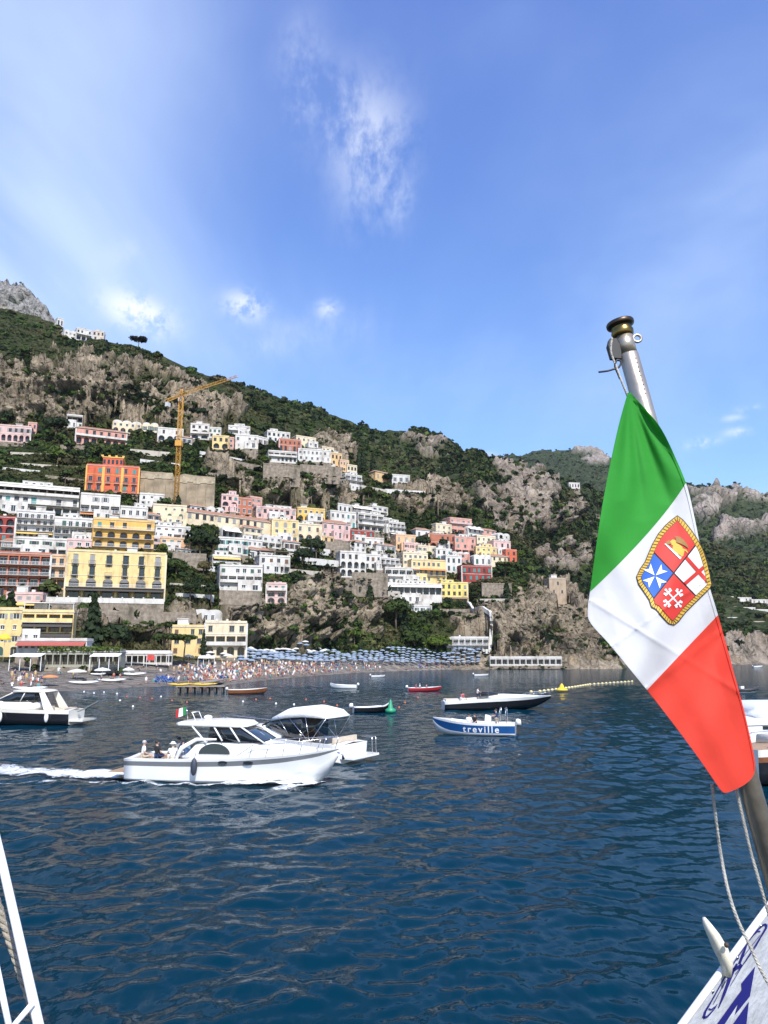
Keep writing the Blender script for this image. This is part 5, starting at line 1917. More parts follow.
def water_material():
    m = bpy.data.materials.new('sea_water')
    m.use_nodes = True
    nt = m.node_tree
    b = nt.nodes['Principled BSDF']
    b.inputs['Roughness'].default_value = 0.035
    b.inputs['IOR'].default_value = 1.33
    b.inputs['Specular IOR Level'].default_value = 0.13
    L = nt.links.new
    tc = nd(nt, 'ShaderNodeTexCoord')
    n0 = nd(nt, 'ShaderNodeTexNoise', Scale=0.02, Detail=3.0)
    L(tc.outputs['Object'], n0.inputs['Vector'])
    mx = nd(nt, 'ShaderNodeMix', data_type='RGBA')
    mx.inputs[6].default_value = (0.0004, 0.0165, 0.029, 1)
    mx.inputs[7].default_value = (0.0006, 0.026, 0.047, 1)
    L(n0.outputs['Fac'], mx.inputs[0])

    def nz(scale, det, rot):
        mp = nd(nt, 'ShaderNodeMapping')
        mp.inputs['Rotation'].default_value = (0, 0, R(rot))
        mp.inputs['Scale'].default_value = (1, 0.55, 1)
        L(tc.outputs['Object'], mp.inputs[0])
        n = nd(nt, 'ShaderNodeTexNoise', Scale=scale, Detail=det, Roughness=0.5)
        L(mp.outputs[0], n.inputs['Vector'])
        return n.outputs['Fac']
    b1 = nd(nt, 'ShaderNodeBump', Strength=0.8)
    b1.inputs['Distance'].default_value = 0.14
    L(nz(0.6, 3.0, 25), b1.inputs['Height'])
    b2 = nd(nt, 'ShaderNodeBump', Strength=0.7)
    b2.inputs['Distance'].default_value = 0.055
    L(nz(2.3, 3.0, -20), b2.inputs['Height'])
    L(b1.outputs[0], b2.inputs['Normal'])
    # body colour below, mirror above: the share of each follows the angle of view
    df = nd(nt, 'ShaderNodeBsdfDiffuse')
    L(mx.outputs[2], df.inputs['Color'])
    gl = nt.nodes.new('ShaderNodeBsdfGlossy')
    gl.inputs['Roughness'].default_value = 0.05
    gl.inputs['Color'].default_value = (1, 1, 1, 1)
    fr = nd(nt, 'ShaderNodeFresnel')
    fr.inputs['IOR'].default_value = 1.24
    fm = nd(nt, 'ShaderNodeMath', operation='MULTIPLY')
    fm.inputs[1].default_value = 0.62
    L(fr.outputs[0], fm.inputs[0])
    for nn in (gl, fr):
        L(b2.outputs[0], nn.inputs['Normal'])
    L(b2.outputs[0], df.inputs['Normal'])
    ms = nd(nt, 'ShaderNodeMixShader')
    L(fm.outputs[0], ms.inputs[0])
    L(df.outputs[0], ms.inputs[1])
    L(gl.outputs[0], ms.inputs[2])
    L(ms.outputs[0], nt.nodes['Material Output'].inputs['Surface'])
    nt.nodes.remove(b)
    return m


WATER = water_material()
me = np_mesh('sea', np.stack([xs_, ys_, zs_], -1).reshape(-1, 3), grid_faces(len(rows), len(az)), WATER)
tag(link('sea', me), kind='structure')


def foam_material(name, thr, soft):
    m = bpy.data.materials.new(name)
    m.use_nodes = True
    nt = m.node_tree
    b = nt.nodes['Principled BSDF']
    b.inputs['Base Color'].default_value = (0.80, 0.84, 0.86, 1)
    b.inputs['Roughness'].default_value = 0.8
    L = nt.links.new
    tc = nd(nt, 'ShaderNodeTexCoord')
    a = nd(nt, 'ShaderNodeAttribute', attribute_name='dens')
    n = nd(nt, 'ShaderNodeTexNoise', Scale=2.2, Detail=9.0, Roughness=0.72, Distortion=0.8)
    L(tc.outputs['Object'], n.inputs['Vector'])
    s = nd(nt, 'ShaderNodeMath', operation='ADD')
    L(a.outputs['Fac'], s.inputs[0])
    L(n.outputs['Fac'], s.inputs[1])
    r = nd(nt, 'ShaderNodeMapRange')
    r.inputs[1].default_value, r.inputs[2].default_value = thr, thr + soft
    L(s.outputs[0], r.inputs[0])
    L(r.outputs[0], b.inputs['Alpha'])
    return m


FOAM = foam_material('foam', 0.92, 0.28)


def foam(name, pts, width, dens, lift=0.03, hump=0.0, n=60, m=18):
    """a ribbon of foam on the sea along pts (x,y); width and density per point"""
    pts = np.array(pts, float)
    t = np.linspace(0, len(pts) - 1, n)
    cx = np.interp(t, range(len(pts)), pts[:, 0])
    cy = np.interp(t, range(len(pts)), pts[:, 1])
    w = np.interp(t, range(len(pts)), width)
    dn = np.interp(t, range(len(pts)), dens)
    tx, ty = np.gradient(cx), np.gradient(cy)
    ln = np.hypot(tx, ty)
    nx, ny = -ty / ln, tx / ln
    v = np.linspace(-1, 1, m)
    X = cx[:, None] + nx[:, None] * w[:, None] * v
    Y = cy[:, None] + ny[:, None] * w[:, None] * v
    fall = np.clip(1 - v * v, 0, 1)[None, :]
    end = np.clip(np.minimum(np.arange(n), n - 1 - np.arange(n)) / 4.0, 0, 1)[:, None]
    Dn = dn[:, None] * fall ** 0.6 - (1 - fall) * 0.6 - (1 - end) * .6
    nzz = fbm(np.stack([X * 1.4, Y * 1.4, 0 * X], -1), 3, 55)
    Z = wave_h(X, Y, np.full_like(X, 0.35)) + lift + hump * fall * np.maximum(0, 0.55 + nzz) * dn[:, None]
    me = np_mesh(name, np.stack([X, Y, Z], -1).reshape(-1, 3), grid_faces(n, m), FOAM, dict(dens=Dn.ravel()))
    o = link(name, me)
    tag(o, kind='stuff')
    return o


# ------------------------------------------------------------------ people
SKIN = mat('skin', (0.46, 0.30, 0.23), 0.6, vary=0.06)
SKIN2 = mat('tanned_skin', (0.33, 0.20, 0.145), 0.6, vary=0.06)
HAIRS = {'dark': mat('dark_hair', (0.025, 0.018, 0.014), 0.7), 'grey': mat('grey_hair', (0.42, 0.41, 0.39), 0.8), 'blond': mat('blond_hair', (0.42, 0.28, 0.13), 0.7)}
CLOTH = {'white': mat('white_cotton', (0.75, 0.75, 0.73), 0.9), 'black': mat('black_cotton', (0.02, 0.02, 0.022), 0.9), 'navy': mat('navy_cotton', (0.03, 0.05, 0.12), 0.9),
         'blue': mat('blue_cotton', (0.18, 0.28, 0.45), 0.9), 'beige': mat('beige_cotton', (0.5, 0.42, 0.32), 0.9), 'red': mat('red_cotton', (0.5, 0.06, 0.05), 0.9),
         'grey': mat('grey_cotton', (0.25, 0.25, 0.26), 0.9), 'teal': mat('teal_cotton', (0.08, 0.3, 0.32), 0.9), 'yellow': mat('yellow_cotton', (0.6, 0.42, 0.08), 0.9), 'pink': mat('pink_cotton', (0.6, 0.25, 0.3), 0.9)}
EYE_M = mat('eye_dark', (0.02, 0.015, 0.012), 0.3, vary=0)
LIP_M = mat('lips', (0.40, 0.14, 0.12), 0.5, vary=0)


def skin_mesh(name, verts, edges, radii, root, sub, material):
    me = bpy.data.meshes.new(name)
    me.from_pydata([tuple(v) for v in verts], edges, [])
    o = bpy.data.objects.new(name, me)
    COL.objects.link(o)
    md = o.modifiers.new('s', 'SKIN')
    md.use_smooth_shade = True
    ly = me.skin_vertices[0] if me.skin_vertices else None
    if ly is None:
        bm = bmesh.new()
        bm.from_mesh(me)
        bm.verts.layers.skin.verify()
        bm.to_mesh(me)
        bm.free()
        ly = me.skin_vertices[0]
    for i, r in enumerate(radii):
        ly.data[i].radius = (r, r) if not isinstance(r, tuple) else r
        ly.data[i].use_root = (i == root)
    if sub:
        sd = o.modifiers.new('u', 'SUBSURF')
        sd.levels = sd.render_levels = sub
    dg = bpy.context.evaluated_depsgraph_get()
    out = bpy.data.meshes.new_from_object(o.evaluated_get(dg))
    bpy.data.objects.remove(o)
    bpy.data.meshes.remove(me)
    out.name = name
    out.materials.clear()
    out.materials.append(material)
    return out


def pose_joints(pose):
    """joints facing +y, z up; standing: feet at 0; sitting: seat surface at 0"""
    J = {}
    if pose.startswith('sit'):
        z = -0.86
        J.update(hipL=(-.10, 0.0, .95 + z), hipR=(.10, 0.0, .95 + z), kneeL=(-.13, .43, .97 + z), kneeR=(.13, .43, .97 + z), ankL=(-.13, .46, .54 + z), ankR=(.13, .46, .54 + z),
                 toeL=(-.14, .62, .50 + z), toeR=(.14, .62, .50 + z))
    else:
        z = 0.0
        J.update(hipL=(-.10, 0, .90), hipR=(.10, 0, .90), kneeL=(-.12, .03, .50), kneeR=(.13, .05, .50), ankL=(-.12, -.02, .09), ankR=(.15, 0, .09), toeL=(-.14, .15, .035), toeR=(.18, .16, .035))
    lean = {'sit_lean': .12, 'sit_back': -.08}.get(pose, 0.02)
    T = lambda x, y, h: (x, y + lean * (h - .95) / .5, h + z)
    J.update(pel=T(0, 0, .96), waist=T(0, .005, 1.10), chest=T(0, .01, 1.30), nb=T(0, 0, 1.45), neck=T(0, .01, 1.52), head=T(0, .025, 1.62), top=T(0, .02, 1.69),
             shL=T(-.185, 0, 1.41), shR=T(.185, 0, 1.41))
    if pose in ('stand_drive', 'sit_lean'):
        J.update(elL=T(-.25, .14, 1.20), elR=T(.25, .14, 1.20), wrL=T(-.17, .36, 1.16), wrR=T(.17, .36, 1.16))
    elif pose == 'sit_arm':
        J.update(elL=T(-.27, .17, 1.30), elR=T(.26, .10, 1.16), wrL=T(-.12, .20, 1.55), wrR=T(.16, .30, 1.02))
    elif pose.startswith('sit'):
        J.update(elL=T(-.26, .03, 1.14), elR=T(.26, .03, 1.14), wrL=T(-.17, .24, 1.04), wrR=T(.17, .24, 1.04))
    else:
        J.update(elL=T(-.25, -.02, 1.13), elR=T(.25, -.02, 1.13), wrL=T(-.27, .07, .88), wrR=T(.27, .07, .88))
    return {k: Vector(v) for k, v in J.items()}


def build_person(label, pose, shirt, legs, hair, loc, rz, scale=1.0, hat=None, skin=None, long_legs=False, sleeve=True, group=None):
    skin = skin or SKIN
    J = pose_joints(pose)
    names = list(J)
    V = [J[n] for n in names]
    ix = {n: i for i, n in enumerate(names)}
    rad = dict(pel=.125, waist=.115, chest=.135, nb=.075, neck=.052, head=(.088, .102), top=(.066, .075), shL=.062, shR=.062, elL=.042, elR=.042, wrL=.028, wrR=.028,
               hipL=.088, hipR=.088, kneeL=.058, kneeR=.058, ankL=.040, ankR=.040, toeL=.034, toeR=.034)
    Rr = [rad[n] for n in names]
    E = [('pel', 'waist'), ('waist', 'chest'), ('chest', 'nb'), ('nb', 'neck'), ('neck', 'head'), ('head', 'top'), ('chest', 'shL'), ('chest', 'shR'), ('shL', 'elL'), ('shR', 'elR'),
         ('elL', 'wrL'), ('elR', 'wrR'), ('pel', 'hipL'), ('pel', 'hipR'), ('hipL', 'kneeL'), ('hipR', 'kneeR'), ('kneeL', 'ankL'), ('kneeR', 'ankR'), ('ankL', 'toeL'), ('ankR', 'toeR')]
    E = [(ix[a], ix[b]) for a, b in E]
    for s, sg in (('L', -1), ('R', 1)):
        d = (J['wr' + s] - J['el' + s]).normalized()
        side = d.cross(Vector((0, 0, 1)))
        side = side.normalized() if side.length > .1 else Vector((sg, 0, 0))
        palm = J['wr' + s] + d * .075
        pi = len(V)
        V.append(palm)
        Rr.append(.026)
        E.append((ix['wr' + s], pi))
        up = side.cross(d).normalized()
        for f, (o, ln) in enumerate([(-.034, .055), (-.012, .075), (.012, .08), (.034, .068)]):
            a = palm + d * .035 + side * o
            b = a + d * ln * .6 - up * .012
            V += [a, b]
            Rr += [.010, .0085]
            k = len(V)
            E += [(pi, k - 2), (k - 2, k - 1)]
        a = J['wr' + s] + d * .045 + side * (-.045 * sg)
        b = a + d * .045 + side * (-.012 * sg)
        V += [a, b]
        Rr += [.011, .009]
        k = len(V)
        E += [(pi, k - 2), (k - 2, k - 1)]
    root = empty('person', loc, rz)
    root.scale = (scale,) * 3
    tag(root, label, 'person', group)
    body = link('body', skin_mesh('body', V, E, Rr, ix['pel'], 1, skin), root)
    # face
    h = J['head']
    fm = MB()
    for sx in (-1, 1):
        fm.ell(h + Vector((sx * .034, .092, .012)), (.012, .008, .007), 8, 6, 0)
        fm.ell(h + Vector((sx * .098, 0.0, .0)), (.012, .022, .034), 8, 6, 1)
    fm.ell(h + Vector((0, .105, -.018)), (.013, .020, .026), 8, 6, 1)
    fm.ell(h + Vector((0, .092, -.056)), (.026, .008, .008), 8, 6, 2)
    fm.build('face', [EYE_M, skin, LIP_M], body)
    hm = MB()
    hm.ell(h + Vector((0, -.025, .045)), (.108, .112, .098), 12, 8)
    if hair == 'long':
        hm.ell(h + Vector((0, -.07, -.07)), (.095, .06, .15), 10, 8)
    hm.build('hair', HAIRS['dark' if hair == 'long' else hair], body)
    if hat:
        mb = MB()
        c = h + Vector((0, -.005, .085))
        mb.lathe([(.19, -.02), (.19, -.008), (.118, .0), (.112, .06), (.08, .085), (.001, .092)], 16, 0, c)
        mb.build('hat', CLOTH[hat], root)
    if shirt:
        nm = ['pel', 'waist', 'chest', 'nb', 'shL', 'shR'] + (['elL', 'elR'] if sleeve else [])
        vv = [J[n].copy() for n in nm]
        if sleeve:
            for n, (a, b) in (('elL', ('shL', 'elL')), ('elR', ('shR', 'elR'))):
                vv[nm.index(n)] = J[a].lerp(J[b], .75)
        rr = [dict(pel=.142, waist=.132, chest=.152, nb=.082, shL=.077, shR=.077, elL=.062, elR=.062)[n] for n in nm]
        q = {n: i for i, n in enumerate(nm)}
        ee = [(q[a], q[b]) for a, b in [('pel', 'waist'), ('waist', 'chest'), ('chest', 'nb'), ('chest', 'shL'), ('chest', 'shR')] + ([('shL', 'elL'), ('shR', 'elR')] if sleeve else [])]
        link('shirt', skin_mesh('shirt', vv, ee, rr, 0, 1, CLOTH[shirt]), root)
    nm = ['pel', 'hipL', 'hipR', 'kneeL', 'kneeR'] + (['ankL', 'ankR'] if long_legs else [])
    vv = [J[n].copy() for n in nm]
    if not long_legs:
        for n, a, b in (('kneeL', 'hipL', 'kneeL'), ('kneeR', 'hipR', 'kneeR')):
            vv[nm.index(n)] = J[a].lerp(J[b], .8)
    rr = [dict(pel=.14, hipL=.105, hipR=.105, kneeL=.082, kneeR=.082, ankL=.06, ankR=.06)[n] for n in nm]
    q = {n: i for i, n in enumerate(nm)}
    ee = [(q[a], q[b]) for a, b in [('pel', 'hipL'), ('pel', 'hipR'), ('hipL', 'kneeL'), ('hipR', 'kneeR')] + ([('kneeL', 'ankL'), ('kneeR', 'ankR')] if long_legs else [])]
    link('trousers', skin_mesh('trousers', vv, ee, rr, 0, 1, CLOTH[legs]), root)
    return root


# ------------------------------------------------------------------ boats
GEL = mat('white_gelcoat', (0.76, 0.76, 0.74), 0.22, vary=0.05, scale=0.6, coat=0.4)
GELC = mat('cream_gelcoat', (0.72, 0.69, 0.60), 0.25, vary=0.05, scale=0.6, coat=0.4)
HBLACK = mat('black_hull', (0.012, 0.012, 0.014), 0.15, vary=0.1, coat=0.5)
HBLUE = mat('blue_hull', (0.012, 0.075, 0.23), 0.25, vary=0.1, coat=0.3)
HRED = mat('red_hull', (0.36, 0.025, 0.03), 0.25, vary=0.1, coat=0.3)
HWOOD = mat('varnished_wood', (0.20, 0.075, 0.03), 0.2, vary=0.3, scale=3, coat=0.6)
TEAK = mat('teak', (0.33, 0.22, 0.13), 0.6, vary=0.25, scale=4)
BSTRIPE = mat('grey_hull_stripe', (0.17, 0.18, 0.19), 0.3, vary=0.08)
BOTTOM = mat('dark_antifouling', (0.03, 0.035, 0.05), 0.7, vary=0.2)
TINT = mat('tinted_windscreen', (0.012, 0.016, 0.02), 0.06, vary=0, coat=0.5)
STEEL = mat('stainless_steel', (0.62, 0.61, 0.59), 0.18, metal=1.0, vary=0.05)
CANVAS = mat('white_canvas', (0.74, 0.73, 0.70), 0.85, vary=0.06, bump=0.2)
CUSH = mat('beige_cushion', (0.55, 0.47, 0.36), 0.8, bump=0.3)
FENDER = mat('dark_fender', (0.03, 0.04, 0.06), 0.6)
RUBBER = mat('dark_rubber', (0.025, 0.026, 0.028), 0.55, vary=0.2)
OUTB = mat('white_outboard', (0.70, 0.70, 0.69), 0.3)


def interp_st(st, n):
    st = np.array(st, float)
    t = np.linspace(0, 1, n)
    x = st[0, 0] + (st[-1, 0] - st[0, 0]) * (1 - (1 - t) ** 1.35)
    out = [x]
    for k in range(1, st.shape[1]):
        # smooth interpolation through the stations
        xs = st[:, 0]
        ys = st[:, k]
        d = np.gradient(ys, xs)
        i = np.clip(np.searchsorted(xs, x) - 1, 0, len(xs) - 2)
        h = xs[i + 1] - xs[i]
        u = (x - xs[i]) / h
        out.append((2 * u**3 - 3 * u**2 + 1) * ys[i] + (u**3 - 2 * u**2 + u) * h * d[i] + (-2 * u**3 + 3 * u**2) * ys[i + 1] + (u**3 - u**2) * h * d[i + 1])
    return np.array(out).T


def hull_part(root, st, bands, mats, flare=0.0, n=26, name='hull'):
    """st rows: x, half beam at sheer, sheer z, half beam at chine, chine z, keel z; bands: (t0..1 from chine up, material of the span below it)"""
    S_ = interp_st(st, n)
    mb = MB()
    ts = [0.0] + [b[0] for b in bands]
    rings = []
    for x, bs, zs, bc, zc, zk in S_:
        bs, bc = max(bs, .01), max(bc, .005)
        half = [(0.0, zk)]
        for t in ts:
            half.append((bc + (bs - bc) * (t - flare * math.sin(PI * t)), zc + (zs - zc) * t))
        ring = [(x, y, z) for y, z in reversed(half)] + [(x, -y, z) for y, z in half[1:]]
        rings.append(ring)
    m = len(rings[0])
    vs = [p for r in rings for p in r]
    nb = len(ts)
    for i in range(n - 1):
        for k in range(m - 1):
            dist = min(k, m - 2 - k)
            lvl = nb - 1 - dist       # 0 = bottom span
            mi = 0 if lvl <= 0 else bands[lvl - 1][1]
            if lvl <= 0:
                mi = bands[0][2] if len(bands[0]) > 2 else 0
            mb.f.append([i * m + k, i * m + k + 1, (i + 1) * m + k + 1, (i + 1) * m + k])
            mb.m.append(mi)
            mb.sm.append(True)
    mb.v = vs
    mb.f.append(list(range(m)))
    mb.m.append(bands[-1][1])
    mb.sm.append(False)
    o = mb.build(name, mats, root)
    return o, S_


def deck_part(root, S_, x_from, mats, drop=0.06, camber=0.08, inset=0.03, cockpit=None, floor=None, coam=0.22):
    I = lambda x, k: np.interp(x, S_[:, 0], S_[:, k])
    fl_w = lambda x: max(.04, I(x, 3) + (I(x, 1) - I(x, 3)) * np.clip((floor - I(x, 4)) / (I(x, 2) - I(x, 4)), 0, 1) - .10)
    """deck between the sheers; cockpit=(x0,x1) leaves a well with a floor"""
    mb = MB()
    rows_ = [r for r in S_ if r[0] >= x_from - 1e-6]
    xs = sorted({r[0] for r in rows_} | (set(cockpit) if cockpit else set()))
    bsf = lambda x: np.interp(x, S_[:, 0], S_[:, 1]) - inset
    zsf = lambda x: np.interp(x, S_[:, 0], S_[:, 2]) - drop
    for a, b in zip(xs, xs[1:]):
        inside = cockpit and cockpit[0] - 1e-6 <= a and b <= cockpit[1] + 1e-6
        for s in (-1, 1):
            if inside:
                ya, yb = bsf(a), bsf(b)
                ia, ib = max(.05, ya - coam), max(.05, yb - coam)
                mb.quad((a, s * ya, zsf(a)), (b, s * yb, zsf(b)), (b, s * ib, zsf(b) + .02), (a, s * ia, zsf(a) + .02), 0)
                ja, jb = min(ia, fl_w(a)), min(ib, fl_w(b))
                mb.quad((a, s * ia, zsf(a) + .02), (b, s * ib, zsf(b) + .02), (b, s * jb, floor), (a, s * ja, floor), 0)
                mb.quad((a, s * ja, floor), (b, s * jb, floor), (b, 0, floor), (a, 0, floor), 1)
            else:
                mb.quad((a, s * bsf(a), zsf(a)), (b, s * bsf(b), zsf(b)), (b, 0, zsf(b) + camber * bsf(b)), (a, 0, zsf(a) + camber * bsf(a)), 0)
    if cockpit:
        for x in cockpit:
            i = max(.05, bsf(x) - coam)
            j = min(i, fl_w(x))
            mb.quad((x, -j, floor), (x, j, floor), (x, i, zsf(x) + .06), (x, -i, zsf(x) + .06), 0)
    return mb.build('deck', mats, root, fix=False)


def loft_block(root, name, m, sec, round_=0.25, parent=None, mi_top=None):
    """superstructure from sections (x, half width at foot, half width at top, z foot, z top)"""
    mb = MB()
    rings = []
    for x, wb, wt, zb, zt in sec:
        r = min(round_, abs(zt - zb) * .6, wt * .6)
        half = [(wb, zb), (wt + (wb - wt) * .25, zb + (zt - zb) * .75 - r * .1), (wt - r * .25, zt - r * .12), (wt - r, zt), (wt * .4, zt + .03)]
        rings.append([(x, y, z) for y, z in half] + [(x, -y, z) for y, z in reversed(half)])
    mb.loft(rings, 0, closed=True, caps=True)
    return mb.build(name, m, root)


def side_panel(root, name, m, poly, yfun, sides=(-1, 1), t=0.03):
    """a thin pane lying on a boat's sides; poly in (x,z); yfun(x,z) half width there"""
    for s in sides:
        mb = MB()
        n = len(poly)
        o = [(x, s * (yfun(x, z) + t), z) for x, z in poly]
        i = [(x, s * (yfun(x, z) - t), z) for x, z in poly]
        mb.add(o + i, [tuple(range(n)), tuple(range(n, 2 * n))[::-1]] + [(k, (k + 1) % n, n + (k + 1) % n, n + k) for k in range(n)], 0)
        mb.build(name, m, root)


def rail_part(root, S_, x0, x1, h, n=6, inset=.12, r=.018, name='bow_rail', both=True, drop=0):
    for s in (-1, 1):
        mb = MB()
        xs = np.linspace(x0, x1, n)
        f = lambda x: Vector((x, s * max(.02, np.interp(x, S_[:, 0], S_[:, 1]) - inset), np.interp(x, S_[:, 0], S_[:, 2])))
        top = [f(x) + Vector((.12, 0, h * (1 if i else .15))) for i, x in enumerate(xs)]
        mb.tube(top, r, 6)
        for i, x in enumerate(xs):
            if i:
                mb.tube([f(x) - Vector((.08, 0, .05)), top[i]], r * .9, 6)
        mb.build(name, STEEL, root)


def outboard(root, x, z, m=None, s=1.0, y=0.0):
    mb = MB()
    M = Matrix.Identity(4)
    mb.loft([[(x - .55 * s, y - .16 * s, z + .15 * s), (x - .55 * s, y + .16 * s, z + .15 * s), (x - .5 * s, y + .15 * s, z + .62 * s), (x - .5 * s, y - .15 * s, z + .62 * s)],
             [(x - .2 * s, y - .2 * s, z + .12 * s), (x - .2 * s, y + .2 * s, z + .12 * s), (x - .22 * s, y + .17 * s, z + .75 * s), (x - .22 * s, y - .17 * s, z + .75 * s)],
             [(x + .05 * s, y - .15 * s, z + .15 * s), (x + .05 * s, y + .15 * s, z + .15 * s), (x - .02 * s, y + .13 * s, z + .68 * s), (x - .02 * s, y - .13 * s, z + .68 * s)]], 0, closed=True, caps=True)
    mb.box(x - .36 * s, y - .07 * s, z - .75 * s, x - .1 * s, y + .07 * s, z + .14 * s, 1)
    mb.build('outboard_motor', [m or OUTB, RUBBER], root)


def small_flag(parent, x, y, z, h=0.75, wdt=0.5, hgt=0.36):
    mb = MB()
    mb.tube([(x, y, z), (x - .12, y, z + h)], .014, 6)
    o = mb.build('flagstaff', STEEL, parent)
    fb = MB()
    for k in range(9):
        for j in range(3):
            u0, u1 = k / 9, (k + 1) / 9
            f = lambda u, v: (x - .12 - u * wdt, y + .05 * math.sin(u * 7 + v), z + h - hgt * (1 - v) - u * .18)
            fb.quad(f(u0, j / 3), f(u1, j / 3), f(u1, (j + 1) / 3), f(u0, (j + 1) / 3), k // 3)
    fb.build('ensign', [mat('flag_green', (0.02, 0.20, 0.06), 0.8), mat('flag_white', (0.75, 0.75, 0.73), 0.8), mat('flag_red', (0.55, 0.03, 0.03), 0.8)], o)


def place(root, px, py, heading, D=None):
    p = on_level(px, py)
    root.location = (p.x, p.y, 0)
    root.rotation_euler = (0, 0, R(heading))
    return p


def world_of(root, x, y, z):
    return Matrix.LocRotScale(root.location, root.rotation_euler, root.scale) @ Vector((x, y, z))


# --- the white express cruiser under way
cr = empty('motor_cruiser', (0, 0, 0))
p = place(cr, 138, 777.0, -11)
cr.scale = (1.09, 1.06, 1.04)
tag(cr, 'white express cruiser under way with grey stripe and people at its stern', 'motorboat')
st = [(0, 1.55, 1.12, 1.42, 0.12, -0.35), (3, 1.72, 1.18, 1.52, .12, -.42), (6, 1.62, 1.30, 1.30, .2, -.42), (8.3, 1.12, 1.46, .62, .5, -.2), (9.6, .50, 1.60, .2, .95, .25), (10.25, .03, 1.68, .01, 1.45, 1.25)]
h_, SC = hull_part(cr, st, [(.05, 0, 0), (.66, 0), (.88, 2), (1.0, 0)], [GEL, BOTTOM, BSTRIPE], flare=.04)
deck_part(cr, SC, 0, [GEL, TEAK], cockpit=(0.35, 3.3), floor=.62, coam=.28, drop=.03)
mb = MB()
mb.box(-.95, -1.35, .32, -.003, 1.35, .42, 0)
mb.box(-.93, -1.3, .423, -.05, 1.3, .44, 1)
mb.build('swim_platform', [GEL, TEAK], cr)
cab = loft_block(cr, 'cabin', GEL, [(3.0, 1.36, 1.3, 1.1, 1.3), (3.5, 1.38, 1.28, 1.1, 1.85), (4.4, 1.38, 1.26, 1.1, 2.08), (6.4, 1.3, 1.2, 1.15, 2.02), (7.0, 1.2, 1.1, 1.2, 1.92), (8.3, .85, .7, 1.35, 1.72), (9.1, .5, .4, 1.5, 1.66)], .3)
loft_block(cr, 'windscreen', TINT, [(4.15, 1.27, 1.12, 2.0, 2.70), (5.6, 1.26, 1.1, 2.0, 2.70), (6.2, 1.2, 1.0, 1.98, 2.42), (6.85, 1.08, .95, 1.9, 2.04)], .1)
hb = MB()
for s in (-1, 1):
    for a, b in (((6.9, 1.0, 1.95), (5.7, 1.08, 2.74)), ((5.75, 1.24, 2.02), (5.2, 1.14, 2.72)), ((4.9, 1.29, 2.05), (4.4, 1.16, 2.72)), ((4.1, 1.30, 1.95), (3.3, 1.18, 2.72))):
        hb.tube([(a[0], s * (a[1] + .03), a[2]), (b[0], s * (b[1] + .03), b[2])], .045, 6)
    hb.tube([(2.6, s * 1.38, 1.12), (2.9, s * 1.36, 1.7), (3.6, s * 1.3, 2.1), (4.6, s * 1.29, 2.12)], [.1, .12, .1, .05], 6)
hb.tube([(6.92, -.95, 1.98), (6.92, .95, 1.98)], .04, 6)
hb.tube([(6.3, 0, 2.36), (6.9, 0, 2.0)], .035, 6)
hb.build('windscreen_frame', GEL, cr)
loft_block(cr, 'hardtop', GEL, [(2.35, 1.0, .9, 2.80, 2.86), (2.6, 1.2, 1.1, 2.74, 2.92), (4.2, 1.28, 1.2, 2.72, 2.98), (5.6, 1.2, 1.1, 2.70, 2.92), (5.95, .9, .8, 2.7, 2.76)], .1)
arch = [(3.75 + .78 + .78 * math.cos(PI * k / 12), 1.42 + .50 * math.sin(PI * k / 12)) for k in range(13)]
yw = lambda x, z: np.interp(z, [1.1, 2.08], [1.385, 1.29])
side_panel(cr, 'side_window', TINT, arch, yw)
hullw = lambda x, z: np.interp(x, SC[:, 0], SC[:, 1]) - .045
for xx in (5.1, 6.3):
    side_panel(cr, 'porthole', TINT, [(xx + .22 * math.cos(2 * PI * k / 12), 1.08 + .075 * math.sin(2 * PI * k / 12)) for k in range(12)], hullw, t=.05)
rail_part(cr, SC, 5.6, 10.15, .58, 7)
mb = MB()
mb.ell((3.75, -1.84, .86), (.16, .15, .42), 12, 10)
mb.tube([(3.75, -1.84, 1.2), (3.75, -1.66, 1.5)], .012, 5)
mb.build('fender', FENDER, cr)
mb = MB()
mb.box(.45, -1.2, .623, .95, 1.2, 1.08, 0)
mb.box(1.6, .55, .623, 3.0, 1.15, 1.05, 0)
mb.build('cockpit_seat', CUSH, cr)
mb = MB()
mb.tube([(3.1, -.4, 2.95), (2.9, -.4, 3.35)], .02, 6)
mb.tube([(3.1, .4, 2.95), (2.9, .4, 3.35)], .02, 6)
mb.tube([(2.9, -.42, 3.33), (2.9, .42, 3.33)], .03, 6)
mb.ell((3.5, .2, 3.06), (.22, .22, .12), 12, 8)
mb.build('radar_arch', GEL, cr)
small_flag(cr, 2.75, -.5, 2.92, .72, .55, .42)
small_anchor = MB()
small_anchor.tube([(10.0, 0, 1.55), (10.45, 0, 1.4), (10.5, 0, 1.15)], [.04, .05, .07], 6)
small_anchor.build('anchor', STEEL, cr)


def aboard(boat, x, y, z, face, *a, **k):
    w = world_of(boat, x, y, z)
    return build_person(*a, loc=w, rz=boat.rotation_euler.z + R(face) - PI / 2, **k)


aboard(cr, .7, -.95, 1.10, 35, 'seated grey-haired man in white shirt at the very stern of the cruiser', 'sit', 'white', 'beige', 'grey')
aboard(cr, 1.5, -1.0, 1.14, 60, 'seated dark-haired man in black T-shirt on the cruiser gunwale', 'sit_back', 'black', 'navy', 'dark')
aboard(cr, 1.75, .75, 1.12, -70, 'man in dark shirt seated behind the others across the cruiser cockpit', 'sit', 'grey', 'black', 'dark')
aboard(cr, 2.25, -.95, 1.02, 120, 'seated person in white sun hat and pale top in the cruiser cockpit', 'sit_lean', 'white', 'beige', 'grey', hat='white')
aboard(cr, 3.0, -1.0, 1.12, 160, 'long-haired woman in blue top with raised arm beside the cruiser cabin', 'sit_arm', 'blue', 'white', 'long')

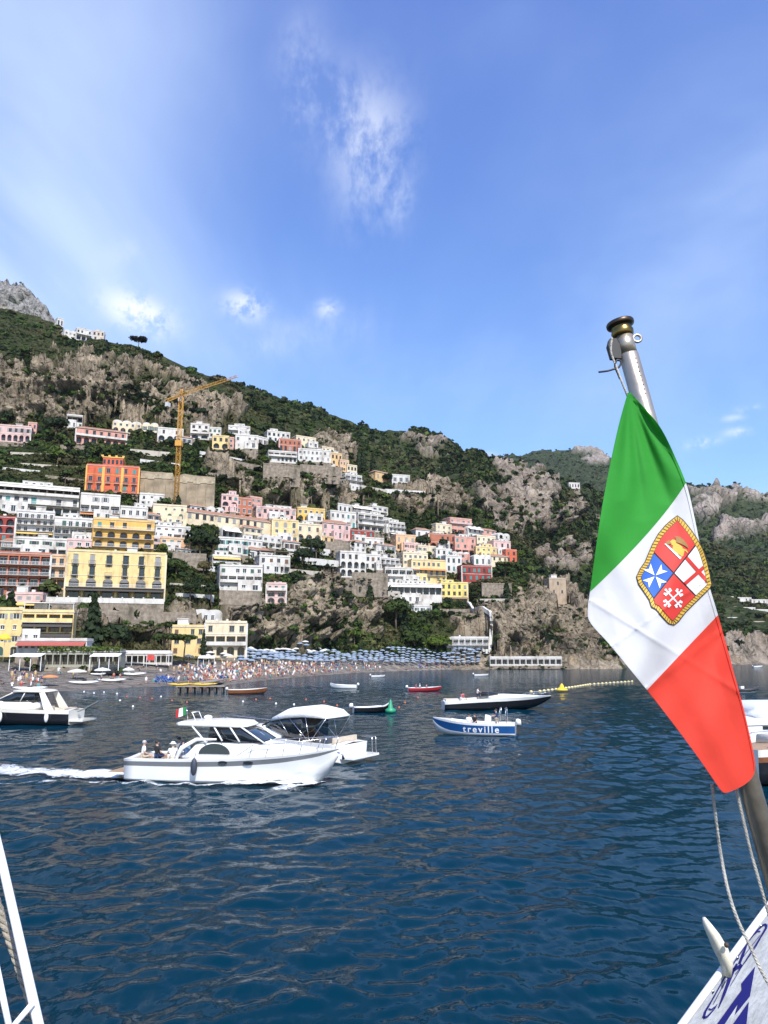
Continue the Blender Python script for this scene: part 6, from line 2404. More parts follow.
# wake and bow wave
w0 = world_of(cr, 0, 0, 0)


def cw(x, y):
    q = world_of(cr, x, y, 0)
    return (q.x, q.y)


foam('stern_wake', [cw(-.2, 0), cw(-2.5, .1), cw(-6, .3), cw(-11, .6), cw(-17, 1.0)], [1.5, 2.3, 2.9, 3.3, 3.6], [.84, .70, .62, .56, .46], hump=.18, lift=.05, n=150, m=26)
foam('stern_wake', [cw(-.2, -1.3), cw(-3, -2.2), cw(-7, -3.2), cw(-13, -4.4)], [.6, 1.0, 1.2, 1.2], [.52, .45, .38, .25], n=110, hump=.06)
foam('bow_wave', [cw(9.2, .1), cw(7.6, -.95), cw(5.5, -1.75), cw(3, -2.15), cw(0, -2.4), cw(-2, -2.7)], [.35, .75, .65, .5, .45, .5], [.85, .78, .64, .54, .46, .34], hump=.3, lift=.06, n=130, m=18)
foam('bow_wave', [cw(9.4, .0), cw(9.0, -1.2), cw(8.0, -2.4), cw(6.4, -3.4)], [.7, 1.1, .9, .6], [.82, .70, .52, .3], hump=.3, lift=.04, n=80, m=18)
foam('bow_wave', [cw(9.2, .3), cw(8.6, 1.4), cw(6.5, 2.6), cw(3, 3.2)], [.3, .55, .5, .4], [.7, .6, .5, .2], hump=.25, n=70)

# --- the second cruiser, seen from its quarter behind the first
c2 = empty('motor_cruiser', (0, 0, 0))
place(c2, 353, 761.0, 150)
c2.scale = (1.17, 1.17, 1.12)
tag(c2, 'white cruiser with white canvas canopy heading away behind the striped cruiser', 'motorboat')
st = [(0, 1.45, .95, 1.32, .05, -.3), (3, 1.55, 1.08, 1.4, .08, -.4), (6, 1.42, 1.28, 1.1, .18, -.38), (7.8, .9, 1.45, .45, .5, -.1), (8.8, .35, 1.58, .12, 1.0, .5), (9.2, .03, 1.62, .01, 1.4, 1.2)]
h_, S2 = hull_part(c2, st, [(.05, 0, 0), (.6, 0), (.68, 2), (1.0, 0)], [GEL, BOTTOM, BSTRIPE], flare=.05)
deck_part(c2, S2, 0, [GEL, TEAK], cockpit=(.4, 4.0), floor=.5, coam=.25, drop=.03)
mb = MB()
mb.box(-.85, -1.3, .25, -.003, 1.3, .37, 0)
mb.build('swim_platform', GEL, c2)
loft_block(c2, 'cabin', GEL, [(3.9, 1.25, 1.15, 1.05, 1.75), (5.2, 1.2, 1.05, 1.15, 1.8), (6.8, .85, .7, 1.25, 1.68), (7.9, .4, .3, 1.4, 1.58)], .3)
loft_block(c2, 'windscreen', TINT, [(3.3, 1.3, 1.16, 1.4, 2.3), (4.2, 1.22, 1.1, 1.72, 2.3), (5.1, 1.1, .98, 1.75, 1.86)], .1)
loft_block(c2, 'canopy', CANVAS, [(.9, 1.2, 1.0, 2.32, 2.42), (1.3, 1.32, 1.1, 2.34, 2.72), (2.4, 1.36, 1.15, 2.36, 2.92), (3.6, 1.32, 1.1, 2.25, 2.78), (4.7, 1.15, 1.0, 2.05, 2.25)], .5)
loft_block(c2, 'side_screen', TINT, [(2.5, 1.34, 1.28, 1.15, 2.36), (3.6, 1.3, 1.24, 1.3, 2.28), (4.6, 1.2, 1.08, 1.6, 2.1), (5.5, .95, .85, 1.72, 1.82)], .06)
mb = MB()
for s in (-1, 1):
    for a, b in (((1.9, 1.35, 1.0), (.95, 1.2, 2.34)), ((1.9, 1.35, 1.0), (2.2, 1.34, 2.38)), ((1.9, 1.35, 1.0), (3.3, 1.34, 2.3)), ((3.3, 1.33, 1.35), (4.2, 1.15, 2.3)), ((5.15, .95, 1.8), (4.2, 1.06, 2.32))):
        mb.tube([(a[0], s * a[1], a[2]), (b[0], s * b[1], b[2])], .022, 6)
mb.build('canopy_frame', STEEL, c2)
mb = MB()
mb.box(.45, -1.1, .503, 1.0, 1.1, .95, 0)
mb.box(.45, -1.1, .953, .6, 1.1, 1.3, 0)
mb.box(2.6, -1.0, .503, 3.1, -.3, 1.0, 0)
mb.box(2.6, -1.0, 1.003, 2.75, -.3, 1.55, 0)
mb.box(2.6, .3, .503, 3.1, 1.0, 1.0, 0)
mb.box(2.6, .3, 1.003, 2.75, 1.0, 1.55, 0)
mb.build('cockpit_seat', CUSH, c2)
rail_part(c2, S2, 5.0, 9.1, .55, 6)
mb = MB()
for yy in (-1.1, -.7):
    mb.tube([(-.8, yy, .37), (-.75, yy, 1.25), (.1, yy, 1.3)], .018, 6)
mb.build('stern_rail', STEEL, c2)
aboard(c2, 2.9, -.65, 1.0, 0, 'man in grey shirt seated at the helm under the canvas canopy', 'sit_lean', 'grey', 'navy', 'dark', hat='grey')
foam('stern_wake', [(world_of(c2, -.5, 0, 0).x, world_of(c2, -.5, 0, 0).y), (world_of(c2, -3, 0, 0).x, world_of(c2, -3, 0, 0).y)], [1.2, 1.4], [.28, .1], n=30)

# --- the dark-hulled cruiser at the picture edge
c3 = empty('motor_cruiser', (0, 0, 0))
place(c3, 76, 724.0, 176)
tag(c3, 'black-hulled white cruiser with hardtop moored off the beach at the picture edge', 'motorboat')
st = [(0, 1.7, 1.35, 1.6, .1, -.3), (4, 1.85, 1.45, 1.65, .12, -.4), (8, 1.7, 1.65, 1.3, .25, -.4), (10.5, 1.0, 1.85, .5, .6, -.1), (11.9, .3, 2.0, .1, 1.2, .6), (12.3, .03, 2.05, .01, 1.7, 1.5)]
h_, S3 = hull_part(c3, st, [(.3, 1, 1), (.74, 1), (.8, 0), (1.0, 0)], [GELC, HBLACK], flare=.05)
deck_part(c3, S3, 0, [GELC, TEAK], cockpit=(.5, 4.0), floor=.8, coam=.3, drop=.03)
mb = MB()
mb.box(-1.3, -1.5, .35, -.003, 1.5, .5, 0)
mb.build('swim_platform', GELC, c3)
mb = MB()
mb.add([(-.1, -.35, 1.1), (-.1, .1, 1.1), (-2.1, .1, 2.1), (-2.1, -.35, 2.1), (-.1, -.35, 1.18), (-.1, .1, 1.18), (-2.1, .1, 2.18), (-2.1, -.35, 2.18)],
       [(0, 3, 2, 1), (4, 5, 6, 7), (0, 1, 5, 4), (1, 2, 6, 5), (2, 3, 7, 6), (3, 0, 4, 7)])
mb.build('gangway', BSTRIPE, c3)
loft_block(c3, 'cabin', GELC, [(3.4, 1.5, 1.4, 1.35, 1.9), (4.2, 1.5, 1.4, 1.4, 2.2), (7.5, 1.4, 1.25, 1.5, 2.2), (9.5, .9, .75, 1.7, 2.05), (10.8, .4, .3, 1.85, 1.98)], .3)
loft_block(c3, 'windscreen', TINT, [(3.7, 1.36, 1.2, 2.1, 3.05), (5.4, 1.34, 1.15, 2.12, 3.05), (6.6, 1.26, 1.05, 2.12, 2.6), (7.6, 1.12, 1.0, 2.12, 2.2)], .1)
loft_block(c3, 'hardtop', GELC, [(2.6, 1.3, 1.2, 3.02, 3.1), (3.0, 1.4, 1.3, 3.0, 3.2), (4.6, 1.4, 1.3, 3.02, 3.3), (5.9, 1.2, 1.1, 3.0, 3.18)], .12)
for s in (-1, 1):
    mb = MB()
    mb.add([(1.6, s * 1.55, 1.4), (2.5, s * 1.55, 1.4), (3.2, s * 1.36, 3.03), (2.7, s * 1.36, 3.03), (1.6, s * 1.45, 1.4), (2.5, s * 1.45, 1.4), (3.2, s * 1.26, 3.03), (2.7, s * 1.26, 3.03)],
           [(0, 1, 2, 3), (7, 6, 5, 4), (0, 4, 5, 1), (1, 5, 6, 2), (2, 6, 7, 3), (3, 7, 4, 0)])
    mb.build('hardtop_support', GELC, c3)
    mb = MB()
    mb.tube([(5.0, s * 1.37, 2.15), (4.6, s * 1.24, 3.03)], .05, 6)
    mb.build('window_post', GELC, c3)
    mb = MB()
    mb.tube([(7.6, s * 1.05, 2.2), (5.7, s * 1.12, 3.05)], .05, 6)
    mb.build('window_post', GELC, c3)
mb = MB()
mb.box(.6, -1.3, .803, 1.3, 1.3, 1.5, 0)
mb.box(2.8, -1.2, .803, 3.4, -.3, 1.6, 0)
mb.build('cockpit_seat', CUSH, c3)
for xx in (2.0, 6.5):
    mb = MB()
    mb.ell((xx, 1.95, .75), (.2, .2, .48), 12, 8)
    mb.tube([(xx, 1.95, 1.2), (xx, 1.8, 1.5)], .015, 5)
    mb.build('fender', GEL, c3)
rail_part(c3, S3, 6.5, 12.1, .6, 7)


# --- plain open boats
def open_boat(name, label, px, py, heading, L, B, H, outer, inner, gun, thw=3, cat='boat', bands=None, motor=True, bow=1.35, mats=None, motor_m=None):
    o = empty(name, (0, 0, 0))
    place(o, px, py, heading)
    tag(o, label, cat)
    st = [(0, B * .42, H, B * .36, H * .1, -.15), (L * .35, B * .5, H * .98, B * .42, H * .1, -.2), (L * .65, B * .46, H * 1.08, B * .34, H * .15, -.18), (L * .86, B * .26, H * 1.25, B * .14, H * .4, -.05),
          (L * .96, B * .1, H * bow, B * .04, H * .8, H * .4), (L, .02, H * (bow + .03), .01, H * 1.1, H)]
    h, S_ = hull_part(o, st, bands or [(.3, 0, 0), (.9, 0), (1.0, 1)], mats or [outer, gun], n=20)
    deck_part(o, S_, 0, [gun, inner], cockpit=(L * .06, L * .78), floor=H * .35, coam=.12, drop=.0, inset=.0)
    for k in range(thw):
        x = L * (.18 + .2 * k)
        mb = MB()
        w = np.interp(x, S_[:, 0], S_[:, 1]) - .13
        mb.box(x, -w, H * .68, x + .28, w, H * .74, 0)
        mb.build('thwart', inner, o)
    if motor:
        outboard(o, -.02, H * .75, motor_m, .8)
    return o, S_


tv, ST = open_boat('taxi_boat', 'blue and white open taxi boat lettered along its side', 516, 735.5, 166, 6.9, 2.3, 1.0, GEL, GEL, GEL, thw=2, bands=[(.12, 0, 0), (.80, 1), (1.0, 0)], mats=[GEL, HBLUE], bow=1.32)
mb = MB()
mb.loft([[(2.0, -.38, .35), (2.0, .38, .35), (2.0, .34, 1.5), (2.0, -.34, 1.5)], [(2.6, -.38, .35), (2.6, .38, .35), (2.45, .3, 1.65), (2.45, -.3, 1.65)]], 0, closed=True, caps=True)
mb.build('console', GEL, tv)
mb = MB()
for s in (-1, 1):
    mb.tube([(.7, s * .7, 1.0), (.75, s * .65, 2.2)], .025, 6)
    mb.tube([(1.35, s * .7, 1.0), (1.2, s * .62, 2.2)], .025, 6)
mb.tube([(.75, -.65, 2.2), (.75, .65, 2.2)], .025, 6)
mb.tube([(1.2, -.62, 2.2), (1.2, .62, 2.2)], .025, 6)
mb.build('roll_bar', STEEL, tv)
mb = MB()
mb.box(3.4, -.6, .353, 4.3, .6, .8, 0)
mb.build('seat', GEL, tv)
# the lettering runs from bow to stern as seen on the side facing the beach's opposite
fc = bpy.data.curves.new('lettering', 'FONT')
fc.body = 'treville'
fc.size = 0.74
fc.extrude = 0.012
fc.offset = 0.012
fc.space_character = 1.35
fc.align_x = 'CENTER'
fo = bpy.data.objects.new('lettering', fc)
COL.objects.link(fo)
tm = bpy.data.meshes.new_from_object(fo.evaluated_get(bpy.context.evaluated_depsgraph_get()))
bpy.data.objects.remove(fo)
co = np.empty(len(tm.vertices) * 3)
tm.vertices.foreach_get('co', co)
co = co.reshape(-1, 3)
# local +y side faces the camera once the boat is turned round; text runs towards -x
X = 2.75 - co[:, 0] * 1.0
Z = co[:, 1] + .27
st_b = lambda x: np.interp(x, ST[:, 0], ST[:, 1])
tt = (Z - np.interp(X, ST[:, 0], ST[:, 4])) / (np.interp(X, ST[:, 0], ST[:, 2]) - np.interp(X, ST[:, 0], ST[:, 4]))
Yb = np.interp(X, ST[:, 0], ST[:, 3]) + (st_b(X) - np.interp(X, ST[:, 0], ST[:, 3])) * tt
tm.vertices.foreach_set('co', np.stack([X, Yb + .02 + co[:, 2], Z], 1).ravel())
tm.materials.clear()
tm.materials.append(GEL)
tm.update()
link('lettering', tm, tv)
aboard(tv, 3.8, .35, .80, 80, 'person in white shirt seated amidships on the blue taxi boat', 'sit', 'white', 'navy', 'dark')
aboard(tv, 3.4, -.3, .80, 60, 'dark-clothed person seated behind the white shirt on the taxi boat', 'sit', 'black', 'black', 'dark')
aboard(tv, 1.55, .1, .36, 10, 'skipper standing at the console of the blue taxi boat', 'stand_drive', 'navy', 'beige', 'dark')
foam('stern_wake', [(world_of(tv, -.4, 0, 0).x, world_of(tv, -.4, 0, 0).y), (world_of(tv, -4, 0, 0).x, world_of(tv, -4, 0, 0).y)], [.8, 1.0], [.3, .1], n=30)

# --- black speedboat
sb = empty('speedboat', (0, 0, 0))
place(sb, 443, 709.5, 4)
tag(sb, 'long black speedboat with white deck and pointed bow lying off the beach', 'motorboat')
st = [(0, 1.5, .95, 1.4, .1, -.3), (4, 1.75, 1.3, 1.55, .12, -.4), (8, 1.6, 1.45, 1.2, .3, -.35), (11, .95, 1.52, .45, .7, .15), (12.8, .3, 1.60, .08, 1.25, .95), (13.4, .03, 1.62, .01, 1.45, 1.35)]
h_, S4 = hull_part(sb, st, [(.2, 1, 1), (.66, 1), (1.0, 0)], [GEL, HBLACK], flare=.06)
deck_part(sb, S4, 0, [GEL, CUSH], cockpit=(1.8, 5.6), floor=.7, coam=.3, drop=.02, camber=.14)
loft_block(sb, 'foredeck', GEL, [(5.4, 1.3, 1.1, 1.35, 1.75), (7.5, 1.15, .95, 1.42, 1.82), (10, .7, .5, 1.48, 1.72), (11.8, .25, .2, 1.52, 1.62)], .3)
loft_block(sb, 'windscreen', TINT, [(4.6, 1.3, 1.2, 1.6, 2.15), (5.6, 1.2, 1.05, 1.7, 2.1), (6.6, 1.0, .85, 1.8, 1.92)], .1)
mb = MB()
mb.box(.2, -1.2, 1.0, 1.7, 1.2, 1.25, 0)
mb.box(2.0, -1.2, .703, 2.6, 1.2, 1.2, 0)
mb.build('sun_pad', CUSH, sb)
rail_part(sb, S4, 9.5, 13.2, .4, 5)
aboard(sb, 2.4, -.6, 1.2, 0, 'person in red top seated on the black speedboat', 'sit', 'red', 'white', 'dark')
aboard(sb, 2.4, .5, 1.2, 20, 'person in pink top seated on the black speedboat', 'sit', 'pink', 'white', 'long')
aboard(sb, 4.2, -.4, .9, 0, 'helmsman in pale shirt standing at the wheel of the black speedboat', 'stand_drive', 'white', 'navy', 'dark')

open_boat('dinghy', 'dark wooden dinghy moored beside the green buoy', 353, 712.5, 14, 4.5, 1.7, .62, HBLACK, HWOOD, GEL, bow=1.7)
open_boat('launch', 'small white launch riding at anchor off the blue parasols', 357, 688.5, 172, 5.4, 1.9, .7, GEL, GELC, GEL, bow=1.5)
rb_, _ = open_boat('water_taxi', 'low red boat carrying passengers off the beach', 408, 691.2, 6, 6.2, 2.0, .65, HRED, GEL, GEL)
for k, (x, c) in enumerate([(1.4, 'red'), (2.2, 'white'), (3.4, 'pink')]):
    aboard(rb_, x, (-.3, .3, 0)[k], .5, 10, ['passenger in red shirt at the stern of the low red boat', 'passenger in white shirt in the middle of the low red boat', 'passenger in pink shirt near the bow of the low red boat'][k], 'sit', c, 'navy', ['dark', 'blond', 'long'][k])
open_boat('wooden_launch', 'varnished wooden launch tied beside the jetty', 228, 694.0, 12, 6.6, 2.0, .75, HWOOD, TEAK, GELC)
open_boat('tender', 'tiny white tender close to the shore by the bathing house', 371, 677.2, 6, 4.2, 1.6, .5, GEL, GELC, GEL, thw=2)
open_boat('tender', 'tiny white tender anchored off the rocks under the watchtower', 474, 676.0, 4, 4.6, 1.6, .5, GEL, GELC, GEL, thw=2)
open_boat('tender', 'farthest small white boat near the far shore rocks', 753, 667.5, 8, 5.5, 2.0, .8, GEL, GELC, GEL, thw=2)
open_boat('tender', 'small pale boat partly behind the flag near the far shore', 733, 663.6, 8, 7, 2.2, .9, GEL, GELC, GEL, thw=2)

# --- inflatable and the boats at the picture edge, partly behind the flag
ri = empty('inflatable_boat', (0, 0, 0))
place(ri, 731, 693.0, 4)
tag(ri, 'black inflatable boat emerging from behind the flag', 'boat')
mb = MB()
for s in (-1, 1):
    mb.tube([(0, s * .85, .5), (3, s * .9, .52), (4.3, s * .62, .68), (5.0, s * .12, .9)], [.26, .28, .27, .2], 10)
mb.build('tube', RUBBER, ri)
st = [(.2, .8, .45, .6, .05, -.15), (3, .8, .48, .6, .1, -.15), (4.5, .4, .65, .2, .35, .1), (4.95, .05, .8, .02, .7, .6)]
hull_part(ri, st, [(.5, 0, 0), (1.0, 0)], [GEL], n=12)
mb = MB()
mb.box(.3, -.7, .3, 4.0, .7, .4, 0)
mb.box(1.7, -.3, .403, 2.3, .3, 1.15, 1)
mb.build('floor', [BSTRIPE, GEL], ri)
outboard(ri, .1, .5, RUBBER)

y1 = empty('yacht', (0, 0, 0))
place(y1, 728, 744.0, 10)
tag(y1, 'white motor yacht with small dark hull window cut by the picture edge', 'motorboat')
st = [(0, 1.8, 1.9, 1.7, .15, -.3), (4, 2.0, 2.05, 1.8, .15, -.4), (8, 1.8, 2.3, 1.4, .3, -.4), (11, 1.0, 2.6, .4, .8, 0), (12.6, .05, 2.8, .02, 2.2, 2.0)]
h_, S5 = hull_part(y1, st, [(.18, 0, 1), (.7, 0), (.75, 2), (1.0, 0)], [GEL, BOTTOM, BSTRIPE])
deck_part(y1, S5, 0, [GEL, TEAK], drop=.03)
loft_block(y1, 'cabin', GEL, [(1.5, 1.6, 1.5, 1.9, 2.6), (2.2, 1.6, 1.5, 1.95, 3.1), (6, 1.5, 1.4, 2.1, 3.1), (8.5, 1.0, .9, 2.3, 2.7), (10, .5, .4, 2.4, 2.6)], .3)
side_panel(y1, 'cabin_window', TINT, [(2.6, 2.45), (6.6, 2.5), (7.4, 2.6), (6.3, 2.95), (2.8, 2.95)], lambda x, z: np.interp(z, [1.95, 3.1], [1.58, 1.46]))
hw5 = lambda x, z: np.interp(x, S5[:, 0], S5[:, 1]) - .09
for xx in (2.0, 4.2):
    side_panel(y1, 'hull_window', TINT, [(xx - .35, 1.2), (xx + .35, 1.2), (xx + .35, 1.42), (xx - .35, 1.42)], hw5, t=.09)
rail_part(y1, S5, 6, 12.4, .6, 6)

y2 = empty('wooden_boat', (0, 0, 0))
place(y2, 742, 782.0, 14)
tag(y2, 'dark-hulled wooden boat with cream rubbing strake cut by the picture edge', 'boat')
st = [(0, 1.4, 1.75, 1.3, .1, -.3), (3, 1.6, 1.85, 1.4, .12, -.4), (6, 1.4, 2.0, 1.0, .25, -.3), (8, .6, 2.3, .25, .8, .1), (8.8, .03, 2.5, .01, 1.9, 1.7)]
h_, S6 = hull_part(y2, st, [(.3, 1, 1), (.62, 1), (.78, 2), (1.0, 0)], [GELC, HBLACK, HWOOD])
deck_part(y2, S6, 0, [TEAK, TEAK], drop=.05)
loft_block(y2, 'cabin', GELC, [(2, 1.2, 1.1, 1.8, 2.3), (4.5, 1.1, 1.0, 1.9, 2.4), (6, .7, .6, 2.0, 2.2)], .2)
rail_part(y2, S6, .5, 8.6, .5, 7)
mb = MB()
mb.ell((.4, 1.5, 1.25), (.2, .2, .45), 12, 8)
mb.build('fender', GEL, y2)

# --- buoys and float lines
BOR = mat('orange_buoy', (0.42, 0.12, 0.06), 0.6)
BWH = mat('white_buoy', (0.72, 0.72, 0.70), 0.5)
BYE = mat('yellow_buoy', (0.66, 0.45, 0.02), 0.5)
BGR = mat('green_buoy', (0.02, 0.25, 0.12), 0.5)


def buoy(m, px, py, r, label, group=None, name='buoy', kind='ball'):
    mb = MB()
    if kind == 'ball':
        mb.lathe([(.001, -r), (.7 * r, -.7 * r), (r, 0), (.8 * r, .6 * r), (.3 * r, .95 * r), (.12 * r, 1.25 * r), (.001, 1.3 * r)], 10)
    else:
        mb.lathe([(.001, -.3 * r), (r, -.2 * r), (r, .3 * r), (.45 * r, .6 * r), (.3 * r, 1.6 * r), (.1 * r, 2.1 * r), (.001, 2.15 * r)], 12)
    o = mb.build(name, m)
    o.location = on_level(px, py) + Vector((0, 0, r * .25))
    tag(o, label, 'buoy', group)
    return o


buoy(BGR, 390.5, 712.5, .62, 'green cone buoy beside the dark dinghy', kind='cone')
yb_ = buoy(BYE, 562, 692.0, 1.3, 'big yellow marker buoy at the end of the float line', kind='cone', name='marker_buoy')
yb_.scale = (.8, .65, .42)
first = {}
for i, (x, y, c) in enumerate([(84, 692, 1), (94, 693.5, 1), (104, 692.5, 1), (117, 694, 1), (127, 697, 0), (140, 698, 0), (120, 701, 1), (152, 699, 0), (161, 697, 1), (172, 701, 0), (187, 703, 0), (133, 707, 1), (243, 702, 1), (256, 700, 0), (324, 702, 0), (276, 704, 1), (270, 699, 0),
                               (405, 703, 0), (399, 708, 0), (418, 698, 0), (306, 700, 0), (294, 705, 1), (337, 706, 0)]):
    if c not in first:
        first[c] = buoy(BWH if c else BOR, x, y, .15, 'x')
        o = first[c]
    else:
        o = first[c].copy()
        COL.objects.link(o)
        o.location = on_level(x, y) + Vector((0, 0, .05))
    tag(o, ['small orange ball buoy marking the bathing area', 'small white ball buoy marking the bathing area'][c], 'buoy', ['orange buoys of the bathing area', 'white buoys of the bathing area'][c])
mb = MB()
fl = [on_level(x, y) for x, y in [(632, 681.5), (610, 683), (590, 684.5), (575, 687), (556, 689.5), (540, 691.5), (522, 692.5)]]
tot = []
for a, b in zip(fl, fl[1:]):
    n = max(2, int((b - a).length / 2.2))
    for k in range(n):
        tot.append(a.lerp(b, k / n) + Vector((0, 0, .05)))
mb.tube(tot, .03, 5, 0)
for q in tot:
    mb.ell(q, (.3, .3, .24), 8, 6, 1)
o = mb.build('float_rope', [BWH, mat('pale_yellow_float', (0.66, 0.55, 0.25), 0.6)])
tag(o, 'line of pale yellow floats strung out from the big yellow buoy', 'float line')
# ------------------------------------------------------------------ beach
def shore_y(x):
    return float(near_bottom(x)) - 7


PBLUE = mat('light_blue_parasol', (0.25, 0.32, 0.42), 0.85, vary=0.12, trans=(0.25, (0.3, 0.44, 0.62)))
PBLUE2 = mat('pale_blue_parasol', (0.32, 0.39, 0.46), 0.85, vary=0.12, trans=(0.25, (0.5, 0.6, 0.7)))
PWHITE = mat('white_parasol', (0.74, 0.73, 0.70), 0.85, trans=(0.25, (0.7, 0.7, 0.68)))
PORANGE = mat('orange_parasol', (0.55, 0.22, 0.08), 0.85)
PYEL = mat('yellow_parasol', (0.65, 0.45, 0.04), 0.85)
POLE = mat('parasol_pole', (0.55, 0.55, 0.55), 0.4)


def parasol_mesh(m):
    mb = MB()
    mb.tube([(0, 0, -.3), (0, 0, 2.35)], .03, 5, 0)
    n = 8
    vs = [(0, 0, 2.45)]
    for r, z in ((.7, 2.25), (1.2, 1.98)):
        for k in range(n):
            a = 2 * PI * k / n
            vs.append((r * math.cos(a), r * math.sin(a), z))
    fs = [(0, 1 + k, 1 + (k + 1) % n) for k in range(n)] + [(1 + k, 1 + n + k, 1 + n + (k + 1) % n, 1 + (k + 1) % n) for k in range(n)]
    # valance
    o = len(vs)
    for k in range(n):
        a = 2 * PI * k / n
        vs.append((1.21 * math.cos(a), 1.21 * math.sin(a), 1.83))
    fs += [(1 + n + k, o + k, o + (k + 1) % n, 1 + n + (k + 1) % n) for k in range(n)]
    mb.add(vs, fs, 1)
    return mb.mesh('parasol', [POLE, m])


PM = [parasol_mesh(PBLUE), parasol_mesh(PBLUE2)]
PWM = parasol_mesh(PWHITE)
rq = random.Random(4)
n_p = 0
x = 240.0
first = None
while x < 478:
    back = float(np.interp(x, [240, 300, 380, 478], [658.5, 656.5, 656.5, 659.5]))
    wl = shore_y(x)
    front = back + (wl - back) * float(np.interp(x, [240, 330, 400, 478], [.40, .52, .72, .80]))
    y = back
    while y < front and n_p < 298:
        g = ground_at(x + rq.uniform(-1, 1), y)
        me = PM[0 if rq.random() < .6 else 1]
        if first is None:
            first = link('beach_parasol', me)
            o = first
        else:
            o = first.copy()
            o.data = me
            COL.objects.link(o)
        o.location = g
        o.rotation_euler = (rq.uniform(-.06, .06), rq.uniform(-.06, .06), rq.uniform(0, 3))
        tag(o, 'light blue beach parasol in the packed rows on the grey beach', 'parasol', 'blue parasols on the beach')
        n_p += 1
        y += float(np.interp(x, [240, 478], [1.9, 1.5])) * rq.uniform(.7, 1.3)
    x += float(np.interp(x, [240, 478], [6.0, 4.8]))
for i, (x, y, s, lb) in enumerate([(77, 679, 1.75, 'widest white parasol standing alone on the open beach'), (102, 681, 1.5, 'second white parasol beside the widest one on the beach'), (128, 680, 1.1, 'small white parasol towards the jetty'),
                                   (188, 662, 1.2, 'white parasol in front of the beach bar'), (228, 664, 1.3, 'white parasol before the cream beach villa'), (236, 661, 1.2, 'white parasol between villa and blue parasol rows'),
                                   (110, 668, 1.3, 'white parasol at the dark beach bar corner')]):
    o = link('white_parasol', PWM)
    o.location = ground_at(x, y)
    o.scale = (s, s, 1.15)
    tag(o, lb, 'parasol')
o = link('orange_parasol', parasol_mesh(PORANGE))
o.location = ground_at(50, 686)
o.scale = (1.3, 1.3, .9)
tag(o, 'faded orange parasol near the water edge', 'parasol')
o = link('yellow_parasol', parasol_mesh(PYEL))
p_ = at(3, 660, 186)
o.location = p_ + Vector((0, 0, 0))
o.scale = (1.3, 1.3, 2.6)
tag(o, 'big yellow parasol at the picture edge by the yellow restaurant', 'parasol')

first = None
for k in range(34):
    x = 206 + k * 3.6 + rq.uniform(-1, 1)
    y = rq.uniform(653.5, 657.5) if x > 250 else rq.uniform(658, 662)
    o = link('canvas_parasol', PWM) if first is None else first.copy()
    if first is None:
        first = o
    else:
        COL.objects.link(o)
    o.location = ground_at(x, y)
    s = rq.uniform(.9, 1.3)
    o.scale = (s, s, 1)
    o.rotation_euler = (0, 0, rq.uniform(0, 3))
    tag(o, 'off-white canvas parasol in the row at the back of the beach', 'parasol', 'white parasols at the back of the beach')

# white restaurant canopies along the back of the beach
for i, (x0, x1, y0, yb, D, m, lb) in enumerate([(10, 40, 655, 664, 176, 'w', 'cream awning terrace under the glazed dining room'), (120, 168, 652, 660, 209, 'w', 'long white canopy in front of the long beach bar'),
                                                (198, 214, 657, 664, 222, 'w', 'small white canopy beside the cream villa steps'), (90, 118, 655, 664, 178, 'w', 'white canopy beside the tall beach conifer')]):
    a, b = at(x0, yb, D), at(x1, yb, D)
    w, h = b.x - a.x, at(x0, y0, D).z - a.z
    root = empty('canopy_terrace', ((a.x + b.x) / 2, D, a.z), R(8))
    tag(root, lb, 'awning')
    mb = MB()
    n = max(3, int(w / 3))
    for k in range(n + 1):
        xx = -w / 2 + w * k / n
        mb.box(xx - .07, 0, -1.5, xx + .07, .14, h - .3, 0)
    mb.build('post', RAILW, root)
    mb = MB()
    mb.add([(-w / 2, -.5, h - .35), (w / 2, -.5, h - .35), (w / 2, 3.6, h + .3), (-w / 2, 3.6, h + .3), (-w / 2, -.5, h - .25), (w / 2, -.5, h - .25), (w / 2, 3.6, h + .4), (-w / 2, 3.6, h + .4)],
           [(0, 3, 2, 1), (4, 5, 6, 7), (0, 1, 5, 4), (1, 2, 6, 5), (2, 3, 7, 6), (3, 0, 4, 7)])
    mb.build('canopy', AWN[m], root)

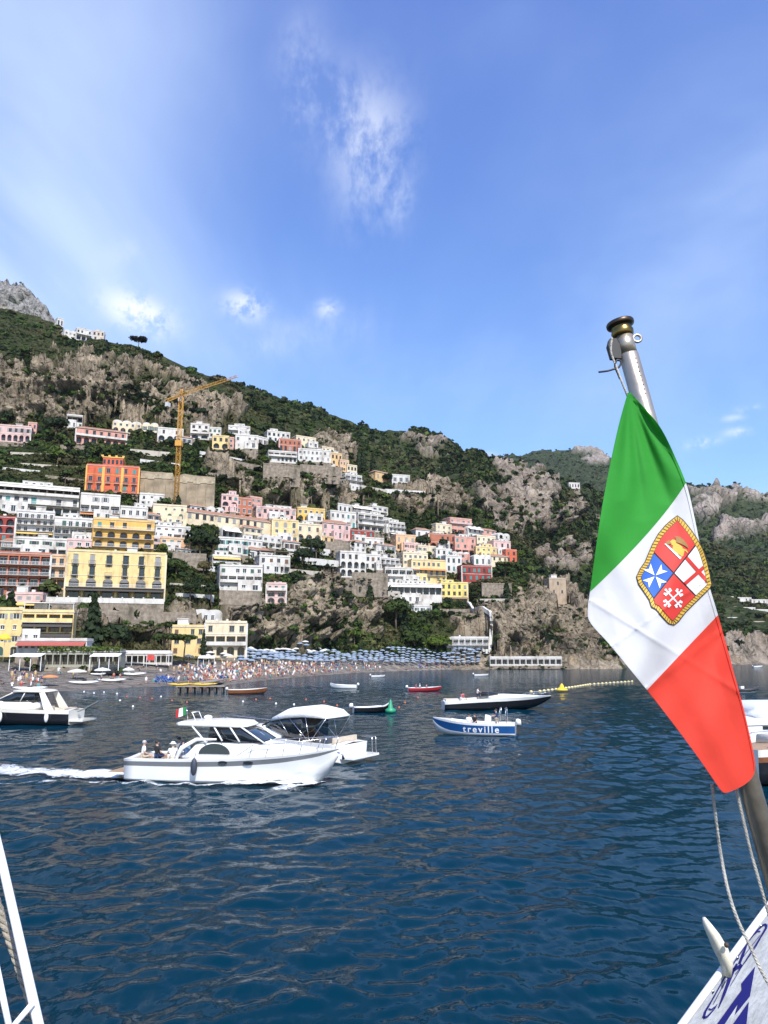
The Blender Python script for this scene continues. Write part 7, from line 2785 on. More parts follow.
# bathers
def bather_mesh(pose, cloth, hairm, skin):
    J = pose_joints(pose if pose != 'lie' else 'stand')
    names = list(J)
    ix = {n: i for i, n in enumerate(names)}
    rad = dict(pel=.14, waist=.12, chest=.14, nb=.075, neck=.055, head=.10, top=.07, shL=.06, shR=.06, elL=.045, elR=.045, wrL=.035, wrR=.035, hipL=.10, hipR=.10, kneeL=.06, kneeR=.06, ankL=.042, ankR=.042, toeL=.035, toeR=.035)
    E = [('pel', 'waist'), ('waist', 'chest'), ('chest', 'nb'), ('nb', 'neck'), ('neck', 'head'), ('head', 'top'), ('chest', 'shL'), ('chest', 'shR'), ('shL', 'elL'), ('shR', 'elR'),
         ('elL', 'wrL'), ('elR', 'wrR'), ('pel', 'hipL'), ('pel', 'hipR'), ('hipL', 'kneeL'), ('hipR', 'kneeR'), ('kneeL', 'ankL'), ('kneeR', 'ankR'), ('ankL', 'toeL'), ('ankR', 'toeR')]
    me = skin_mesh('person', [J[n] for n in names], [(ix[a], ix[b]) for a, b in E], [rad[n] for n in names], ix['pel'], 0, skin)
    me.materials.append(cloth)
    me.materials.append(hairm)
    z0 = J['pel'].z
    for f in me.polygons:
        c = f.center
        rel = c.z - z0
        if J['head'].z + .02 < c.z:
            f.material_index = 2
        elif -.16 < rel < .10 or (cloth.name.startswith(('white', 'teal', 'navy')) and -.16 < rel < .42 and abs(c.x) < .24):
            f.material_index = 1
    if pose == 'lie':
        for v in me.vertices:
            v.co = Vector((v.co.x, v.co.z - .9, .22 - v.co.y))
    elif pose.startswith('sit'):
        for v in me.vertices:
            v.co.z += .45
    return me


BM = []
for pose, cl, hr, sk in [('stand', 'red', 'dark', SKIN2), ('stand', 'navy', 'blond', SKIN), ('sit', 'white', 'dark', SKIN), ('sit', 'teal', 'dark', SKIN2), ('lie', 'pink', 'dark', SKIN), ('lie', 'navy', 'blond', SKIN2), ('stand', 'yellow', 'dark', SKIN), ('stand', 'white', 'grey', SKIN)]:
    BM.append(bather_mesh(pose, CLOTH[cl], HAIRS[hr], sk))
first = None
nb = 0
spots = []
for k in range(240):
    x = rq.triangular(152, 345, 240)
    lo_, hi_ = float(np.interp(x, [150, 230, 330], [665, 665, 666])), shore_y(x) - .6
    spots.append((x, rq.uniform(lo_, hi_)))
for k in range(34):
    spots.append((rq.uniform(-2, 42), rq.uniform(676, 690)))
for k in range(24):
    x = rq.uniform(330, 440)
    spots.append((x, shore_y(x) - rq.uniform(.3, 2.2)))
for k in range(20):
    spots.append((rq.uniform(40, 150), rq.uniform(664, 688)))
for x, y in spots:
    y = min(y, shore_y(x) - .4)
    me = BM[rq.randrange(8)]
    if first is None:
        first = link('person', me)
        o = first
    else:
        o = first.copy()
        o.data = me
        COL.objects.link(o)
    o.location = ground_at(x, y)
    s = rq.uniform(.88, 1.05)
    o.scale = (s, s, s)
    o.rotation_euler = (0, 0, rq.uniform(0, 6.28))
    tag(o, 'bather in swimwear among the crowd on the grey beach', 'person', 'bathers on the beach')

# the rest of the bathers, too many to count
cv, cf, cm, cmats = [], [], [], []
data = []
for me in BM:
    co = np.empty(len(me.vertices) * 3)
    me.vertices.foreach_get('co', co)
    base = len(cmats)
    cmats += list(me.materials)
    data.append((co.reshape(-1, 3), [list(p_.vertices) for p_ in me.polygons], [base + p_.material_index for p_ in me.polygons]))
for k in range(430):
    x = rq.triangular(153, 385, 255)
    lo_, hi_ = float(np.interp(x, [150, 230, 385], [664, 664, 664])), shore_y(x) - .8
    g = ground_at(x, rq.uniform(min(lo_, hi_ - 2), hi_))
    V0, F0, M0 = data[rq.randrange(8)]
    a_ = rq.uniform(0, 6.28)
    n0 = len(cv)
    V0 = V0 * rq.uniform(.82, .98)
    R0 = np.array([[math.cos(a_), -math.sin(a_), 0], [math.sin(a_), math.cos(a_), 0], [0, 0, 1]])
    cv.extend(map(tuple, V0 @ R0.T + np.array(g)))
    cf.extend([[n0 + i_ for i_ in f_] for f_ in F0])
    cm.extend(M0)
m_ = MB()
m_.v, m_.f, m_.m, m_.sm = cv, cf, cm, [True] * len(cf)
o = link('crowd', m_.mesh('crowd', cmats))
tag(o, kind='stuff')

# loungers: low frames with towels
TOWEL = [mat('blue_towel', (0.10, 0.20, 0.5), 0.9), mat('white_towel', (0.72, 0.71, 0.68), 0.9), mat('orange_towel', (0.6, 0.25, 0.1), 0.9), mat('rose_towel', (0.55, 0.25, 0.28), 0.9)]
LM = []
for t in TOWEL:
    mb = MB()
    mb.box(-.3, -.9, .28, .3, .45, .36, 0)
    mb.add([(-.3, .45, .28), (.3, .45, .28), (.3, .95, .75), (-.3, .95, .75), (-.3, .45, .36), (.3, .45, .36), (.3, .93, .83), (-.3, .93, .83)],
           [(0, 3, 2, 1), (4, 5, 6, 7), (0, 1, 5, 4), (1, 2, 6, 5), (2, 3, 7, 6), (3, 0, 4, 7)], 0)
    for sx in (-.26, .2):
        for sy in (-.8, .3):
            mb.box(sx, sy, -.1, sx + .06, sy + .06, .277, 1)
    LM.append(mb.mesh('sun_lounger', [t, POLE]))
first = None
for k in range(170):
    if k < 22:
        x, y, t = rq.uniform(154, 178), rq.uniform(678, 684), 0
    else:
        x = rq.uniform(185, 470)
        b_, w_ = 662, shore_y(x)
        y, t = rq.uniform(min(b_, w_ - 3), w_ - 1.2), rq.choice([0, 0, 1, 2, 3])
    me = LM[t]
    if first is None:
        first = link('sun_lounger', me)
        o = first
    else:
        o = first.copy()
        o.data = me
        COL.objects.link(o)
    o.location = ground_at(x, min(y, shore_y(x) - .4))
    o.rotation_euler = (0, 0, rq.uniform(-.3, .3) + 2.6)
    tag(o, 'low sun lounger with towel between the bathers on the beach', 'sun lounger', 'sun loungers on the beach')

# jetty with yellow kayaks, pulled-up boats
PW = mat('weathered_planks', (0.26, 0.22, 0.18), 0.9, vary=0.3, scale=3)
a, b = on_level(176, 692.5), on_level(224, 692.5)
root = empty('jetty', ((a.x + b.x) / 2, a.y, 0), 0.06)
tag(root, 'wooden jetty on dark posts in front of the crowded beach', 'jetty')
w = b.x - a.x
mb = MB()
mb.box(-w / 2, 0, .95, w / 2, 2.6, 1.15, 0)
mb.box(-w / 2 + .5, 2.603, .93, -w / 2 + 3.0, 40, 1.13, 0)
mb.build('deck', PW, root)
for k in range(7):
    xx = -w / 2 + .4 + (w - .8) * k / 6
    mb = MB()
    mb.tube([(xx, .35, -1.5), (xx, .35, .95)], .17, 7)
    mb.tube([(xx, 2.2, -1.5), (xx, 2.2, .95)], .17, 7)
    mb.build('post', mat('dark_wet_wood', (0.05, 0.045, 0.04), 0.7), root)
KY_ = mat('yellow_kayak', (0.66, 0.42, 0.02), 0.35)


def kayak_mesh(m):
    mb = MB()
    rings = []
    for k in range(9):
        t = -1 + 2 * k / 8
        r = .38 * math.sqrt(max(0.01, 1 - t * t))
        rings.append([(t * 2.0, r * math.cos(a_), .22 + .18 * math.sin(a_) * (r / .38) + .14 * t * t) for a_ in [2 * PI * j / 8 for j in range(8)]])
    mb.loft(rings, 0, closed=True, caps=True)
    mb.box(-.25, -.25, .38, .3, .25, .43, 1)
    return mb.mesh('kayak', [m, RUBBER])


km = kayak_mesh(KY_)
first = None
for k, (dx_, dy_) in enumerate([(-4.5, .6), (-.3, .5), (-4.2, 1.5), (.2, 1.5), (-2.2, 2.2)]):
    o = link('kayak', km) if first is None else first.copy()
    if first is None:
        first = o
    else:
        COL.objects.link(o)
    q = world_of(root, dx_ + .6, dy_, 1.15)
    o.location = q
    o.rotation_euler = (0, 0, .06 + rq.uniform(-.05, .05))
    tag(o, 'bright yellow kayak lying on the wooden jetty', 'kayak', 'yellow kayaks on the jetty')
wm_ = kayak_mesh(GEL)
for k, (x, y, s, rz, lb) in enumerate([(84, 684.5, 1.5, .4, 'white rowing hull pulled up on the beach'), (112, 682, 1.5, .3, 'second white hull pulled up farther along the beach'), (98, 676, 1.3, 1.2, 'white hull lying crosswise on the beach'),
                                       (132, 676, 1.6, .2, 'long white hull near the beach bar canopy'), (30, 690.5, 1.5, .2, 'white hull at the water edge behind the black cruiser')]):
    o = link('beached_boat', wm_)
    o.location = ground_at(x, y)
    o.scale = (s, s * 1.3, s * 1.2)
    o.rotation_euler = (0, 0, rz)
    tag(o, lb, 'boat')
rm_ = bpy.data.materials['red_cotton']
mb = MB()
mb.tube([(0, 0, 0), (0, 0, 3.6)], .05, 6, 0)
for k in range(4):
    mb.quad((k * .35, .06 * math.sin(k * 1.7), 2.5), ((k + 1) * .35, .06 * math.sin((k + 1) * 1.7), 2.5), ((k + 1) * .35, .06 * math.sin((k + 1) * 1.7), 3.55), (k * .35, .06 * math.sin(k * 1.7), 3.55), 1)
o = mb.build('beach_flag', [POLE, rm_])
o.location = ground_at(146, 674)
o.scale = (1.3, 1.3, 1.3)
tag(o, 'orange-red lifeguard flag on a pole on the beach', 'flag')
# ------------------------------------------------------------------ on board the ferry: flag, staff, ropes, bulwark, rail
BRASS = mat('tarnished_brass', (0.22, 0.15, 0.05), 0.35, metal=1.0, vary=0.35, scale=18)
BRONZE = mat('dark_bronze_cap', (0.09, 0.065, 0.045), 0.4, metal=0.9, vary=0.35, scale=14)
CHROME = mat('worn_steel_tube', (0.44, 0.39, 0.32), 0.40, metal=0.7, vary=0.18, scale=10, dirt=((0.26, 0.20, 0.13), 9, 0.7), bump=0.05, bscale=30)
BLOCKM = mat('black_block', (0.02, 0.02, 0.02), 0.5)
CORD = mat('grey_cord', (0.45, 0.43, 0.38), 0.85, vary=0.25, scale=40, bump=0.4, bscale=300)
ROPE = mat('twisted_rope', (0.36, 0.32, 0.25), 0.9, vary=0.3, scale=25, bump=0.5, bscale=200)
PAINT = mat('white_ship_paint', (0.78, 0.78, 0.77), 0.3, vary=0.04, scale=3, coat=0.2)
PANEL = mat('white_bulwark_paint', (0.60, 0.62, 0.66), 0.4, vary=0.1, scale=5, bump=0.1, bscale=20, dirt=((0.33, 0.33, 0.34), 14, 0.55))
LOGO = mat('navy_logo', (0.022, 0.022, 0.20), 0.5, vary=0.1)

FD = 1.62           # the staff stands about this far ahead of the eye


def pole_pt(t):     # t = 0 at the cap, 1 well below the picture's edge of the staff
    a, b = at(624.5, 340, FD), at(783, 905, FD - .06)
    return a.lerp(b, t)


axis = (pole_pt(0) - pole_pt(1)).normalized()
staff = empty('flagstaff', pole_pt(1.25))
tag(staff, 'worn steel flagstaff with dark bronze cap leaning over the stern', 'flagstaff')
off = -staff.location
Q = lambda v: Vector(v) + off
rp = 9.9 / F * FD
mb = MB()
seam = pole_pt(0.0) - axis * .035
mb.tube([Q(pole_pt(0) + axis * .010), Q(seam)], rp * .93, 28)
mb.tube([Q(seam), Q(seam - axis * .003), Q(pole_pt(1.25))], [rp * .93, rp, rp], 28)
tube_o = mb.build('tube', CHROME, staff)
M3 = axis.to_track_quat('Z', 'Y').to_matrix()
mb = MB()
base = Q(pole_pt(0) + axis * .008)
mb.lathe([(rp * .98, 0), (rp * 1.12, .003), (rp * 1.18, .012), (rp * 1.05, .018), (rp * 1.1, .026)], 28, 0, base, M3)
mb.build('collar', BRASS, staff)
mb = MB()
mb.lathe([(rp * 1.05, .022), (rp * 1.42, .026), (rp * 1.47, .029), (rp * 1.47, .0335), (rp * 1.40, .036), (rp * .9, .039), (rp * .2, .041), (.0005, .0415)], 32, 0, base, M3)
mb.build('cap', BRONZE, staff)
rt = axis.cross(Vector((0, 1, 0))).normalized()
if rt.x < 0:
    rt = -rt
fwd = axis.cross(rt).normalized()
if fwd.y > 0:
    fwd = -fwd
# rivets down the face of the tube
mb = MB()
for k in range(9):
    c = pole_pt(0.0) - axis * (.055 + .0105 * k) + fwd * rp * .965 + rt * rp * .22
    mb.ell(Q(c), (.0016, .0016, .0016), 8, 6)
mb.build('rivet', BLOCKM, tube_o)
# eye on one side, sheave on the other
mb = MB()
pc = pole_pt(0) + axis * (-.0015)
ring = [Q(pc + rt * (rp * 1.0 + .008 - .009 * math.cos(2 * PI * k / 16)) + axis * (.0085 * math.sin(2 * PI * k / 16))) for k in range(16)]
mb.tube(ring, .0032, 7, closed=True)
mb.build('eye_ring', CHROME, staff)
mb = MB()
bc = pole_pt(0) - axis * .018 - rt * (rp + .006)
mb.prism([(-.014, -.02), (.006, -.026), (.012, 0), (.006, .022), (-.008, .024), (-.015, .01)], 'y', -.009, .009)
o = mb.build('sheave_block', BLOCKM, staff)
o.location = Q(bc)
o.rotation_euler = (0, math.atan2(axis.x, axis.z), 0)

# halyard made fast at the top, with a twist of wire
def cord_obj(name, px_pts, r, label, cat='rope', material=None, n=60, strands=0):
    P_ = [at(x, y, d) for x, y, d in px_pts]
    # smooth curve through the points
    t = np.linspace(0, len(P_) - 1, n)
    A = np.array([tuple(v) for v in P_])
    k = np.arange(len(P_))
    out = []
    for tt in t:
        i = min(int(tt), len(P_) - 2)
        u = tt - i
        p0, p1, p2, p3 = A[max(i - 1, 0)], A[i], A[i + 1], A[min(i + 2, len(P_) - 1)]
        out.append(0.5 * (2 * p1 + (p2 - p0) * u + (2 * p0 - 5 * p1 + 4 * p2 - p3) * u * u + (3 * p1 - p0 - 3 * p2 + p3) * u ** 3))
    mb = MB()
    if not strands:
        mb.tube(out, r, 7)
    else:
        ln = np.concatenate([[0], np.cumsum(np.linalg.norm(np.diff(np.array(out), axis=0), axis=1))])
        for s in range(strands):
            pts = []
            for i, q in enumerate(out):
                T = Vector(out[min(i + 1, n - 1)]) - Vector(out[max(i - 1, 0)])
                T.normalize()
                a_ = T.cross(Vector((0, 1, 0))).normalized()
                b_ = a_.cross(T)
                w_ = 2 * PI * (s / strands) + ln[i] / (r * 6.5) * 2 * PI / 1.0
                pts.append(Vector(q) + (a_ * math.cos(w_) + b_ * math.sin(w_)) * r * .52)
            mb.tube(pts, r * .56, 7)
    o = mb.build(name, material or CORD)
    if label:
        tag(o, label, cat)
    return o


FDm = FD - .04
cord_obj('halyard_line', [(612, 338, FDm), (611, 352, FDm), (616, 366, FDm), (622, 382, FDm - .01), (626, 392, FDm - .01), (629, 400, FDm)], .0024, 'thin cord tying the flag corner to the top of the staff')
cord_obj('wire_tie', [(599, 372, FDm - .01), (607, 371, FDm), (614, 369, FDm), (619, 367, FDm), (621, 362, FDm), (617, 360, FDm), (615, 366, FDm), (618, 374, FDm), (620, 379, FDm)], .0022, 'short twisted wire poking out beside the staff top', 'wire', BLOCKM, n=70)

# --- the flag, a hanging cloth with real folds
Lc = [(628, 393, 0), (619, 425, 0), (609, 470, 0), (600, 520, 0), (590, 592, 1), (588, 606, 1), (590, 622, 1), (610, 645, 1), (647, 690, 2), (672, 722, 2), (700, 760, 2), (720, 789, 2), (726, 793, 2)]
Rc = [(630, 392, 0), (646, 410, 0), (660, 427, 0), (672, 450, 0), (686, 483, 1), (694, 515, 1), (701, 550, 1), (707, 578, 1), (718, 615, 2), (731, 662, 2), (744, 710, 2), (754, 755, 2), (755, 768, 2)]
# mid-line between the edges (the stripes sag)
Mc = [(629, 392.5), (634, 420), (638, 452), (640, 496), (648, 533), (652, 566), (656, 602), (668, 628), (680, 655), (704, 706), (728, 752), (742, 776), (748, 782)]
NB = len(Lc)


def cr1(A, t):
    i = min(int(t), len(A) - 2)
    u = t - i
    p0, p1, p2, p3 = A[max(i - 1, 0)], A[i], A[i + 1], A[min(i + 2, len(A) - 1)]
    return 0.5 * (2 * p1 + (p2 - p0) * u + (2 * p0 - 5 * p1 + 4 * p2 - p3) * u * u + (3 * p1 - p0 - 3 * p2 + p3) * u ** 3)


LA, RA, MA = [np.array(q, float) for q in ([p[:2] for p in Lc], [p[:2] for p in Rc], Mc)]
CRL = [lambda t, A=A: np.array([np.interp(t, range(NB), A[:, 0]), np.interp(t, range(NB), A[:, 1])]) for A in (LA, RA, MA)]


def flag_px(s, t):
    """pixel of flag point: s across (0 fly edge side, 1 staff side), t along rows"""
    a, m, b = cr1(LA, t), cr1(MA, t), cr1(RA, t)
    return a * (1 - s) * (1 - 2 * s) + m * 4 * s * (1 - s) + b * s * (2 * s - 1)


def flag_depth(x, y):
    """folds of the cloth: depth by place"""
    ax = 624.5 + (y - 340) * (783 - 624.5) / (905 - 340)     # staff line
    d = (x - ax)
    base = FD - .085 - np.clip(-d, 0, 90) * .0004
    top = np.clip((560 - y) / 170, 0, 1)
    f1 = .014 * np.sin((x - 628 - (y - 393) * .16) / (6 + (y - 393) * .055) + .8) * top ** 1.2
    for (xa, ya, xb, yb_, w_, am) in ((629, 395, 643, 520, 5.5, .010), (630, 394, 668, 505, 6, .011), (628, 396, 622, 500, 5, .008), (631, 394, 684, 478, 6, .009)):
        tt_ = np.clip((y - ya) / (yb_ - ya), 0, 1.0)
        f1 = f1 + am * np.sin(PI * tt_) ** .8 * np.exp(-((x - xa - (xb - xa) * tt_) / (w_ * (.4 + tt_))) ** 2)
    f2 = (.013 * np.sin((x * .70 + y * .26 - 560) / 13.0) + .005 * np.sin((x * .8 + y * .2 - 500) / 6.3 + .02 * y)) * np.clip((y - 470) / 120, 0, 1) * np.clip((800 - y) / 160, 0.25, 1)
    f3 = .010 * np.exp(-((x + (y - 660) * .9 - 690) / 26) ** 2) - .008 * np.exp(-((x - (y - 600) * .55 - 640) / 16) ** 2)
    crease = .0035 * np.exp(-np.abs((y - 655) + (x - 690) * .75) / 2.2) + .003 * np.exp(-np.abs((y - 668) - (x - 700) * .62) / 2.2) * (y > 600) + .003 * np.exp(-np.abs((y - 640) + (x - 620) * .7) / 2.0)
    return base + f1 + f2 + f3 - crease


def flag_mat(name, col):
    m = mat(name, col, 0.75, vary=0.05, scale=6, trans=(0.36, tuple(min(1, c * 1.15) for c in col)))
    nt_ = m.node_tree
    b = nt_.nodes['Principled BSDF']
    tc_ = nd(nt_, 'ShaderNodeTexCoord')
    wv = nd(nt_, 'ShaderNodeTexWave', Scale=900.0)
    nt_.links.new(tc_.outputs['Object'], wv.inputs['Vector'])
    n1 = nd(nt_, 'ShaderNodeTexNoise', Scale=26.0, Detail=5.0)
    nt_.links.new(tc_.outputs['Object'], n1.inputs['Vector'])
    bp = nd(nt_, 'ShaderNodeBump', Strength=0.35)
    bp.inputs['Distance'].default_value = .004
    nt_.links.new(n1.outputs['Fac'], bp.inputs['Height'])
    nt_.links.new(bp.outputs[0], b.inputs['Normal'])
    b.inputs['Specular IOR Level'].default_value = .25
    return m


FGR, FWH, FRE = flag_mat('flag_cloth_green', (0.042, 0.34, 0.045)), flag_mat('flag_cloth_white', (0.72, 0.72, 0.73)), flag_mat('flag_cloth_red', (0.76, 0.072, 0.046))
ns, nt2 = 70, (NB - 1) * 16 + 1
ts = np.linspace(0, NB - 1, nt2)
ss = np.linspace(0, 1, ns)
PX = np.array([[flag_px(s, t) for s in ss] for t in ts])
PXx, PXy = PX[..., 0], PX[..., 1]
FP = at_np(PXx, PXy, flag_depth(PXx, PXy))
stripe = np.digitize((ts[:-1] + ts[1:]) / 2, [4.0, 8.0])
ff = grid_faces(nt2, ns)
mi = np.repeat(stripe, ns - 1)
nv = nt2 * ns
# give the cloth a thickness: a second skin a hair behind, stitched round the edge
Nn = np.cross(np.gradient(FP, axis=1), np.gradient(FP, axis=0))
Nn /= np.linalg.norm(Nn, axis=-1, keepdims=True) + 1e-9
fo_c = FP.reshape(-1, 3).mean(0)
origin = Vector(fo_c)
VB = (FP + Nn * .0009 * np.sign((Nn[..., 1:2]))).reshape(-1, 3)
VF = FP.reshape(-1, 3)
edge = [i for i in range(ns)] + [(k + 1) * ns - 1 for k in range(1, nt2)] + [nt2 * ns - 1 - i for i in range(1, ns)] + [k * ns for k in range(nt2 - 2, 0, -1)]
rim = np.array([[edge[i], edge[(i + 1) % len(edge)], edge[(i + 1) % len(edge)] + nv, edge[i] + nv] for i in range(len(edge))])
rim_mi = []
for a_ in edge:
    rim_mi.append(int(stripe[min(a_ // ns, nt2 - 2)]))
me = np_mesh('flag', np.concatenate([VF, VB]) - fo_c, np.concatenate([ff, ff[:, ::-1] + nv, rim]), [FGR, FWH, FRE], mi=np.concatenate([mi, mi, np.array(rim_mi)]))
flag = link('italian_flag', me)
flag.location = origin
tag(flag, 'green, white and red Italian maritime flag with shield emblem hanging from the staff', 'flag')

# hems: doubled cloth along both long edges and the foot
def hem(edge, inner, t0, t1, mt):
    h_ = MB()
    n_ = 90
    r1, r2 = [], []
    for i in range(n_ + 1):
        t = t0 + (t1 - t0) * i / n_
        a = cr1(edge, t)
        q_ = np.array(flag_px(*((inner, t))))
        r1.append(a)
        d_ = q_ - a
        r2.append(a + d_ / (np.linalg.norm(d_) + 1e-6) * min(3.2, np.linalg.norm(d_)))
    A_p, B_p = np.array(r1), np.array(r2)
    Pa = at_np(A_p[:, 0], A_p[:, 1], flag_depth(A_p[:, 0], A_p[:, 1]) - .0012) - fo_c
    Pb = at_np(B_p[:, 0], B_p[:, 1], flag_depth(B_p[:, 0], B_p[:, 1]) - .0016) - fo_c
    for i in range(n_):
        h_.quad(tuple(Pa[i]), tuple(Pa[i + 1]), tuple(Pb[i + 1]), tuple(Pb[i]), 0)
    h_.build('hem', mt, flag)


for e_, inn_ in ((LA, .25), (RA, .75)):
    for t0, t1, mt in ((.4, 4, FGR), (4, 8, FWH), (8, NB - 1.02, FRE)):
        hem(e_, inn_, t0, t1, mt)

# --- the emblem, printed on the white: thin shapes just in front of the cloth
E_YEL = mat('emblem_gold', (0.62, 0.38, 0.05), 0.7, vary=0.1, scale=20)
E_BLK = mat('emblem_black', (0.012, 0.012, 0.015), 0.7, vary=0)
E_RED = mat('emblem_red', (0.58, 0.035, 0.025), 0.7, vary=0.04)
E_BLU = mat('emblem_blue', (0.012, 0.095, 0.42), 0.7, vary=0.04)
E_WHT = mat('emblem_white', (0.74, 0.74, 0.75), 0.7, vary=0.03)


def zc(x, y):       # from the enlarged view of the shield to the photograph's pixels
    return (620 + x * 108 / 768, 500 + y * 140 / 996)


def on_flag(pts, lift):
    pts = np.array(pts, float)
    return at_np(pts[:, 0], pts[:, 1], flag_depth(pts[:, 0], pts[:, 1]) - lift) - fo_c


def patch(mb, poly, lift, mi_):
    """fill an outline with small triangles that follow the folds"""
    bm = bmesh.new()
    vs = [bm.verts.new((x, y, 0)) for x, y in poly]
    f = bm.faces.new(vs)
    r_ = bmesh.ops.triangulate(bm, faces=[f])
    for _ in range(6):
        lg = [e for e in bm.edges if e.calc_length() > 2.4]
        if not lg:
            break
        bmesh.ops.subdivide_edges(bm, edges=lg, cuts=1)
        bmesh.ops.triangulate(bm, faces=bm.faces[:])
    bm.verts.index_update()
    P_ = on_flag([(v.co.x, v.co.y) for v in bm.verts], lift)
    mb.add([tuple(p) for p in P_], [[v.index for v in g.verts] for g in bm.faces], mi_, True)
    bm.free()


outer = [(408, 108), (450, 140), (500, 200), (545, 265), (585, 335), (600, 370), (622, 440), (640, 520), (655, 600), (640, 632), (590, 680), (530, 740), (470, 800), (420, 865), (385, 893), (345, 882), (300, 835), (255, 780), (222, 762),
         (205, 710), (165, 650), (130, 600), (115, 545), (140, 490), (175, 440), (200, 380), (230, 310), (270, 240), (320, 180), (365, 140)]
oc = np.array(outer, float)
cen = np.array([385.0, 520.0])


def inset(poly, d):
    P_ = np.array(poly, float)
    n = len(P_)
    out = []
    for i in range(n):
        t = P_[(i + 1) % n] - P_[i - 1]
        nrm = np.array([-t[1], t[0]])
        nrm /= np.linalg.norm(nrm)
        if np.dot(nrm, cen - P_[i]) < 0:
            nrm = -nrm
        out.append(P_[i] + nrm * d)
    return out


emb = MB()
patch(emb, [zc(*p) for p in outer], 0.0024, 1)
patch(emb, [zc(*p) for p in inset(outer, 6)], 0.0032, 0)
patch(emb, [zc(*p) for p in inset(outer, 34)], 0.0040, 1)
emblem = emb.build('emblem', [E_YEL, E_BLK], flag)
# twists of the rope border
rb = MB()
n = len(outer)
per = []
i1, i2 = inset(outer, 7), inset(outer, 33)
for i in range(n):
    seg = np.linalg.norm(oc[(i + 1) % n] - oc[i])
    m = max(1, round(seg / 24))
    for k in range(m):
        u = k / m
        a0 = i1[i] * (1 - u) + i1[(i + 1) % n] * u
        u2 = min(1, u + 10 / max(seg, 1))
        b0_ = i2[i] * (1 - u2) + i2[(i + 1) % n] * u2
        t = oc[(i + 1) % n] - oc[i]
        t = t / np.linalg.norm(t) * 2.0
        patch(rb, [zc(*(a0 - t)), zc(*(a0 + t)), zc(*(b0_ + t)), zc(*(b0_ - t))], 0.0044, 0)
rb.build('rope_border', E_BLK, emblem)
inn = inset(outer, 37)


def clip(poly, a, b, keep):
    """keep the side of line a-b where keep lies"""
    a, b = np.array(a, float), np.array(b, float)
    nrm = np.array([-(b - a)[1], (b - a)[0]])
    if np.dot(nrm, np.array(keep) - a) < 0:
        nrm = -nrm
    out = []
    for i in range(len(poly)):
        p, q = np.array(poly[i], float), np.array(poly[(i + 1) % len(poly)], float)
        dp, dq = np.dot(nrm, p - a), np.dot(nrm, q - a)
        if dp >= 0:
            out.append(p)
        if (dp >= 0) != (dq >= 0):
            out.append(p + (q - p) * dp / (dp - dq))
    return out


C0 = np.array([382.0, 520.0])
dA = (np.array([545., 675.]) - np.array([255., 375.]))      # runs down to the lower corner
dB = (np.array([560., 340.]) - np.array([250., 735.]))
dA /= np.linalg.norm(dA)
dB /= np.linalg.norm(dB)


def quarter(k1, k2):
    g = 5
    # shift the dividing lines a little so a black bar shows between the quarters
    nA = np.array([-dA[1], dA[0]])
    nB = np.array([-dB[1], dB[0]])
    sA = np.sign(np.dot(nA, np.array(k1) - C0))
    sB = np.sign(np.dot(nB, np.array(k1) - C0))
    p = clip(inn, C0 + nA * sA * g, C0 + nA * sA * g + dA, k1)
    return clip(p, C0 + nB * sB * g, C0 + nB * sB * g + dB, k1)


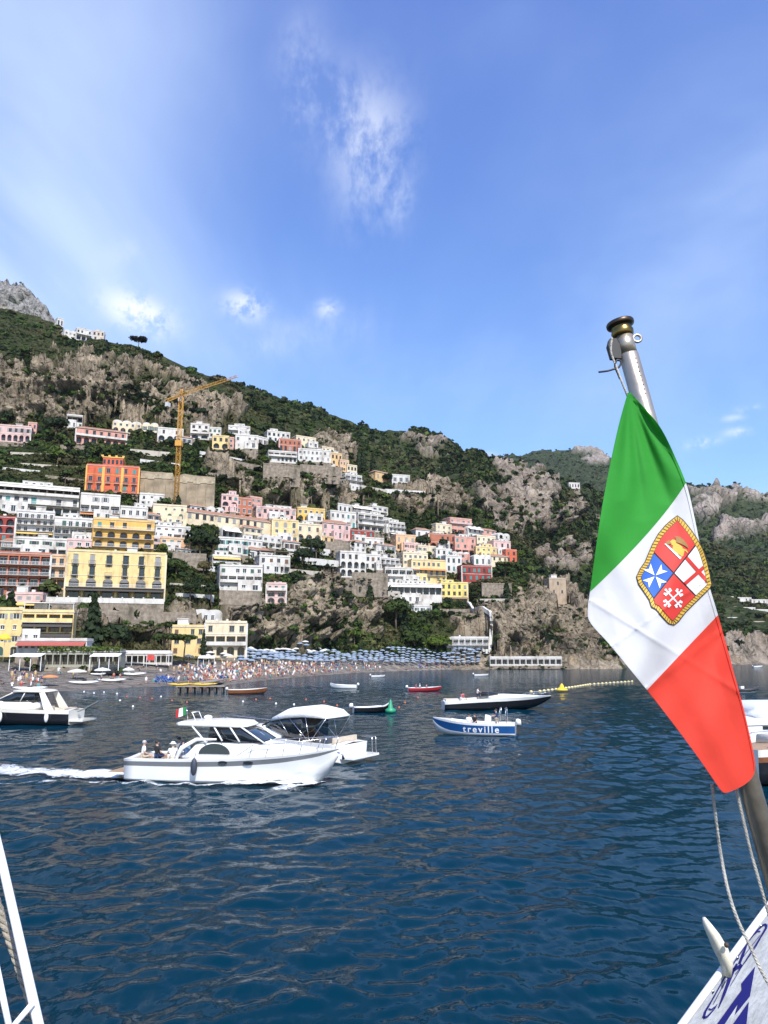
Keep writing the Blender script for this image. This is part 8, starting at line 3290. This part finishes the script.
for nm, key, mm in (('red_lion_quarter', (410, 260), E_RED), ('blue_cross_quarter', (240, 540), E_BLU), ('white_cross_quarter', (550, 500), E_WHT), ('red_cross_quarter', (385, 700), E_RED)):
    q = MB()
    patch(q, [zc(*p) for p in quarter(key, None)], 0.0050, 0)
    qo = q.build(nm, mm, emblem)
    d = MB()
    if nm == 'blue_cross_quarter':
        c = np.array([250., 540.])
        for k in range(4):
            a = R(45 + 90 * k + 4)
            u = np.array([math.cos(a), math.sin(a)])
            v = np.array([-u[1], u[0]])
            d_ = [c + u * 6, c + u * 88 - v * 34, c + u * 66, c + u * 88 + v * 34]
            patch(d, [zc(*p) for p in d_], 0.0060, 0)
        d.build('eight_pointed_cross', E_WHT, qo)
    elif nm == 'white_cross_quarter':
        q4 = quarter(key, None)
        for (a, b, w) in (((468, 590), (640, 440), 13), ((490, 430), (640, 600), 13)):
            a, b = np.array(a, float), np.array(b, float)
            n_ = np.array([-(b - a)[1], (b - a)[0]])
            n_ /= np.linalg.norm(n_)
            p = clip(q4, a + n_ * w, b + n_ * w, a)
            p = clip(p, a - n_ * w, b - n_ * w, a)
            patch(d, [zc(*x) for x in p], 0.0060 if w else 0.0064, 0)
        d.build('straight_cross', E_RED, qo)
    elif nm == 'red_cross_quarter':
        c = np.array([378., 697.])
        for k in range(4):
            a = R(48 + 90 * k)
            u = np.array([math.cos(a), math.sin(a)])
            v = np.array([-u[1], u[0]])
            patch(d, [zc(*p) for p in (c - v * 5, c + v * 5, c + u * 72 + v * 5, c + u * 72 - v * 5)], 0.0060, 0)
            patch(d, [zc(*p) for p in (c + u * 44 - v * 30, c + u * 58 - v * 30, c + u * 60, c + u * 58 + v * 30, c + u * 44 + v * 30, c + u * 46)], 0.0062, 0)
            for vv in (-24, 0, 24):
                cc = c + u * (62 if vv else 78) + v * vv
                patch(d, [zc(*(cc + np.array([math.cos(2 * PI * j / 8), math.sin(2 * PI * j / 8)]) * 9)) for j in range(8)], 0.0064, 0)
        d.build('forked_cross', E_WHT, qo)
    else:
        # winged lion with book and sword, simplified
        shapes = [([(385, 305), (410, 310), (440, 330), (458, 362), (450, 398), (436, 404), (432, 372), (412, 352), (404, 366), (416, 384), (404, 386), (388, 362), (372, 350), (376, 328)], 0), ([(445, 345), (470, 352), (484, 372), (478, 376), (462, 360), (446, 358)], 0),
                  ([(392, 258), (425, 262), (452, 282), (478, 316), (490, 346), (462, 326), (430, 310), (400, 300)], 2), ([(420, 275), (448, 292), (470, 318), (440, 300)], 0),
                  ([(356, 296), (372, 280), (394, 284), (402, 304), (390, 324), (368, 322)], 0), ([(352, 304), (364, 300), (368, 314), (356, 316)], 2), ([(325, 300), (350, 284), (362, 308), (338, 322)], 2), ([(316, 312), (326, 308), (438, 410), (428, 422)], 1)]
        for pl, mi_ in shapes:
            patch(d, [zc(*p) for p in pl], 0.0060 + 0.0004 * mi_, mi_)
        d.build('winged_lion', [E_YEL, E_WHT, mat('emblem_brown', (0.28, 0.16, 0.04), 0.7, vary=0.2, scale=60)], qo)

# --- halyard falls
cord_obj('halyard_rope', [(712, 784, 1.545), (715, 812, 1.56), (721, 855, 1.58), (728, 890, 1.56), (737, 918, 1.55), (750, 946, 1.54), (762, 972, 1.53), (778, 1000, 1.52)], .0033, 'slack pale rope falling from the flag foot across the bulwark', material=CORD, n=80, strands=3)
cord_obj('halyard_rope', [(734, 778, 1.555), (741, 810, 1.57), (750, 848, 1.575), (760, 884, 1.57), (772, 925, 1.57)], .0033, 'taut pale rope running down just beside the staff', material=CORD, n=70, strands=3)
cord_obj('halyard_rope', [(745, 772, 1.57), (755, 812, 1.565), (768, 858, 1.56), (784, 912, 1.55)], .0032, 'thin halyard lashed along the face of the staff', material=CORD, n=50)

# --- bulwark panel with the ferry's emblem
A0, B0_ = at(676, 1038, 1.95), at(790, 882, 2.15)          # top edge as seen
u = (B0_ - A0).normalized()
vdn = Vector((0.42, 0.55, -0.80))
vdn = (vdn - u * vdn.dot(u)).normalized()
nrm = u.cross(vdn).normalized()
if nrm.y > 0:
    nrm = -nrm
bul = empty('ship_bulwark', A0)
tag(bul, 'white ferry bulwark panel with navy atom-like emblem', 'bulwark')
lb = lambda a, b, c=0.0: u * a + vdn * b + nrm * c
wd = (B0_ - A0).length
mb = MB()
x0_, x1_, y1_ = -.35, wd + .5, 1.0
bev = [(x0_, 0), (x1_, 0), (x1_, y1_), (x0_, y1_)]
mb.add([lb(a, b, 0) for a, b in bev] + [lb(a, b, -.012) for a, b in bev], [(0, 1, 2, 3), (7, 6, 5, 4), (0, 4, 5, 1), (1, 5, 6, 2), (2, 6, 7, 3), (3, 7, 4, 0)])
mb.build('panel', PANEL, bul)
mb = MB()
mb.tube([lb(x0_, -.001, -.006), lb(x1_, -.001, -.006)], .0085, 12)
mb.build('top_rail', PAINT, bul)


def on_panel(px, py, lift=.0015):
    """where the sight line of a pixel meets the panel, in the panel's own coordinates"""
    d = at(px, py, 1.0) - Vector((0, 0, EYE))
    o_ = Vector((0, 0, EYE)) - A0
    t = -(o_.dot(nrm)) / d.dot(nrm)
    w = o_ + d * t
    return w + nrm * lift


def zl(x, y):
    return (680 + x * 88 / 672, 890 + y * 134 / 1024)


def stroke(mb, pts, w):
    P_ = [np.array(p, float) for p in pts]
    for i in range(len(P_) - 1):
        a, b = P_[i], P_[i + 1]
        t = b - a
        n_ = np.array([-t[1], t[0]]) / (np.linalg.norm(t) + 1e-9)
        wa = w if not isinstance(w, (list, tuple)) else w[i]
        wb = w if not isinstance(w, (list, tuple)) else w[i + 1]
        mb.add([on_panel(*zl(*q)) for q in (a - n_ * wa, b - n_ * wb, b + n_ * wb, a + n_ * wa)], [(0, 1, 2, 3)])


for k_ in range(5):
    sc_ = MB()
    c_ = lb(.04 + .11 * k_, .0095, .001)
    sc_.lathe([(.0042, -.002), (.0042, .0008), (.003, .0016), (.0002, .0018)], 10, 0, c_, nrm.to_track_quat('Z', 'Y').to_matrix())
    sc_.build('screw', STEEL, bul)
lg = MB()
stroke(lg, [(175, 975), (190, 925), (240, 840), (330, 680), (430, 520), (520, 390), (580, 310), (630, 265), (655, 260), (655, 285), (620, 345), (560, 440), (470, 580), (380, 730)], [10, 8, 5, 4, 4, 4, 5, 7, 9, 8, 6, 4, 3, 2])
stroke(lg, [(175, 975), (205, 965), (260, 905), (280, 868)], [10, 7, 4, 2])
stroke(lg, [(215, 905), (235, 912), (275, 880)], [7, 5, 3])
stroke(lg, [(610, 315), (590, 312), (545, 355)], [6, 5, 2])
stroke(lg, [(290, 900), (330, 800), (380, 665), (430, 560)], [3, 10, 13, 6])
stroke(lg, [(345, 660), (400, 610), (465, 570)], [9, 15, 9])
stroke(lg, [(350, 655), (370, 670), (400, 620)], 4)
stroke(lg, [(455, 560), (470, 575), (440, 600)], 4)
stroke(lg, [(450, 560), (480, 480), (510, 410)], [9, 10, 3])
stroke(lg, [(250, 870), (330, 720), (430, 575), (530, 440), (610, 340)], 2.2)
stroke(lg, [(420, 640), (500, 540), (570, 440), (610, 370)], 2.5)
lo_o = lg.build('emblem', LOGO, bul, fix=False)
lt = MB()
lt.add([on_panel(*zl(*q)) for q in ((570, 580), (465, 710), (468, 760), (530, 810))], [(0, 1, 2, 3)])
lt.add([on_panel(*zl(*q), .002) for q in ((530, 808), (468, 756), (270, 1030), (330, 1030), (440, 862), (415, 950))], [(0, 1, 2, 3, 4, 5)])
lt.add([on_panel(*zl(*q)) for q in ((522, 850), (395, 1030), (380, 1060), (500, 1060))], [(0, 1, 2, 3)])
lt.build('lettering', LOGO, bul, fix=False)

# --- white horn fairlead beyond the bulwark edge
hn = MB()
hp = [(704, 918, 2.02, .004), (708, 926, 2.02, .010), (714, 936, 2.02, .014), (720, 948, 2.02, .0165), (726, 962, 2.02, .014), (727, 975, 2.02, .009)]
ctr = [at(x, y, d) for x, y, d, r in hp]
rings = []
for i, (c, (x, y, d, r)) in enumerate(zip(ctr, hp)):
    t = (ctr[min(i + 1, 5)] - ctr[max(i - 1, 0)]).normalized()
    a = t.cross(Vector((0, 1, 0))).normalized()
    b = a.cross(t)
    rings.append([c - ctr[3] + a * r * math.cos(w) * 1.0 + b * r * math.sin(w) * 1.8 for w in [2 * PI * k / 10 for k in range(10)]])
hn.loft(rings, 0, closed=True, caps=True)
horn = hn.build('mooring_horn', mat('ivory_paint', (0.72, 0.68, 0.55), 0.4, vary=0.15, scale=30, dirt=((0.3, 0.22, 0.12), 30, 0.6)))
horn.location = ctr[3]
tag(horn, 'ivory curved mooring horn sticking up beyond the bulwark edge', 'cleat')
bo = MB()
q = at(726.5, 945, 1.98) - ctr[3]
bo.ell(q, (.006, .006, .006), 10, 8)
bo.build('bolt', mat('rusty_bolt', (0.05, 0.03, 0.02), 0.7), horn)

# --- white rail and rope at the other side
rail = empty('ship_rail', at(20, 1000, 3.2))
tag(rail, 'white tubular ferry rail crossing the lower picture corner', 'rail')
ro_ = -rail.location
mb = MB()
mb.tube([at(-26, 745, 3.3) + ro_, at(2, 862, 3.25) + ro_, at(42, 1040, 3.1) + ro_, at(66, 1140, 3.05) + ro_], [.0135, .0165, .0185, .019], 14)
mb.build('top_tube', PAINT, rail)
mb = MB()
mb.tube([at(-8, 945, 3.05) + ro_, at(16, 1060, 3.0) + ro_], .011, 12)
mb.build('inner_tube', PAINT, rail)
mb = MB()
mb.tube([at(33, 1003, 3.1) + ro_, at(5, 1036, 3.05) + ro_], .0105, 12)
mb.build('brace', PAINT, rail)
cord_obj('mooring_rope', [(-30, 822, 3.34), (-4, 900, 3.33), (14, 952, 3.32), (30, 1000, 3.31), (44, 1044, 3.3)], .0165, 'thick twisted rope hanging just inside the white rail', material=ROPE, n=120, strands=3)
# ------------------------------------------------------------------ sea air
hm = bpy.data.materials.new('sea_haze')
hm.use_nodes = True
hn_ = hm.node_tree
hn_.nodes.remove(hn_.nodes['Principled BSDF'])
pv = hn_.nodes.new('ShaderNodeVolumePrincipled')
pv.inputs['Color'].default_value = (0.80, 0.88, 1.0, 1)
pv.inputs['Density'].default_value = 0.000025
pv.inputs['Anisotropy'].default_value = 0.2
hn_.links.new(pv.outputs[0], hn_.nodes['Material Output'].inputs['Volume'])
top_z = max(float(T_['P'][..., 2].max()) for T_ in (TN, TM, TF, TP)) + 30
mb = MB()
mb.box(-4600, -4600, -30, 4600, 4600, top_z)
hz = mb.build('haze', hm)
tag(hz, kind='stuff')
